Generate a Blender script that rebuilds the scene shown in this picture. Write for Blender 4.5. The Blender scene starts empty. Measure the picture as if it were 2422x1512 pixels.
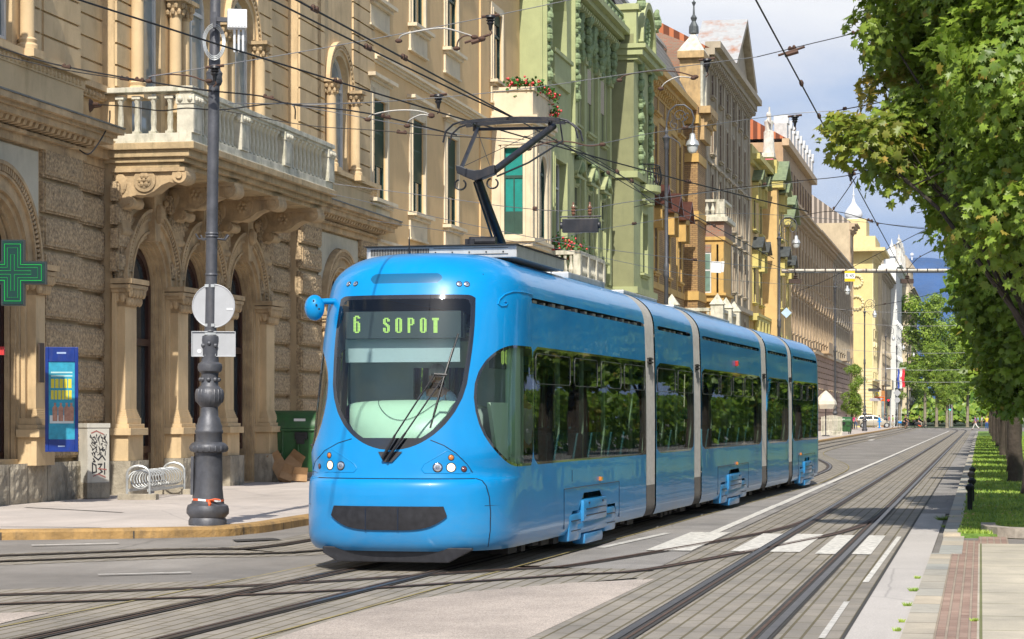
import bpy, bmesh, math, random
import numpy as np
from mathutils import Vector, Matrix
R = math.radians
random.seed(7)
scene = bpy.context.scene
COL = scene.collection
# ---------------------------------------------------------------- survey frame
F = 5300.0; CX = 1211.0; HY = 985.0; EYE = 1.65          # focal length in survey pixels, eye height in metres
SA = math.atan((2320 - CX) / F)                          # street heading, clockwise from +Y
US = Vector((math.sin(SA), math.cos(SA))); NS = Vector((math.cos(SA), -math.sin(SA)))
TF = -16.6                                               # facade line
ANG = math.pi/2 - SA                                     # rotation of the street frame (x along street, y into the houses)
def P(s, t, z=0.0):
    v = US*s + NS*t
    return Vector((v.x, v.y, z))
def gp(x, y, z=0.0):
    Y = F*(EYE - z)/(y - HY)
    return Vector(((x-CX)/F*Y, Y, z))
def fy(x, t=TF):
    return t/(NS.x*(x-CX)/F + NS.y)
def fs(x, t=TF):
    Y = fy(x, t); return US.x*(x-CX)/F*Y + US.y*Y
def fz(x, y, t=TF):
    return EYE + (HY-y)*fy(x, t)/F
def at(x, y, Y):
    return Vector(((x-CX)/F*Y, Y, EYE + (HY-y)*Y/F))
# ---------------------------------------------------------------- mesh builder
class MB:
    def __init__(s): s.v = []; s.f = []; s.m = []; s.mi = 0
    def add(s, vs, fs):
        n = len(s.v); s.v += [tuple(p) for p in vs]
        s.f += [tuple(i+n for i in f) for f in fs]; s.m += [s.mi]*len(fs)
    def box(s, x0, x1, y0, y1, z0, z1):
        s.add([(x0,y0,z0),(x1,y0,z0),(x1,y1,z0),(x0,y1,z0),(x0,y0,z1),(x1,y0,z1),(x1,y1,z1),(x0,y1,z1)],
              [(3,2,1,0),(4,5,6,7),(0,1,5,4),(1,2,6,5),(2,3,7,6),(3,0,4,7)])
    def prism(s, poly, axis, a, b):
        # poly of 2-D points extruded along axis between a and b
        def mk(p, c):
            if axis == 'x': return (c, p[0], p[1])
            if axis == 'y': return (p[0], c, p[1])
            return (p[0], p[1], c)
        n = len(poly)
        s.add([mk(p, a) for p in poly] + [mk(p, b) for p in poly],
              [tuple(range(n))[::-1], tuple(range(n, 2*n))] + [(i, (i+1) % n, n+(i+1) % n, n+i) for i in range(n)])
    def lathe(s, prof, cx=0, cy=0, cz=0, n=16, caps=True):
        vs = []; fs = []
        for r, z in prof:
            for k in range(n):
                a = 2*math.pi*k/n; vs.append((cx+r*math.cos(a), cy+r*math.sin(a), cz+z))
        for i in range(len(prof)-1):
            for k in range(n):
                fs.append((i*n+k, i*n+(k+1) % n, (i+1)*n+(k+1) % n, (i+1)*n+k))
        if caps:
            fs.append(tuple(range(n))[::-1]); fs.append(tuple(range((len(prof)-1)*n, len(prof)*n)))
        s.add(vs, fs)
    def tube(s, pts, r, n=8, closed=False):
        pts = [Vector(p) for p in pts]; N = len(pts)
        rs = r if isinstance(r, (list, tuple)) else [r]*N
        vs = []; fs = []; up = None
        for i, p in enumerate(pts):
            if closed: d = pts[(i+1) % N] - pts[i-1]
            else: d = pts[min(i+1, N-1)] - pts[max(i-1, 0)]
            if d.length < 1e-9: d = Vector((0, 0, 1))
            d.normalize()
            if up is None:
                up = d.cross(Vector((0, 0, 1)))
                if up.length < .05: up = d.cross(Vector((1, 0, 0)))
            up = (up - d*up.dot(d)).normalized(); w = d.cross(up)
            for k in range(n):
                a = 2*math.pi*k/n
                vs.append(p + (up*math.cos(a) + w*math.sin(a))*rs[i])
        M = N if closed else N-1
        for i in range(M):
            j = (i+1) % N
            for k in range(n): fs.append((i*n+k, j*n+k, j*n+(k+1) % n, i*n+(k+1) % n)[::-1])
        if not closed:
            fs.append(tuple(range(n))); fs.append(tuple(range((N-1)*n, N*n))[::-1])
        s.add(vs, fs)
    def ball(s, c, r, n=10, m=7, sc=(1,1,1)):
        vs = []; fs = []
        for i in range(1, m):
            th = math.pi*i/m
            for k in range(n):
                a = 2*math.pi*k/n
                vs.append((c[0]+r*sc[0]*math.sin(th)*math.cos(a), c[1]+r*sc[1]*math.sin(th)*math.sin(a), c[2]+r*sc[2]*math.cos(th)))
        t = len(vs); vs += [(c[0], c[1], c[2]+r*sc[2]), (c[0], c[1], c[2]-r*sc[2])]
        for i in range(m-2):
            for k in range(n): fs.append((i*n+k, (i+1)*n+k, (i+1)*n+(k+1) % n, i*n+(k+1) % n))
        for k in range(n):
            fs.append((t, k, (k+1) % n)); fs.append((t+1, (m-2)*n+(k+1) % n, (m-2)*n+k))
        s.add(vs, fs)
    def quad(s, a, b, c, d): s.add([a, b, c, d], [(0,1,2,3)])
    def build(s, name, mats, parent=None, smooth=False, label=None, loc=None, bevel=0, merge=False, ang=40):
        if not s.v: return None
        me = bpy.data.meshes.new(name); me.from_pydata(s.v, [], s.f)
        if not isinstance(mats, (list, tuple)): mats = [mats]
        for m in mats: me.materials.append(m)
        if len(mats) > 1: me.polygons.foreach_set('material_index', s.m)
        if merge:
            bm = bmesh.new(); bm.from_mesh(me); bmesh.ops.remove_doubles(bm, verts=bm.verts, dist=1e-5); bm.to_mesh(me); bm.free()
        if bevel:
            bm = bmesh.new(); bm.from_mesh(me)
            ed = [e for e in bm.edges if len(e.link_faces) == 2 and e.calc_face_angle(0) > R(30)]
            bmesh.ops.bevel(bm, geom=ed, offset=bevel, segments=2, affect='EDGES', profile=.6, clamp_overlap=True); bm.to_mesh(me); bm.free()
        if smooth:
            me.shade_smooth()
            if smooth != 'all': me.set_sharp_from_angle(angle=R(ang))
        me.update()
        o = bpy.data.objects.new(name, me); COL.objects.link(o)
        if parent: o.parent = parent
        if label: o['label'] = label
        if loc is not None: o.location = loc
        return o
def tag(o, label=None, cat=None, group=None, kind=None):
    if label: o['label'] = label
    if cat: o['category'] = cat
    if group: o['group'] = group
    if kind: o['kind'] = kind
    return o
def empty(name, loc, rz=0, label=None, cat=None, group=None):
    o = bpy.data.objects.new(name, None); COL.objects.link(o); o.empty_display_size = .3
    o.location = loc; o.rotation_euler = (0, 0, rz)
    return tag(o, label, cat, group)
def copy_tree(o, parent=None):
    c = o.copy(); COL.objects.link(c); c.parent = parent
    for ch in list(o.children): copy_tree(ch, c)
    return c
def islands(o):
    """give every separate piece of a part its own object"""
    me = o.data; n = len(me.vertices); par = list(range(n))
    def f(i):
        while par[i] != i: par[i] = par[par[i]]; i = par[i]
        return i
    for e in me.edges:
        a, b = f(e.vertices[0]), f(e.vertices[1])
        if a != b: par[a] = b
    gr = {}
    for p in me.polygons: gr.setdefault(f(p.vertices[0]), []).append(p)
    if len(gr) < 2: return [o]
    out = []
    for ps in gr.values():
        mp = {}; vs = []; fs = []
        for p in ps:
            q = []
            for i in p.vertices:
                if i not in mp: mp[i] = len(vs); vs.append(tuple(me.vertices[i].co))
                q.append(mp[i])
            fs.append(q)
        m = bpy.data.meshes.new(o.name.split('.')[0]); m.from_pydata(vs, [], fs)
        for mt in me.materials: m.materials.append(mt)
        m.shade_smooth(); m.set_sharp_from_angle(angle=R(35))
        c = bpy.data.objects.new(o.name.split('.')[0], m); COL.objects.link(c); c.parent = o.parent; out.append(c)
    bpy.data.objects.remove(o); return out
def struct(o): o['kind'] = 'structure'; return o
# ---------------------------------------------------------------- materials
def srgb(r, g, b):
    f = lambda c: (c/255/12.92) if c/255 <= .04045 else ((c/255+.055)/1.055)**2.4
    return (f(r), f(g), f(b), 1)
def new_mat(name):
    m = bpy.data.materials.new(name); m.use_nodes = True
    nt = m.node_tree; nt.nodes.clear()
    out = nt.nodes.new('ShaderNodeOutputMaterial'); b = nt.nodes.new('ShaderNodeBsdfPrincipled')
    nt.links.new(b.outputs[0], out.inputs[0])
    return m, nt, b
def L(nt, a, b): nt.links.new(a, b)
def ramp(nt, fac, stops):
    n = nt.nodes.new('ShaderNodeValToRGB'); L(nt, fac, n.inputs[0])
    e = n.color_ramp.elements
    while len(e) < len(stops): e.new(.5)
    for i, (p, c) in enumerate(stops):
        e[i].position = p; e[i].color = c if len(c) == 4 else (*c, 1)
    return n.outputs[0]
def noise(nt, scale, detail=4, vec=None, rough=.6, w=None):
    n = nt.nodes.new('ShaderNodeTexNoise'); n.inputs['Scale'].default_value = scale
    n.inputs['Detail'].default_value = detail; n.inputs['Roughness'].default_value = rough
    if vec is not None: L(nt, vec, n.inputs['Vector'])
    return n.outputs['Fac']
def objco(nt, scale=None):
    t = nt.nodes.new('ShaderNodeTexCoord'); o = t.outputs['Object']
    if scale:
        mp = nt.nodes.new('ShaderNodeMapping'); mp.inputs['Scale'].default_value = scale; L(nt, o, mp.inputs[0]); o = mp.outputs[0]
    return o
def mixc(nt, fac, a, b, mode='MIX'):
    n = nt.nodes.new('ShaderNodeMix'); n.data_type = 'RGBA'; n.blend_type = mode
    for sk, v in ((n.inputs[0], fac), (n.inputs[6], a), (n.inputs[7], b)):
        if hasattr(v, 'links'): L(nt, v, sk)
        else: sk.default_value = v if not isinstance(v, tuple) or len(v) == 4 else (*v, 1)
    return n.outputs[2]
def math_n(nt, op, a, b=0.0, c=None):
    n = nt.nodes.new('ShaderNodeMath'); n.operation = op
    for i, v in enumerate((a, b) if c is None else (a, b, c)):
        if hasattr(v, 'links'): L(nt, v, n.inputs[i])
        else: n.inputs[i].default_value = v
    return n.outputs[0]
def bump(nt, b, h, dist, strength=1.0):
    n = nt.nodes.new('ShaderNodeBump'); n.inputs['Distance'].default_value = dist; n.inputs['Strength'].default_value = strength
    L(nt, h, n.inputs['Height']); L(nt, n.outputs[0], b.inputs['Normal']); return n
def scl(c, k): return (c[0]*k, c[1]*k, c[2]*k, 1)
def M(name, c, rough=.6, metal=0, var=.12, vs=3, bs=0, bd=.004, dirt=0, dc=(.05,.04,.03,1), coat=0, spec=.5, emit=0, ds=1.0):
    """stuccoes, stones, paints: base colour with soft wear, optional stains and bump"""
    m, nt, b = new_mat(name); co = objco(nt)
    col = c
    if var:
        col = mixc(nt, ramp(nt, noise(nt, vs, 5, co), [(.3, (0,0,0)), (.7, (1,1,1))]), scl(c, 1-var), scl(c, 1+var*.8))
    if dirt:
        st = objco(nt, (1.3*ds, 1.3*ds, .35*ds))
        f = ramp(nt, noise(nt, 1.6, 7, st, .7), [(.5, (0,0,0)), (.72, (dirt, dirt, dirt))])
        col = mixc(nt, f, col, dc)
    if hasattr(col, 'links'): L(nt, col, b.inputs['Base Color'])
    else: b.inputs['Base Color'].default_value = col
    b.inputs['Roughness'].default_value = rough; b.inputs['Metallic'].default_value = metal
    b.inputs['Coat Weight'].default_value = coat; b.inputs['Coat Roughness'].default_value = .04
    b.inputs['Specular IOR Level'].default_value = spec
    if emit:
        b.inputs['Emission Color'].default_value = c; b.inputs['Emission Strength'].default_value = emit
    if bs: bump(nt, b, noise(nt, bs, 5, co), bd)
    return m
def two_tone(name, a, b_, z, **k):
    """stucco painted in two tones, lower storey and upper storeys"""
    m = M(name, a, **k); nt = m.node_tree; b = [n for n in nt.nodes if n.type == 'BSDF_PRINCIPLED'][0]
    co = objco(nt); sp = nt.nodes.new('ShaderNodeSeparateXYZ'); L(nt, co, sp.inputs[0]); f = math_n(nt, 'GREATER_THAN', sp.outputs[2], z)
    old = b.inputs['Base Color'].links[0].from_socket; k_ = tuple(y/x for x, y in zip(a[:3], b_[:3]))+(1,)
    L(nt, mixc(nt, f, old, mixc(nt, 1.0, old, k_, 'MULTIPLY')), b.inputs['Base Color']); return m
def glass(name, tint, rough=.01, gl=(.9,.95,1,1), ior=1.5):
    m = bpy.data.materials.new(name); m.use_nodes = True; nt = m.node_tree; nt.nodes.clear()
    out = nt.nodes.new('ShaderNodeOutputMaterial'); mx = nt.nodes.new('ShaderNodeMixShader')
    tr = nt.nodes.new('ShaderNodeBsdfTransparent'); gs = nt.nodes.new('ShaderNodeBsdfGlossy'); fr = nt.nodes.new('ShaderNodeFresnel')
    tr.inputs[0].default_value = tint; gs.inputs[0].default_value = gl; gs.inputs['Roughness'].default_value = rough; fr.inputs[0].default_value = ior
    L(nt, fr.outputs[0], mx.inputs[0]); L(nt, tr.outputs[0], mx.inputs[1]); L(nt, gs.outputs[0], mx.inputs[2]); L(nt, mx.outputs[0], out.inputs[0])
    return m
def dark_pane(name, c, rough=.04):
    m, nt, b = new_mat(name); co = objco(nt)
    col = mixc(nt, ramp(nt, noise(nt, .8, 3, co), [(.35,(0,0,0)),(.65,(1,1,1))]), scl(c,.6), scl(c,1.5)); L(nt, col, b.inputs['Base Color'])
    b.inputs['Roughness'].default_value = rough; b.inputs['Specular IOR Level'].default_value = .6
    bump(nt, b, noise(nt, 1.2, 1, co), .01, .25)
    return m
# ---------------------------------------------------------------- camera, light, sky
cam = bpy.data.cameras.new('camera'); co_ = bpy.data.objects.new('camera', cam); COL.objects.link(co_)
cam.sensor_width = 36; cam.lens = 36*F/2422; cam.shift_y = (HY-756)/2422; cam.clip_end = 20000; cam.clip_start = .5
co_.location = (0, 0, EYE); co_.rotation_euler = (R(90), 0, 0); scene.camera = co_
SUN_EL = R(46); SUN_AZ = SA + R(-6)     # light travels along this heading (from behind the camera)
sun = bpy.data.lights.new('sun', 'SUN'); sun.energy = 4.2; sun.angle = R(.6); sun.color = (1, .94, .84)
so = bpy.data.objects.new('sun', sun); COL.objects.link(so)
ld = Vector((math.sin(SUN_AZ)*math.cos(SUN_EL), math.cos(SUN_AZ)*math.cos(SUN_EL), -math.sin(SUN_EL)))
so.rotation_euler = ld.to_track_quat('-Z', 'Y').to_euler(); so.location = (0, -20, 40)
w = bpy.data.worlds.new('World'); scene.world = w; w.use_nodes = True; nt = w.node_tree; nt.nodes.clear()
wo = nt.nodes.new('ShaderNodeOutputWorld'); bg = nt.nodes.new('ShaderNodeBackground'); L(nt, bg.outputs[0], wo.inputs[0])
sky = nt.nodes.new('ShaderNodeTexSky'); sky.sky_type = 'NISHITA'; sky.sun_disc = False
sky.sun_elevation = SUN_EL; sky.sun_rotation = SUN_AZ + math.pi; sky.dust_density = 1.0; sky.ozone_density = 1.5
tc = nt.nodes.new('ShaderNodeTexCoord'); mp = nt.nodes.new('ShaderNodeMapping'); mp.inputs['Scale'].default_value = (1, 1, 2.6)
L(nt, tc.outputs['Generated'], mp.inputs[0])
n1 = noise(nt, 3.3, 9, mp.outputs[0], .56)
mp2 = nt.nodes.new('ShaderNodeMapping'); mp2.inputs['Scale'].default_value = (1, 1, 2.2); mp2.inputs['Location'].default_value = (4.2, 1.7, .6)
L(nt, tc.outputs['Generated'], mp2.inputs[0])
n2 = noise(nt, 6.5, 7, mp2.outputs[0], .55)
sep = nt.nodes.new('ShaderNodeSeparateXYZ'); L(nt, tc.outputs['Generated'], sep.inputs[0])
h = math_n(nt, 'ADD', sep.outputs[2], math_n(nt, 'MULTIPLY', math_n(nt, 'SUBTRACT', n2, .5), .16))
# storm bank low over the hills, white cloud above it
K = 6.1
bank = ramp(nt, h, [(0, scl(srgb(94,137,200), K)), (.05, scl(srgb(100,141,205), K)), (.085, scl(srgb(112,152,212), K)), (.115, scl(srgb(156,183,222), K)), (.145, scl(srgb(214,221,235), K)), (.18, scl(srgb(240,242,246), K))])
bank = mixc(nt, ramp(nt, n1, [(.35,(0,0,0)),(.7,(.38,.38,.38))]), bank, scl(srgb(236,238,244), K))
clear = sky.outputs[0]
fac = ramp(nt, math_n(nt, 'ADD', n1, math_n(nt, 'MULTIPLY', math_n(nt, 'SUBTRACT', .4, sep.outputs[2]), .5)), [(.42,(0,0,0)), (.56,(1,1,1))])
L(nt, mixc(nt, fac, clear, bank), bg.inputs[0]); bg.inputs[1].default_value = .125
vs = scene.view_settings; scene.display_settings.display_device = 'sRGB'
vs.view_transform = 'Standard'; vs.look = 'None'; vs.exposure = EXPO if 'EXPO' in globals() else .5; vs.gamma = 1
scene.render.engine = 'CYCLES'
# ---------------------------------------------------------------- ground materials
def paving_mat(name, c, c2, bw, bh, joint, jc, bd=.004, rough=.8, off=.5):
    m, nt, b = new_mat(name); co = objco(nt)
    br = nt.nodes.new('ShaderNodeTexBrick'); L(nt, co, br.inputs['Vector'])
    br.inputs['Scale'].default_value = 1; br.inputs['Brick Width'].default_value = bw; br.inputs['Row Height'].default_value = bh
    br.inputs['Mortar Size'].default_value = joint; br.inputs['Mortar Smooth'].default_value = .2; br.offset = off; br.inputs['Bias'].default_value = 0
    br.inputs['Color1'].default_value = c; br.inputs['Color2'].default_value = c2; br.inputs['Mortar'].default_value = jc
    n = noise(nt, .9, 6, co, .7); n3 = noise(nt, 60, 3, co)
    col = mixc(nt, ramp(nt, n, [(.3,(0,0,0)),(.7,(1,1,1))]), scl((.7,.7,.7),1), (1.18,1.15,1.1,1))
    col = mixc(nt, 1.0, br.outputs['Color'], col, 'MULTIPLY')
    col = mixc(nt, .5, col, mixc(nt, n3, (.55,.55,.55,1), (1.4,1.4,1.4,1)), 'MULTIPLY')
    L(nt, col, b.inputs['Base Color']); b.inputs['Roughness'].default_value = rough
    hgt = math_n(nt, 'ADD', math_n(nt, 'MULTIPLY', math_n(nt, 'SUBTRACT', 1.0, br.outputs['Fac']), 1.0), math_n(nt, 'MULTIPLY', n3, .35))
    bump(nt, b, hgt, bd); return m
def asphalt_mat(name, c, k=1.0, speck=.6, patch=.42):
    m, nt, b = new_mat(name); co = objco(nt)
    n = noise(nt, .35*k, 7, co, .7); n2_ = noise(nt, 90, 2, co); st = noise(nt, 1.0, 5, objco(nt, (.25, 2.2, 1)), .6)
    col = mixc(nt, ramp(nt, n, [(.3,(0,0,0)),(.7,(1,1,1))]), scl(c, 1-patch), scl(c, 1+patch*.6))
    col = mixc(nt, ramp(nt, st, [(.5,(0,0,0)),(.75,(.5,.5,.5))]), col, scl(c, .7))
    col = mixc(nt, speck, col, mixc(nt, ramp(nt, n2_, [(.35,(0,0,0)),(.65,(1,1,1))]), (.55,.55,.55,1), (1.5,1.48,1.45,1)), 'MULTIPLY')
    # hairline cracks and tar seams
    vo = nt.nodes.new('ShaderNodeTexVoronoi'); vo.feature = 'DISTANCE_TO_EDGE'; vo.inputs['Scale'].default_value = .22
    wv = nt.nodes.new('ShaderNodeMix'); wv.data_type = 'RGBA'; wv.inputs[0].default_value = .12; L(nt, co, wv.inputs[6])
    nn = nt.nodes.new('ShaderNodeTexNoise'); nn.inputs['Scale'].default_value = 1.3; nn.inputs['Detail'].default_value = 5; L(nt, co, nn.inputs['Vector']); L(nt, nn.outputs['Color'], wv.inputs[7]); L(nt, wv.outputs[2], vo.inputs['Vector'])
    col = mixc(nt, ramp(nt, vo.outputs['Distance'], [(.001,(.5,.5,.5)),(.0035,(0,0,0))]), col, scl(c,.45))
    L(nt, col, b.inputs['Base Color']); b.inputs['Roughness'].default_value = .85
    bump(nt, b, n2_, .004, .8); return m
G_road = asphalt_mat('asphalt', (.215,.20,.182,1))
G_old = asphalt_mat('old_asphalt', (.25,.235,.22,1), 1.3)
G_pink = asphalt_mat('pink_aggregate', (.40,.345,.30,1), 1.5, .8, .34)
G_pave = asphalt_mat('pavement_asphalt', (.47,.42,.38,1), .9, .35, .22)
G_conc = asphalt_mat('concrete_strip', (.44,.41,.38,1), 1.2, .3, .12)
G_sett = paving_mat('track_slabs', (.235,.215,.185,1), (.275,.25,.215,1), .62, .145, .012, (.13,.11,.06,1), .006)
G_slab = paving_mat('aggregate_slabs', (.42,.385,.31,1), (.47,.43,.35,1), 1.25, .8, .012, (.16,.17,.07,1), .006, off=0)
G_brick = paving_mat('small_red_setts', (.26,.165,.13,1), (.36,.25,.20,1), .16, .085, .012, (.33,.27,.21,1), .012, off=.5)
G_kerb = paving_mat('kerb_stone_light', (.46,.40,.31,1), (.33,.34,.32,1), .9, 5, .012, (.1,.09,.06,1), .006, off=0)
G_kerbo = M('kerb_stone_ochre', (.36,.22,.08,1), .85, var=.35, vs=2.5, bs=14, bd=.02, dirt=.7, dc=(.09,.075,.055,1), ds=2)
G_white = M('road_paint', (.60,.575,.52,1), .7, var=.35, vs=14, dirt=1.0, dc=(.3,.29,.27,1), ds=3)
G_worn = M('worn_road_paint', (.5,.48,.44,1), .7, var=.3, vs=9, dirt=.9, dc=(.23,.22,.2,1), ds=4)
G_rail = M('rail_steel', (.15,.13,.12,1), .38, .75, var=.3, vs=5)
G_rust = M('rail_rust', (.10,.062,.045,1), .7, .2, var=.4, vs=6, bs=30)
G_dark = M('tar_joint', (.045,.042,.038,1), .8, var=.3, vs=8)
m, nt, b = new_mat('grass_blades'); co = objco(nt)
L(nt, mixc(nt, ramp(nt, noise(nt, 1.6, 6, co), [(.35,(0,0,0)),(.65,(1,1,1))]), (.11,.22,.025,1), (.36,.46,.07,1)), b.inputs['Base Color']); b.inputs['Roughness'].default_value = .6; G_grass = m
G_soil = M('lawn_base', (.15,.26,.045,1), .95, var=.5, vs=4, bs=30, bd=.02)
# ---------------------------------------------------------------- ground sheets
SF = dict(loc=(0,0,0), rz=ANG)
def sheet(name, pts, z, mat, frame=True):
    """flat polygon; pts in world xy; mesh stored in the street frame so that paving runs along the street"""
    mb = MB(); ca, sa = math.cos(-ANG), math.sin(-ANG)
    q = [(p[0]*ca - p[1]*sa, p[0]*sa + p[1]*ca, z) for p in pts]
    a = sum(q[i][0]*q[(i+1) % len(q)][1]-q[(i+1) % len(q)][0]*q[i][1] for i in range(len(q)))
    if a < 0: q = q[::-1]
    mb.add(q, [tuple(range(len(q)))]); o = mb.build(name, mat); o.rotation_euler = (0,0,ANG); o['kind'] = 'structure'; return o
def strip_st(name, s0, s1, t0, t1, z, mat):
    return sheet(name, [P(s0,t0), P(s1,t0), P(s1,t1), P(s0,t1)], z, mat)
sheet('ground', [(-3000,-300), (4000,-300), (6000,9000), (-3000,9000)], -.012, G_road)
def ribbon(name, pts, w, z, mat, kind=True, offs=0):
    mb = MB(); n = len(pts); A = []; B = []
    for i, p in enumerate(pts):
        d = (Vector(pts[min(i+1,n-1)][:2]) - Vector(pts[max(i-1,0)][:2])).normalized(); nn = Vector((-d.y, d.x))
        c = Vector(p[:2]) + nn*offs
        A.append((*(c+nn*w/2), z)); B.append((*(c-nn*w/2), z))
    for i in range(n-1): mb.quad(B[i], B[i+1], A[i+1], A[i])
    o = mb.build(name, mat, merge=True)
    if kind: o['kind'] = 'structure'
    return o
def smooth(pts, k=6):
    """Catmull-Rom through 2-D points"""
    pts = [Vector(p[:2]) for p in pts]; out = []
    for i in range(len(pts)-1):
        a = pts[max(i-1,0)]; b_ = pts[i]; c = pts[i+1]; d = pts[min(i+2, len(pts)-1)]
        for j in range(k):
            t = j/k; out.append(.5*((2*b_)+(c-a)*t+(2*a-5*b_+4*c-d)*t*t+(3*b_-a-3*c+d)*t**3))
    return out + [pts[-1]]
C0 = Vector((-2.19, 20.15)); TA = math.atan(.2469); TV = Vector((math.sin(TA), math.cos(TA))); TW = Vector((-TV.y, TV.x))
def gpl(lst): return [gp(x, y) for x, y in lst]
# centre lines (2-D) of the tracks
def offset(pts, o):
    r = []; n = len(pts)
    for i, p in enumerate(pts):
        d = (Vector(pts[min(i+1,n-1)][:2]) - Vector(pts[max(i-1,0)][:2])).normalized()
        r.append(Vector(p[:2]) + Vector((-d.y, d.x))*o)
    return r
trk_main = [P(s, -2.1).xy for s in range(6, 260, 8)] + [P(s, -2.1-(s-260)**2*.0012).xy for s in range(262, 400, 12)]
tc_ = [C0 + TV*k for k in (-12, -6)] + [C0+TV*k for k in range(0, 38, 3)]
tc_ += [P(s, t).xy for s, t in ((64,-5.05),(70,-5.15),(76,-5.5),(82,-6.1),(90,-7.0),(98,-7.8),(108,-8.3),(130,-8.55),(170,-8.6),(230,-8.7),(300,-9.3),(360,-10.5))]
trk_tram = smooth(tc_, 4)
up_ = [(-900,1432),(-400,1420),(0,1406),(400,1392),(787,1374),(1210,1345.5),(1434,1331),(1669,1298)]
lo_ = [(-900,1464),(-400,1449),(0,1434),(400,1420),(787,1401.5),(1210,1373.5),(1490,1351),(1714,1326)]
br = smooth([((gp(*a)+gp(*b_))/2).xy for a, b_ in zip(up_, lo_)], 6)
e = br[-1]; br_end = [P(s, t).xy for s, t in ((30.3,-2.72),(33.5,-2.3),(37,-2.13),(41,-2.1))]
trk_branch = smooth([p for p in br[:-4]][::4] + br_end, 6)
trk_left = smooth([((gp(*a)+gp(*b_))/2).xy for a, b_ in (((-900,1340),(-900,1362)),((-300,1322),(-300,1342)),((0,1312),(0,1331)),((400,1297),(400,1316)),((750,1281),(750,1301)))] + [P(s,t).xy for s,t in ((38,-8.6),(46,-7.9),(60,-7.9),(90,-8.1),(110,-8.3))], 6)
# paved beds of the tracks
for i, (tr, w_) in enumerate(((trk_left, 2.0), (trk_branch, 2.1), (trk_tram, 2.2))):
    n = len(tr); mb = MB(); a = offset(tr, w_/2); b_ = offset(tr, -w_/2)
    ca, sa = math.cos(-ANG), math.sin(-ANG); z = -.008 + i*.003
    rt = lambda p: (p[0]*ca - p[1]*sa, p[0]*sa + p[1]*ca, z)
    for k in range(n-1): mb.quad(rt(b_[k]), rt(b_[k+1]), rt(a[k+1]), rt(a[k]))
    o = mb.build('track_bed', G_sett, merge=True); o.rotation_euler = (0,0,ANG); struct(o)
o = strip_st('track_bed', 8, 258, -3.42, -1.0, .0035, G_sett)
sheet('paved_wedge', gpl([(0,1512),(650,1512),(880,1440),(1100,1402),(1350,1380),(1560,1362),(1500,1340),(1100,1352),(787,1360),(0,1395),(-500,1420),(-500,1512)]), .0005, G_sett)
sheet('asphalt_island', [gp(640,1516).xy, gp(760,1476).xy, gp(880,1441).xy, gp(985,1418).xy, gp(1110,1401).xy, gp(1350,1380).xy, gp(1548,1371).xy, gp(1240,1516).xy, gp(1000,1700).xy, gp(400,1700).xy], .006, G_pink)
sheet('asphalt_island', gpl([(-600,1480),(0,1452),(70,1449),(118,1451),(60,1462),(0,1477),(-600,1520)]), .006, G_pink)
strip_st('worn_lane', 24, 56, -4.75, -3.45, .001, G_old)
sheet('asphalt_patch', gpl([(1520,1212),(1610,1207),(1690,1213),(1600,1219)]), .006, G_dark)
# rails
def rails(tr, nm, z, lab, g=1.0, mat=None):
    for sgn in (1, -1):
        c = offset(tr, sgn*g/2)
        ribbon('tram_rail', c, .19, z, G_dark)
        ribbon('tram_rail', c, .066, z+.007, mat or G_rail, offs=.035*sgn)
        ribbon('tram_rail', c, .028, z+.005, G_rust, offs=-.045*sgn)
rails(trk_left, 'a', .0045, ''); rails(trk_branch, 'b', .008, '', mat=G_rust); rails(trk_tram, 'c', .0115, ''); rails(trk_main, 'd', .015, '')
# yellow mossy edge and joints of the curved bed
for o_ in (1.12, -1.12): ribbon('moss_joint', offset(trk_tram, o_), .03, .0075, M('moss', (.26,.21,.08,1), .9, var=.3))
# painted markings
for t0, t1, s0, s1 in ((-4.02,-3.46,27.2,31.6), (-2.98,-2.14,27.2,31.4), (-1.94,-1.28,26.9,31.2)):
    strip_st('crossing_bar', s0, s1, t0, t1, .012, G_white)
for k in range(0, 18):
    p = P(30+k*12.6, -3.72+.009*k*.9)
    strip_st('lane_line', 29+k*12.5, 29+(k+1)*12.5, -3.76+.012*k, -3.62+.012*k, .0095, G_white)
ribbon('faded_line', gpl([(1943,1512),(2003,1425)]), .05, .0085, G_worn); ribbon('faded_line', gpl([(2047,1379),(2127,1271)]), .06, .0085, G_white)
ribbon('faded_line', gpl([(75,1291),(280,1286)]), .10, .0085, G_white); ribbon('lane_dash', gpl([(232,1360.5),(452,1355)]), .09, .0085, G_worn)
ribbon('lane_dash', gpl([(2053,1034),(2072,1031)]), .3, .0085, G_white); ribbon('lane_dash', gpl([(2057,1042.5),(2066,1040)]), .3, .0085, G_white)
ribbon('faded_line', gpl([(1420,1297),(1580,1262)]), .12, .0085, G_worn)
for k in range(9):                                                        # far crossing, two dashed rows
    for y in (1014.2, 1016.9): ribbon('crossing_dash', gpl([(2120+k*24, y),(2134+k*24, y+.2)]), 1.7, .0095, G_white)
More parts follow.
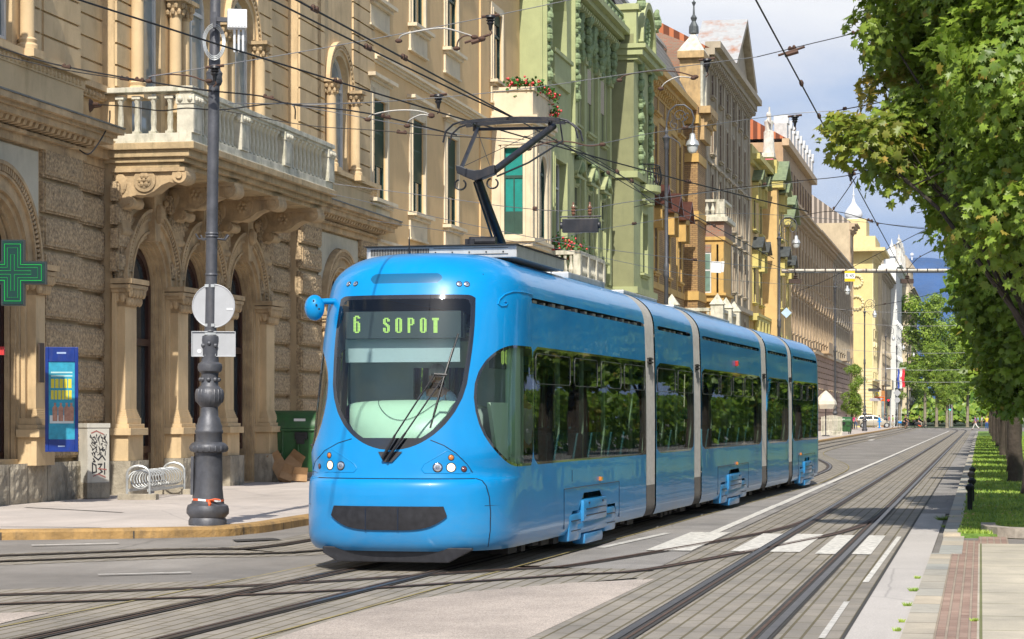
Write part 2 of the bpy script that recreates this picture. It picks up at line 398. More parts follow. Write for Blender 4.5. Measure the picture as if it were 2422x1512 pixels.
# ---- left pavement
kerb_pts = smooth([gp(-900,1290,.0).xy, gp(-300,1281).xy, gp(0,1276).xy, gp(260,1273).xy, gp(515,1268).xy, gp(585,1262).xy, gp(640,1256).xy, gp(735,1240).xy] + [P(s,t).xy for s,t in ((38,-10.05),(60,-10.0),(100,-10.0),(145,-10.0),(200,-10.3),(250,-10.6),(296,-11.1))] + [gp(2150,1010).xy], 5)
def prism_poly(name, pts, z0, z1, mat):
    mb = MB(); ca, sa = math.cos(-ANG), math.sin(-ANG)
    q = [(p[0]*ca - p[1]*sa, p[0]*sa + p[1]*ca) for p in pts]
    a = sum(q[i][0]*q[(i+1) % len(q)][1]-q[(i+1) % len(q)][0]*q[i][1] for i in range(len(q)))
    if a < 0: q = q[::-1]
    mb.prism(q, 'z', z0, z1); o = mb.build(name, mat); o.rotation_euler = (0,0,ANG); return struct(o)
inner = offset(kerb_pts, .26)
prism_poly('pavement_left', [p for p in inner] + [P(330,-18).xy, P(36,-40).xy, (-60, 31.0)], -.05, .115, G_pave)
mb = MB(); A = kerb_pts; B = offset(kerb_pts, .255); C = offset(kerb_pts, .03)
for i in range(len(A)-1):
    a, b_, c, d, e1, f1 = A[i], A[i+1], C[i], C[i+1], B[i], B[i+1]
    mb.quad((*a,-.02), (*b_,-.02), (*b_,.09), (*a,.09)); mb.quad((*a,.09), (*b_,.09), (*d,.125), (*c,.125)); mb.quad((*c,.125), (*d,.125), (*f1,.128), (*e1,.128)); mb.quad((*e1,.128),(*f1,.128),(*f1,.1),(*e1,.1))
# stones of the kerb: a joint every metre and a half
struct(mb.build('kerb_left', G_kerbo, merge=True))
acc = 0; jb = MB()
for i in range(len(A)-1):
    seg = (A[i+1]-A[i]); acc += seg.length
    if acc > 1.5 and i < 60:
        acc = 0; d = seg.normalized(); n_ = Vector((-d.y, d.x)); p = A[i]
        jb.add([(*(p-n_*.006),-.01), (*(p-n_*.006+d*.02),-.01), (*(p-n_*.006+d*.02),.092), (*(p-n_*.006),.092)], [(0,1,2,3)])
        jb.add([(*(p-n_*.006),.092), (*(p-n_*.006+d*.02),.092), (*(p+n_*.24+d*.02),.132), (*(p+n_*.24),.132)], [(0,1,2,3)])
struct(jb.build('kerb_joint', G_dark))
# tar repair seams on the pavement
ribbon('tar_seam', [gp(0,1247,.115).xy, gp(120,1247.5,.115).xy, gp(240,1249,.115).xy], .06, .12, G_dark)
ribbon('tar_seam', [gp(60,1201,.115).xy, gp(180,1207,.115).xy, gp(290,1213,.115).xy], .09, .12, G_dark)
sheet('drain_grate', gpl([(548,1277),(645,1273),(668,1277),(560,1281.5)]), .004, G_dark)
# ---- right side
strip_st('concrete_gutter', 8, 38.5, -1.0, -.58, .008, G_conc)
strip_st('gutter_joint', 8, 60, -1.015, -.985, .011, G_dark)
def bar_st(name, s0, s1, t0, t1, z0, z1, mat):
    return prism_poly(name, [P(s0,t0).xy, P(s1,t0).xy, P(s1,t1).xy, P(s0,t1).xy], z0, z1, mat)
bar_st('kerb_right', 8, 27.2, -.58, -.345, -.05, .02, G_kerb)
bar_st('kerb_right', 27.2, 31.0, -.49, -.22, -.05, .025, G_kerb)
bar_st('kerb_right', 31.0, 240, -.50, -.27, -.05, .06, G_kerb)
bar_st('brick_strip', 8, 30.2, -.345, -.03, -.05, .012, G_brick)
bar_st('slab_pavement', 8, 29.4, -.03, 9, -.05, .016, G_slab)
bar_st('brick_strip', 29.4, 31.2, -.03, .35, -.05, .012, G_brick)
bar_st('lawn_base', 31.2, 245, -.27, 9, -.05, .045, G_soil)
strip_st('gutter_strip', 38.5, 255, -1.0, -.5, .004, G_old)
# grass: one sheet of blades
rng = np.random.default_rng(5)
def grass_obj():
    V = []; Fc = []
    s = 31.3 + (rng.random(52000)**1.9)*150; t = -.3 + rng.random(52000)*(2.4+ s*.012)
    hgt = (.02+.045*rng.random(len(s)))*(1+.3*(s>60)); wd = .004+.00022*s; an = rng.random(len(s))*6.283; ln = (rng.random(len(s))-.5)*.06; ln2 = (rng.random(len(s))-.5)*.06
    x = US.x*s+NS.x*t; y = US.y*s+NS.y*t
    N = len(s); v = np.zeros((N,3,3)); ca = np.cos(an)*wd; sa = np.sin(an)*wd
    v[:,0] = np.stack([x-ca, y-sa, np.full(N,.04)],1); v[:,1] = np.stack([x+ca, y+sa, np.full(N,.04)],1); v[:,2] = np.stack([x+ln, y+ln2, .045+hgt],1)
    me = bpy.data.meshes.new('grass'); me.vertices.add(N*3); me.vertices.foreach_set('co', v.reshape(-1)); me.loops.add(N*3); me.loops.foreach_set('vertex_index', np.arange(N*3))
    me.polygons.add(N); me.polygons.foreach_set('loop_start', np.arange(0,N*3,3)); me.polygons.foreach_set('loop_total', np.full(N,3)); me.materials.append(G_grass); me.update(calc_edges=True)
    o = bpy.data.objects.new('grass', me); COL.objects.link(o); return o
tag(grass_obj(), 'bright green mown grass growing in the strip beside the tree trunks', 'grass', kind='stuff')
# weeds in the kerb joints, one object each
def weed(p, r, lab):
    mb = MB()
    for k in range(int(80*r/.1)):
        a = random.random()*6.28; d = random.random()**.7*r; hx = p[0]+math.cos(a)*d*.5; hy = p[1]+math.sin(a)*d*.5
        ex = p[0]+math.cos(a)*d; ey = p[1]+math.sin(a)*d; z = .01+random.random()*r*.3; w_ = .003+random.random()*.006
        mb.add([(hx-w_,hy,.01),(hx+w_,hy,.01),(ex,ey,z+.02)], [(0,1,2)])
    o = mb.build('weed', G_grass); tag(o, lab, 'weed', 'weeds in the kerb joints')
for (x, y, r), lab in zip(((2170,1371,.05),(2160,1401,.07),(2146,1436,.06),(2133,1475,.04),(2122,1496,.05),(2305,1473,.05),(2236,1232,.22),(2241,1250,.12)),
    ('small grass tuft in the kerb joint, highest of the five tufts up the pale gutter', 'bushy grass tuft in the kerb joint, second highest of the five up the gutter', 'wide flat tuft in the kerb joint beside the orange kerb stone', 'small tuft in the kerb joint just below the orange kerb stone', 'lowest tuft in the kerb joint at the bottom edge of the photo',
     'tuft growing between the red setts and the concrete slabs', 'large patch of weeds in the drain gap by the lawn corner', 'weed patch in front of the lawn corner, nearer of the two there')):
    weed(gp(x, y), r, lab)
# low concrete rim of the planter
mb = MB(); pts = [P(31.0+.35*math.cos(a)+0, .35+.3*math.sin(a)).xy for a in np.linspace(R(270), R(90), 3)]
c0 = P(32.6, 1.55); outer = []; inn = []
for a in np.linspace(R(100), R(250), 14):
    outer.append(P(32.9+1.75*math.cos(a), 1.6+1.5*math.sin(a)).xy); inn.append(P(32.9+1.5*math.cos(a), 1.6+1.27*math.sin(a)).xy)
outer = [P(31.15, 9).xy, P(31.15,1.2).xy] + [P(31.15+1.0*(1-math.cos(a)), .15+1.05*(1-math.sin(a))).xy for a in np.linspace(R(10), R(80), 8)][0:8]
o_pts = [(31.0,6.0),(31.0,.75),(31.05,.45),(31.2,.22),(31.45,.08),(31.9,.0),(32.6,.0)]
i_pts = [(31.22,6.0),(31.22,.78),(31.27,.55),(31.4,.36),(31.6,.25),(31.95,.2),(32.6,.2)]
for k in range(len(o_pts)-1):
    a, b_ = P(*o_pts[k]), P(*o_pts[k+1]); c, d = P(*i_pts[k]), P(*i_pts[k+1]); H = .14
    mb.quad((a.x,a.y,0),(a.x,a.y,H),(b_.x,b_.y,H),(b_.x,b_.y,0)); mb.quad((a.x,a.y,H),(c.x,c.y,H),(d.x,d.y,H),(b_.x,b_.y,H)); mb.quad((c.x,c.y,H),(c.x,c.y,0),(d.x,d.y,0),(d.x,d.y,H))
tag(mb.build('planter_rim', M('rim_concrete', (.33,.29,.24,1), .9, var=.3, vs=6, bs=25, bd=.01, dirt=.6, dc=(.12,.11,.08,1), ds=3), merge=True), 'low curved concrete rim with peeling paint at the corner of the lawn', 'planter edge')
# ================================================================= TRAM
L0 = 22.65
tv3 = Vector((TV.x, TV.y, 0)); tw3 = Vector((TW.x, TW.y, 0)); DC = 6.956
def t_world(l, y, z): return tv3*(l+L0) + tw3*(DC+y) + Vector((0,0,z))
TR = empty('articulated_tram', t_world(0,0,0), math.pi/2-TA, 'bright blue five-section tram on line 6 with raised pantograph and two lit headlights', 'tram')
def inv(px, py, l):
    """tram point in the vertical cross plane l that lies on survey ray px,py -> (l, y, z)"""
    r = (px-CX)/F; A = l+L0
    d = (TV.x*A - r*TV.y*A)/(TV.y + r*TV.x)
    Y = TV.y*A + TV.x*d
    return Vector((l, d-DC, EYE+(HY-py)*Y/F))
def inv_side(px, py, y=-1.15):
    d = DC+y; r = (px-CX)/F; A = d*(TV.y + r*TV.x)/(TV.x - r*TV.y); Y = TV.y*A+TV.x*d
    return Vector((A-L0, y, EYE+(HY-py)*Y/F))
# body rows: z, half width, nose setback, nose length, exponent
ROWS = [(.22,1.10,.10,1.3,2.8),(.27,1.13,.05,1.3,2.8),(.36,1.15,.015,1.3,2.8),(.5,1.15,0,1.3,2.8),(.7,1.15,0,1.3,2.8),(.88,1.15,.012,1.3,2.8),(.95,1.15,.035,1.3,2.8),(.985,1.15,.07,1.3,2.8),
        (1.0,1.15,.105,1.3,2.8),(1.1,1.15,.125,1.3,2.8),(1.25,1.15,.15,1.2,2.9),(1.45,1.15,.18,1.28,2.8),(1.7,1.15,.23,1.34,2.8),(2.0,1.147,.30,1.38,2.8),(2.25,1.143,.37,1.38,2.8),(2.5,1.138,.445,1.36,2.8),(2.75,1.13,.53,1.34,2.8),
        (2.93,1.125,.60,1.32,2.8),(2.99,1.12,.625,1.32,2.8),(3.1,1.10,.675,1.28,2.8),(3.2,1.055,.735,1.22,2.8),(3.3,.97,.83,1.15,2.7),(3.38,.86,.97,1.05,2.6),(3.43,.74,1.13,.9,2.5),(3.47,.55,1.4,.7,2.4),(3.49,.30,1.8,.5,2.3),(3.495,.03,2.2,.3,2.2)]
RZ = np.array(ROWS)
def front_l(y, z):
    w_, a, Ln, n = [np.interp(z, RZ[:,0], RZ[:,k]) for k in (1,2,3,4)]
    q = min(abs(y)/w_, .9999); return a + Ln*(1-(1-q**n)**(1/n))
def on_front(px, py):
    l = .3
    for _ in range(30): v = inv(px, py, l); l = .5*l + .5*front_l(v.y, v.z)
    return inv(px, py, l)
def front_n(v):
    e = 1e-3; a = (front_l(v.y+e, v.z)-front_l(v.y-e, v.z))/(2*e); b_ = (front_l(v.y, v.z+e)-front_l(v.y, v.z-e))/(2*e)
    return Vector((-1, a, b_)).normalized()
def catm(tab, k):
    out = []; T = [np.array(r) for r in tab]
    for i in range(len(T)-1):
        a = T[max(i-1,0)]; b_ = T[i]; c = T[i+1]; d = T[min(i+2,len(T)-1)]
        for j in range(k):
            t = j/k; out.append(.5*((2*b_)+(c-a)*t+(2*a-5*b_+4*c-d)*t*t+(3*b_-a-3*c+d)*t**3))
    return out+[T[-1]]
END1 = 8.85
rows = catm(ROWS, 2)
def ring(r, l_end):
    z, w_, a, Ln, n = r; pts = []
    ls = np.linspace(l_end, a+Ln+.02, 24)
    for l in ls: pts.append(Vector((l, -w_, z)))
    NT = 76
    for i in range(NT+1):
        th = math.pi*i/NT; c = -math.cos(th); s_ = math.sin(th)
        y = w_*math.copysign(abs(c)**(2/n), c); l = a+Ln*(1-abs(s_)**(2/n))
        pts.append(Vector((l, y, z)))
    for l in ls[::-1]: pts.append(Vector((l, w_, z)))
    return pts
def grid_polys(rings):
    ps = []
    for i in range(len(rings)-1):
        a, b_ = rings[i], rings[i+1]
        for k in range(len(a)-1): ps.append([a[k+1], a[k], b_[k], b_[k+1]])
    return ps
def split(polys, fld):
    cache = {}; ins = []; outs = []
    def g(p):
        k = (round(p.x,5), round(p.y,5), round(p.z,5))
        if k not in cache: cache[k] = fld(p)
        return cache[k]
    for poly in polys:
        s_ = [g(p) for p in poly]
        if all(x >= 0 for x in s_): outs.append(poly); continue
        if all(x <= 0 for x in s_): ins.append(poly); continue
        A = []; B = []
        for i, p in enumerate(poly):
            q = poly[(i+1) % len(poly)]; a, b_ = s_[i], s_[(i+1) % len(poly)]
            (A if a < 0 else B).append(p)
            if (a < 0) != (b_ < 0):
                t = a/(a-b_); c = p + (q-p)*t; A.append(c); B.append(c)
        if len(A) > 2: ins.append(A)
        if len(B) > 2: outs.append(B)
    return ins, outs
def poly_obj(name, polys, mat, parent, smooth_=True, off=0, label=None):
    if not polys: return None
    mb = MB()
    for p in polys: mb.add(p, [tuple(range(len(p)))])
    me_o = mb.build(name, mat, parent, label=label)
    bm = bmesh.new(); bm.from_mesh(me_o.data); bmesh.ops.remove_doubles(bm, verts=bm.verts, dist=4e-4)
    bmesh.ops.dissolve_degenerate(bm, edges=bm.edges, dist=1e-4)
    bm.normal_update()
    if off:
        for v in bm.verts: v.co += v.normal*off
    bm.to_mesh(me_o.data); bm.free()
    if smooth_: me_o.data.shade_smooth(); me_o.data.set_sharp_from_angle(angle=R(35))
    if name in ('side_window','window_band','cab_window','cab_window_border','panel_seam'): return islands(me_o)[0]
    return me_o
def paint(name, c, c2, dirt=.25):
    m, nt, b = new_mat(name); co = objco(nt)
    n = noise(nt, .7, 5, co); st = noise(nt, 2.2, 6, objco(nt, (.5,1,.35)))
    col = mixc(nt, ramp(nt, n, [(.35,(0,0,0)),(.65,(1,1,1))]), c, c2)
    col = mixc(nt, ramp(nt, st, [(.55,(0,0,0)),(.8,(dirt,dirt,dirt))]), col, (.05,.19,.33,1))
    sp_ = nt.nodes.new('ShaderNodeSeparateXYZ'); L(nt, co, sp_.inputs[0])
    grime = math_n(nt, 'MULTIPLY', ramp(nt, sp_.outputs[2], [(.22,(1,1,1)),(.95,(0,0,0))]), noise(nt, 5, 6, objco(nt,(1,1,2.5))))
    col = mixc(nt, math_n(nt, 'MULTIPLY', grime, .45), col, (.17,.21,.24,1))
    L(nt, col, b.inputs['Base Color']); b.inputs['Roughness'].default_value = .32; b.inputs['Coat Weight'].default_value = .42; b.inputs['Coat Roughness'].default_value = .03
    b.inputs['Specular IOR Level'].default_value = .25
    bp = bump(nt, b, noise(nt, 1.1, 2, co), .012, .5); L(nt, bp.outputs[0], b.inputs['Coat Normal']); return m
T_blue = paint('tram_blue', (.0,.195,.48,1), (.0,.24,.565,1), .2)
T_blue2 = T_blue
T_black = M('black_rubber', (.012,.012,.014,1), .45, var=.3, vs=6, bs=30, bd=.001)
T_frit = M('black_glass_border', (.008,.009,.012,1), .06, var=0, coat=1)
T_seam = M('panel_seam', (.004,.012,.03,1), .5, var=0)
T_grey = two_tone('bellows_grey', (.085,.08,.075,1), (.29,.285,.27,1), .66, rough=.75, var=.15, vs=8, dirt=.6, dc=(.10,.09,.08,1), ds=3)
T_under = M('underframe', (.02,.018,.016,1), .8, var=.4, vs=8)
T_bump = M('bumper_plastic', (.018,.018,.021,1), .38, var=.4, vs=14, bs=60, bd=.0006)
T_glassF = glass('windscreen_glass', (.74,.83,.83,1), .01, ior=1.5)
T_glassS = glass('tinted_side_glass', (.42,.48,.45,1), .01, (.62,.66,.68,1), ior=1.42)
T_glassC = glass('cab_side_glass', (.80,.84,.82,1), .01, ior=1.3)
T_mint = M('mint_plastic', (.50,.70,.52,1), .4, var=.06, vs=3)
T_int = M('interior_dark', (.07,.075,.07,1), .7, var=.2)
T_intl = M('interior_pale', (.38,.46,.42,1), .6, var=.1)
T_chrome = M('lamp_chrome', (.75,.75,.77,1), .08, 1, var=0)
T_alu = M('roof_box_metal', (.50,.50,.49,1), .5, .4, var=.15, vs=6, dirt=.4, dc=(.18,.17,.15,1))
T_pan = M('pantograph_steel', (.028,.030,.036,1), .42, .4, var=.3, vs=9, dirt=.3, dc=(.12,.09,.07,1), ds=4)
T_lamp = M('headlamp_lit', (1,.80,.52,1), .3, var=0, emit=.9)
T_amber = M('amber_lens', (.5,.17,.03,1), .15, var=0, coat=1)
T_redl = M('dim_red_lens', (.12,.03,.03,1), .15, var=0, coat=1)
T_led = M('display_dots_lit', (.42,.62,.14,1), .5, var=0, emit=.55)
T_dsp = M('display_panel', (.06,.075,.08,1), .4, var=0)
# ---- fields

def f_ws(p):
    if p.x > 2.2: return 1
    a, b_, zc = .762, .83, 2.12
    if p.z > zc: sd = abs(p.y) - (a + .02*math.sin(min(1,(p.z-zc)/.86)*math.pi)-.0)
    else: sd = (math.hypot(p.y/a, (zc-p.z)/b_)-1)*.74
    return max(sd, p.z-2.965 + max(0, abs(p.y)-.68)**2*4)
def qq(p): return p.x - .9*(1.15-abs(p.y))
def f_dw(p):
    if p.y > 0 and False: return 1
    if p.x > 4: return 1
    q = qq(p); zc = 1.80
    dq = 1.22-q; b_ = .63 if p.z > zc else .70; e = abs(p.z-zc)/b_
    if abs(p.y) < .78: return 1
    if dq > 0: s_ = ((dq/1.03)**2.15 + e**2.15)**(1/2.15)-1
    else: s_ = e-1
    return max(s_*.65, q-1.868)
def rect(l0, l1, z0, z1):
    def f(p):
        if abs(p.y) < 1.0: return 1
        return max(l0-p.x, p.x-l1, z0-p.z, p.z-z1)
    return f
def rrect(l0, l1, z0, z1, r):
    def f(p):
        if abs(p.y) < .9: return 1
        cx, cz = (l0+l1)/2, (z0+z1)/2; dx = abs(p.x-cx)-(l1-l0)/2+r; dz = abs(p.z-cz)-(z1-z0)/2+r
        return math.hypot(max(dx,0), max(dz,0)) + min(max(dx,dz),0) - r
    return f
def grow(f, d): return lambda p: f(p)-d
WZ0, WZ1 = 1.105, 2.44
def bumper_pad(p):
    if p.x > .6: return 1
    y = abs(p.y)
    if y > .72: return 1
    zb = .45+.19*(y/.675)**4.1
    t_ = min(1, max(0, p.z-.655)/.045); return max(p.z-.70, zb-p.z, y-(.63+.045*math.sqrt(max(0,1-t_*t_))))
def smile(p):                                   # swept seams round the lamp clusters
    if p.x > .9 or p.z < .99 or p.z > 1.62: return 1
    y = abs(p.y); zc = .99 + .50*max(0, 1-((y-.42)/.62)**2)**.5 if .42 < y < 1.04 else (1.49 if y <= .42 else 9)
    if y < .5: return 1
    return abs(p.z-zc)-.006
def seams(p):
    v = 1
    if p.z > .25 and p.z < 2.93 and abs(p.y) > 1.0: v = min(v, abs(p.x-1.83)-.009); v = min(v, max(abs(p.x-5.55)-.004, p.z-1.1), max(abs(p.z-1.09)-.004, 1.9-p.x), max(abs(p.x-3.93)-.003, 2.45-p.z), max(abs(p.x-7.12)-.003, 2.45-p.z))
    if p.z < 2.5 and qq(p) < 1.83:
        v = min(v, max(abs(p.z-.99)-.006, qq(p)-.13))
        q = qq(p)
        if q > .2: v = min(v, max(abs(p.z-(.70+.01*q))-.006, p.x-1.83))
    if p.z > 2.97 and p.x < 1.7: v = min(v, abs(abs(p.y)-.80)-.006)
    if p.z > 3.0 and p.x > 1.9 and abs(p.y) > .5: v = min(v, min(abs(p.x-k)-.006 for k in (3.45,4.9,6.2,7.5)))
    return v
slit1 = rect(1.83, END1, 2.925, 2.985)
def arch(l0, l1):                                # bogie cut-out, stepped
    def f(p):
        if abs(p.y) < 1.0: return 1
        c = (l0+l1)/2; h_ = (l1-l0)/2
        a = max(abs(p.x-c)-h_, p.z-.50); b_ = max(abs(p.x-c)-h_*.45, p.z-.70)
        return min(a, b_)
    return f
polys = grid_polys([ring(r, END1) for r in rows])
pad, polys = split(polys, bumper_pad)
ws, polys = split(polys, f_ws)
wsf, ws = split(ws, lambda p: -(f_ws(p)+.045))
wsf2, ws = split(ws, lambda p: p.z-1.42)
dw, polys = split(polys, f_dw)
dwf, dw = split(dw, lambda p: -(f_dw(p)+.028))
s1 = rect(1.87, END1+1, WZ0, WZ1)
sw, polys = split(polys, s1)
edges1 = [1.87, 3.93, 5.55, 7.12, 8.85]
def mull(es):
    return lambda p: min(min(abs(p.x-e)-.028 for e in es), -(max(WZ0-p.z, p.z-WZ1)+.03)*1.0)
swf, sw = split(sw, mull(edges1))
_, polys = split(polys, slit1)
_, polys = split(polys, arch(3.7, 6.6))
vz0, vz1, vy = on_front(963,670).z, on_front(963,647).z, on_front(877,659).y
def f_vent(p):
    if p.x > 2: return 1
    c = (vz0+vz1)/2; r = (vz1-vz0)/2; return math.hypot(max(abs(p.y)-vy+r, 0), p.z-c)-r
vent_p, polys = split(polys, f_vent)
sm, polys = split(polys, seams)
bod = poly_obj('front_section', polys, T_blue, TR)
for nm, pl, mt in (('windscreen_border', wsf+wsf2, T_frit), ('windscreen', ws, T_glassF), ('cab_window_border', dwf, T_frit), ('cab_window', dw, T_glassC), ('window_band', swf, T_frit), ('side_window', sw, T_glassS), ('panel_seam', sm, T_seam)):
    poly_obj(nm, pl, mt, bod)
bp = poly_obj('bumper_pad', pad, T_bump, TR, off=.022)
# the two joints of the bumper pad
mb = MB()
for x in (866, 942):
    a = on_front(x, 1202); b_ = on_front(x, 1254)
    mb.tube([a+front_n(a)*.021, (a+b_)/2+front_n(a)*.021, b_+front_n(b_)*.021], .009, 6)
mb.build('pad_joint', T_seam, bp)
# plough
mb = MB(); yl, yr, bl, br_ = inv(766,1300,.2).y, inv(1118,1300,.2).y, inv(800,1318,.2).y, inv(1062,1322,.2).y
mb.prism([(yr,.235),(br_,.10),(bl,.10),(yl,.19),(yl,.26),(yr,.26)], 'x', .16, .24)
mb.box(.24, .9, -.7, .7, .2, .28); mb.build('plough', T_bump, TR, bevel=.01)
# ---- other sections
PROF = [(r[1], r[0]) for r in catm(ROWS, 2)]
def section(l0, l1, wins, cut, last=False, name='middle_section'):
    ls = list(np.linspace(l0, l1, max(8, int((l1-l0)*3))))
    rings = []
    for w_, z in PROF:
        r = []
        if last:
            L_, n = 1.0, 3.0; e = l1 - max(0,(z-2.9))*.6 - (.0 if z > .4 else .0)
            a = [l for l in ls if l < e-L_-.05] + [e-L_]
            for l in a: r.append(Vector((l,-w_,z)))
            for i in range(1, 30):
                th = math.pi*i/30; c = -math.cos(th); r.append(Vector((e-L_*(1-abs(math.sin(th))**(2/n)), w_*math.copysign(abs(c)**(2/n), c), z)))
            for l in a[::-1]: r.append(Vector((l,w_,z)))
            while len(r) != len(rings[0]) if rings else False:
                if len(r) < len(rings[0]): r.insert(0, r[0].copy()); r.append(r[-1].copy())
                else: r = r[1:-1]
        else:
            for l in ls: r.append(Vector((l,-w_,z)))
            rings.append(r); continue
        rings.append(r)
    if last: ps = grid_polys([x[::-1] for x in rings])
    else:
        ps = [p[::-1] for p in grid_polys(rings)]; ps2 = [[Vector((q.x,-q.y,q.z)) for q in p][::-1] for p in ps]; ps += ps2
    sw, ps = split(ps, rect(l0+.02, (l1-.9 if last else l1-.02), WZ0, WZ1))
    swf, sw = split(sw, mull(wins))
    _, ps = split(ps, rect(l0+.02, l1-(.9 if last else .02), 2.925, 2.985))
    if cut: _, ps = split(ps, arch(*cut))
    sm, ps = split(ps, lambda p: min([abs(p.x-k)-.006 for k in np.arange(l0+1.45, l1-.6, 1.45)] + [1]) if p.z > 3 and abs(p.y) > .4 else 1)
    o = poly_obj(name, ps, T_blue, TR)
    poly_obj('window_band', swf, T_frit, o); poly_obj('side_window', sw, T_glassS, o); poly_obj('panel_seam', sm, T_seam, o)
    return o
section(9.65, 13.12, [9.65, 11.45, 13.12], None)
section(13.88, 21.42, [13.88, 15.9, 17.4, 18.9, 20.2, 21.42], (15.9, 19.2))
section(22.25, 25.85, [22.25, 24.0, 25.85], None)
section(26.55, 32.6, [26.55, 28.3, 29.5, 30.7, 31.9], (27.9, 30.8), last=True, name='rear_section')
# bellows
for a, b_ in ((8.83, 9.67), (13.10, 13.90), (21.40, 22.27), (25.83, 26.57)):
    mb = MB(); n = 9; prof = [(w_-.015, z) for w_, z in PROF]
    rings = []
    for i in range(n*2+1):
        l = a + (b_-a)*i/(2*n); d = 0 if i % 2 else .028
        rings.append([Vector((l, -(w_-d), z-.0)) for w_, z in prof] + [Vector((l, (w_-d), z)) for w_, z in prof[::-1]])
    for i in range(len(rings)-1):
        for k in range(len(rings[0])-1): mb.quad(rings[i][k], rings[i+1][k], rings[i+1][k+1], rings[i][k+1])
    o = mb.build('bellows', T_grey, TR, merge=True)
    mb = MB()
    for z in (2.42, 2.47):
        mb.box(a+.25, b_-.25, -1.155, -1.12, z, z+.02)
    mb.box((a+b_)/2-.03, (a+b_)/2+.03, -1.16, -1.12, 2.40, 2.50); mb.build('bellows_clip', T_under, o)
# things in the gap slit
for a, b_ in ((1.85, 8.8), (9.7, 13.1), (13.9, 21.4), (22.3, 25.8), (26.6, 31.6)):
    mb = MB(); mb.box(a, b_, -1.02, -.98, 2.88, 3.05); mb.box(a, b_, .98, 1.02, 2.88, 3.05); mb.build('roof_channel', T_under, TR)
    mb = MB(); l = a+.3
    while l < b_-.3:
        w_ = random.uniform(.06,.22); mb.box(l, l+w_, -1.08, -1.025, 2.93+random.random()*.01, 2.96+random.random()*.02); l += w_+random.uniform(.2,.5)
    islands(mb.build('roof_bracket', T_alu, TR))
# interior: floor, ceiling, seats, posts
mb = MB(); mb.box(1.9, 31.6, -1.06, 1.06, .34, .38); mb.build('floor', T_int, TR)
mb = MB(); mb.box(1.9, 31.4, -1.0, 1.0, 2.56, 2.60); mb.build('ceiling', M('tram_ceiling', (.3,.32,.31,1), .7), TR)
seat_p = None
for l in [3.0, 3.9, 5.0, 5.9, 7.2, 8.1, 10.4, 12.0, 14.8, 15.8, 17.2, 18.2, 19.6, 20.6, 23.4, 24.6, 27.5, 28.5, 29.8, 30.8]:
    if seat_p is None:
        mb = MB(); mb.box(-.2,.22,.5,.98,.72,.80); mb.prism([(.17,.76),(.24,.76),(.34,1.42),(.27,1.44)], 'x', 0, 1) if False else None
        mb.add([(.18,.5,.78),(.26,.5,.78),(.34,.5,1.42),(.28,.5,1.44),(.18,.98,.78),(.26,.98,.78),(.34,.98,1.42),(.28,.98,1.44)], [(0,1,2,3),(7,6,5,4),(0,4,5,1),(1,5,6,2),(2,6,7,3),(3,7,4,0)])
        mb.box(-.05,.1,.66,.82,.38,.72)
        seat_p = mb.build('passenger_seat', M('seat_fabric', (.06,.22,.28,1), .8, var=.3, vs=20), TR, bevel=.02); seat_p.location = (l,0,0)
    else:
        c = seat_p.copy(); COL.objects.link(c); c.location = (l,0,0)
    c = seat_p.copy(); COL.objects.link(c); c.location = (l,0,0); c.scale = (1,-1,1)
gp0 = None
for l, y in ((2.1,-.95),(4.2,-.9),(5.6,-.9),(7.0,-.9),(8.7,-.95),(2.1,.95),(5.6,.9),(7.0,.9),(10.0,-.9),(11.5,-.9),(12.8,-.9),(14.2,-.9),(16.4,-.9),(18.7,-.9),(21.1,-.9),(22.7,-.9),(25.4,-.9),(27.0,-.9),(29.1,-.9)):
    if gp0 is None:
        mb = MB(); mb.lathe([(.03,.38),(.03,2.56)], n=8); gp0 = mb.build('grab_pole', T_mint, TR, smooth=True); gp0.location = (l,y,0)
    else:
        c = gp0.copy(); COL.objects.link(c); c.location = (l,y,0)
# thin vent-window frames in the side glass
mb = MB()
def vent(l0, l1):
    z0, z1, r = 2.02, 2.36, .07; pts = []
    for cx, cz, a0 in ((l1-r,z1-r,0),(l0+r,z1-r,90),(l0+r,z0+r,180),(l1-r,z0+r,270)):
        for k in range(5):
            a = R(a0+k*22.5); pts.append((cx+r*math.cos(a), -1.150, cz+r*math.sin(a)))
    mb.tube(pts, .0045, 5, closed=True)
for e in (edges1, [9.65,11.45,13.12], [13.88,15.9,17.4,18.9,20.2], [22.25,24.0,25.85], [26.55,28.3,29.5,30.7]):
    for i in range(len(e)-1): vent(e[i]+.12, e[i+1]-.12)
vf_ = mb.build('vent_frame', M('dark_rubber_frame', (.05,.055,.055,1), .4, var=0), TR, smooth=True); islands(vf_)
# cab interior
mb = MB(); n = 20; pr = []
a0 = inv(812, 985, .75); a1 = inv(1055, 985, .75)
for i in range(n+1):
    for j in range(9):
        t = -1+2*i/n; u = j/8; y = -.72+(t+1)*.72; wd = math.sqrt(max(0,1-t*t))
        pr.append((.95-.5*wd*(1-.0*u)*math.sin(u*math.pi/2+.0) , y, 1.80-.02 - .52*wd*(1-math.cos(u*math.pi/2))+.05*wd))
for i in range(n):
    for j in range(8): mb.add([pr[i*9+j], pr[i*9+j+1], pr[(i+1)*9+j+1], pr[(i+1)*9+j]], [(0,1,2,3)])
mb.add([(.95,-.72,1.78),(.95,.72,1.78),(1.5,.8,1.74),(1.5,-.8,1.74)], [(0,1,2,3)])
db = mb.build('dashboard', T_mint, TR, smooth='all', merge=True)
mb = MB(); pts = []
for k in range(25):
    a = math.pi*k/24; y = .36*math.cos(a); s_ = math.sin(a); t = y/.72; wd = math.sqrt(1-t*t); u = .62*s_
    pts.append((.945-.5*wd*math.sin(u*math.pi/2)-.004, y, 1.785-.52*wd*(1-math.cos(u*math.pi/2))+.05*wd+.002))
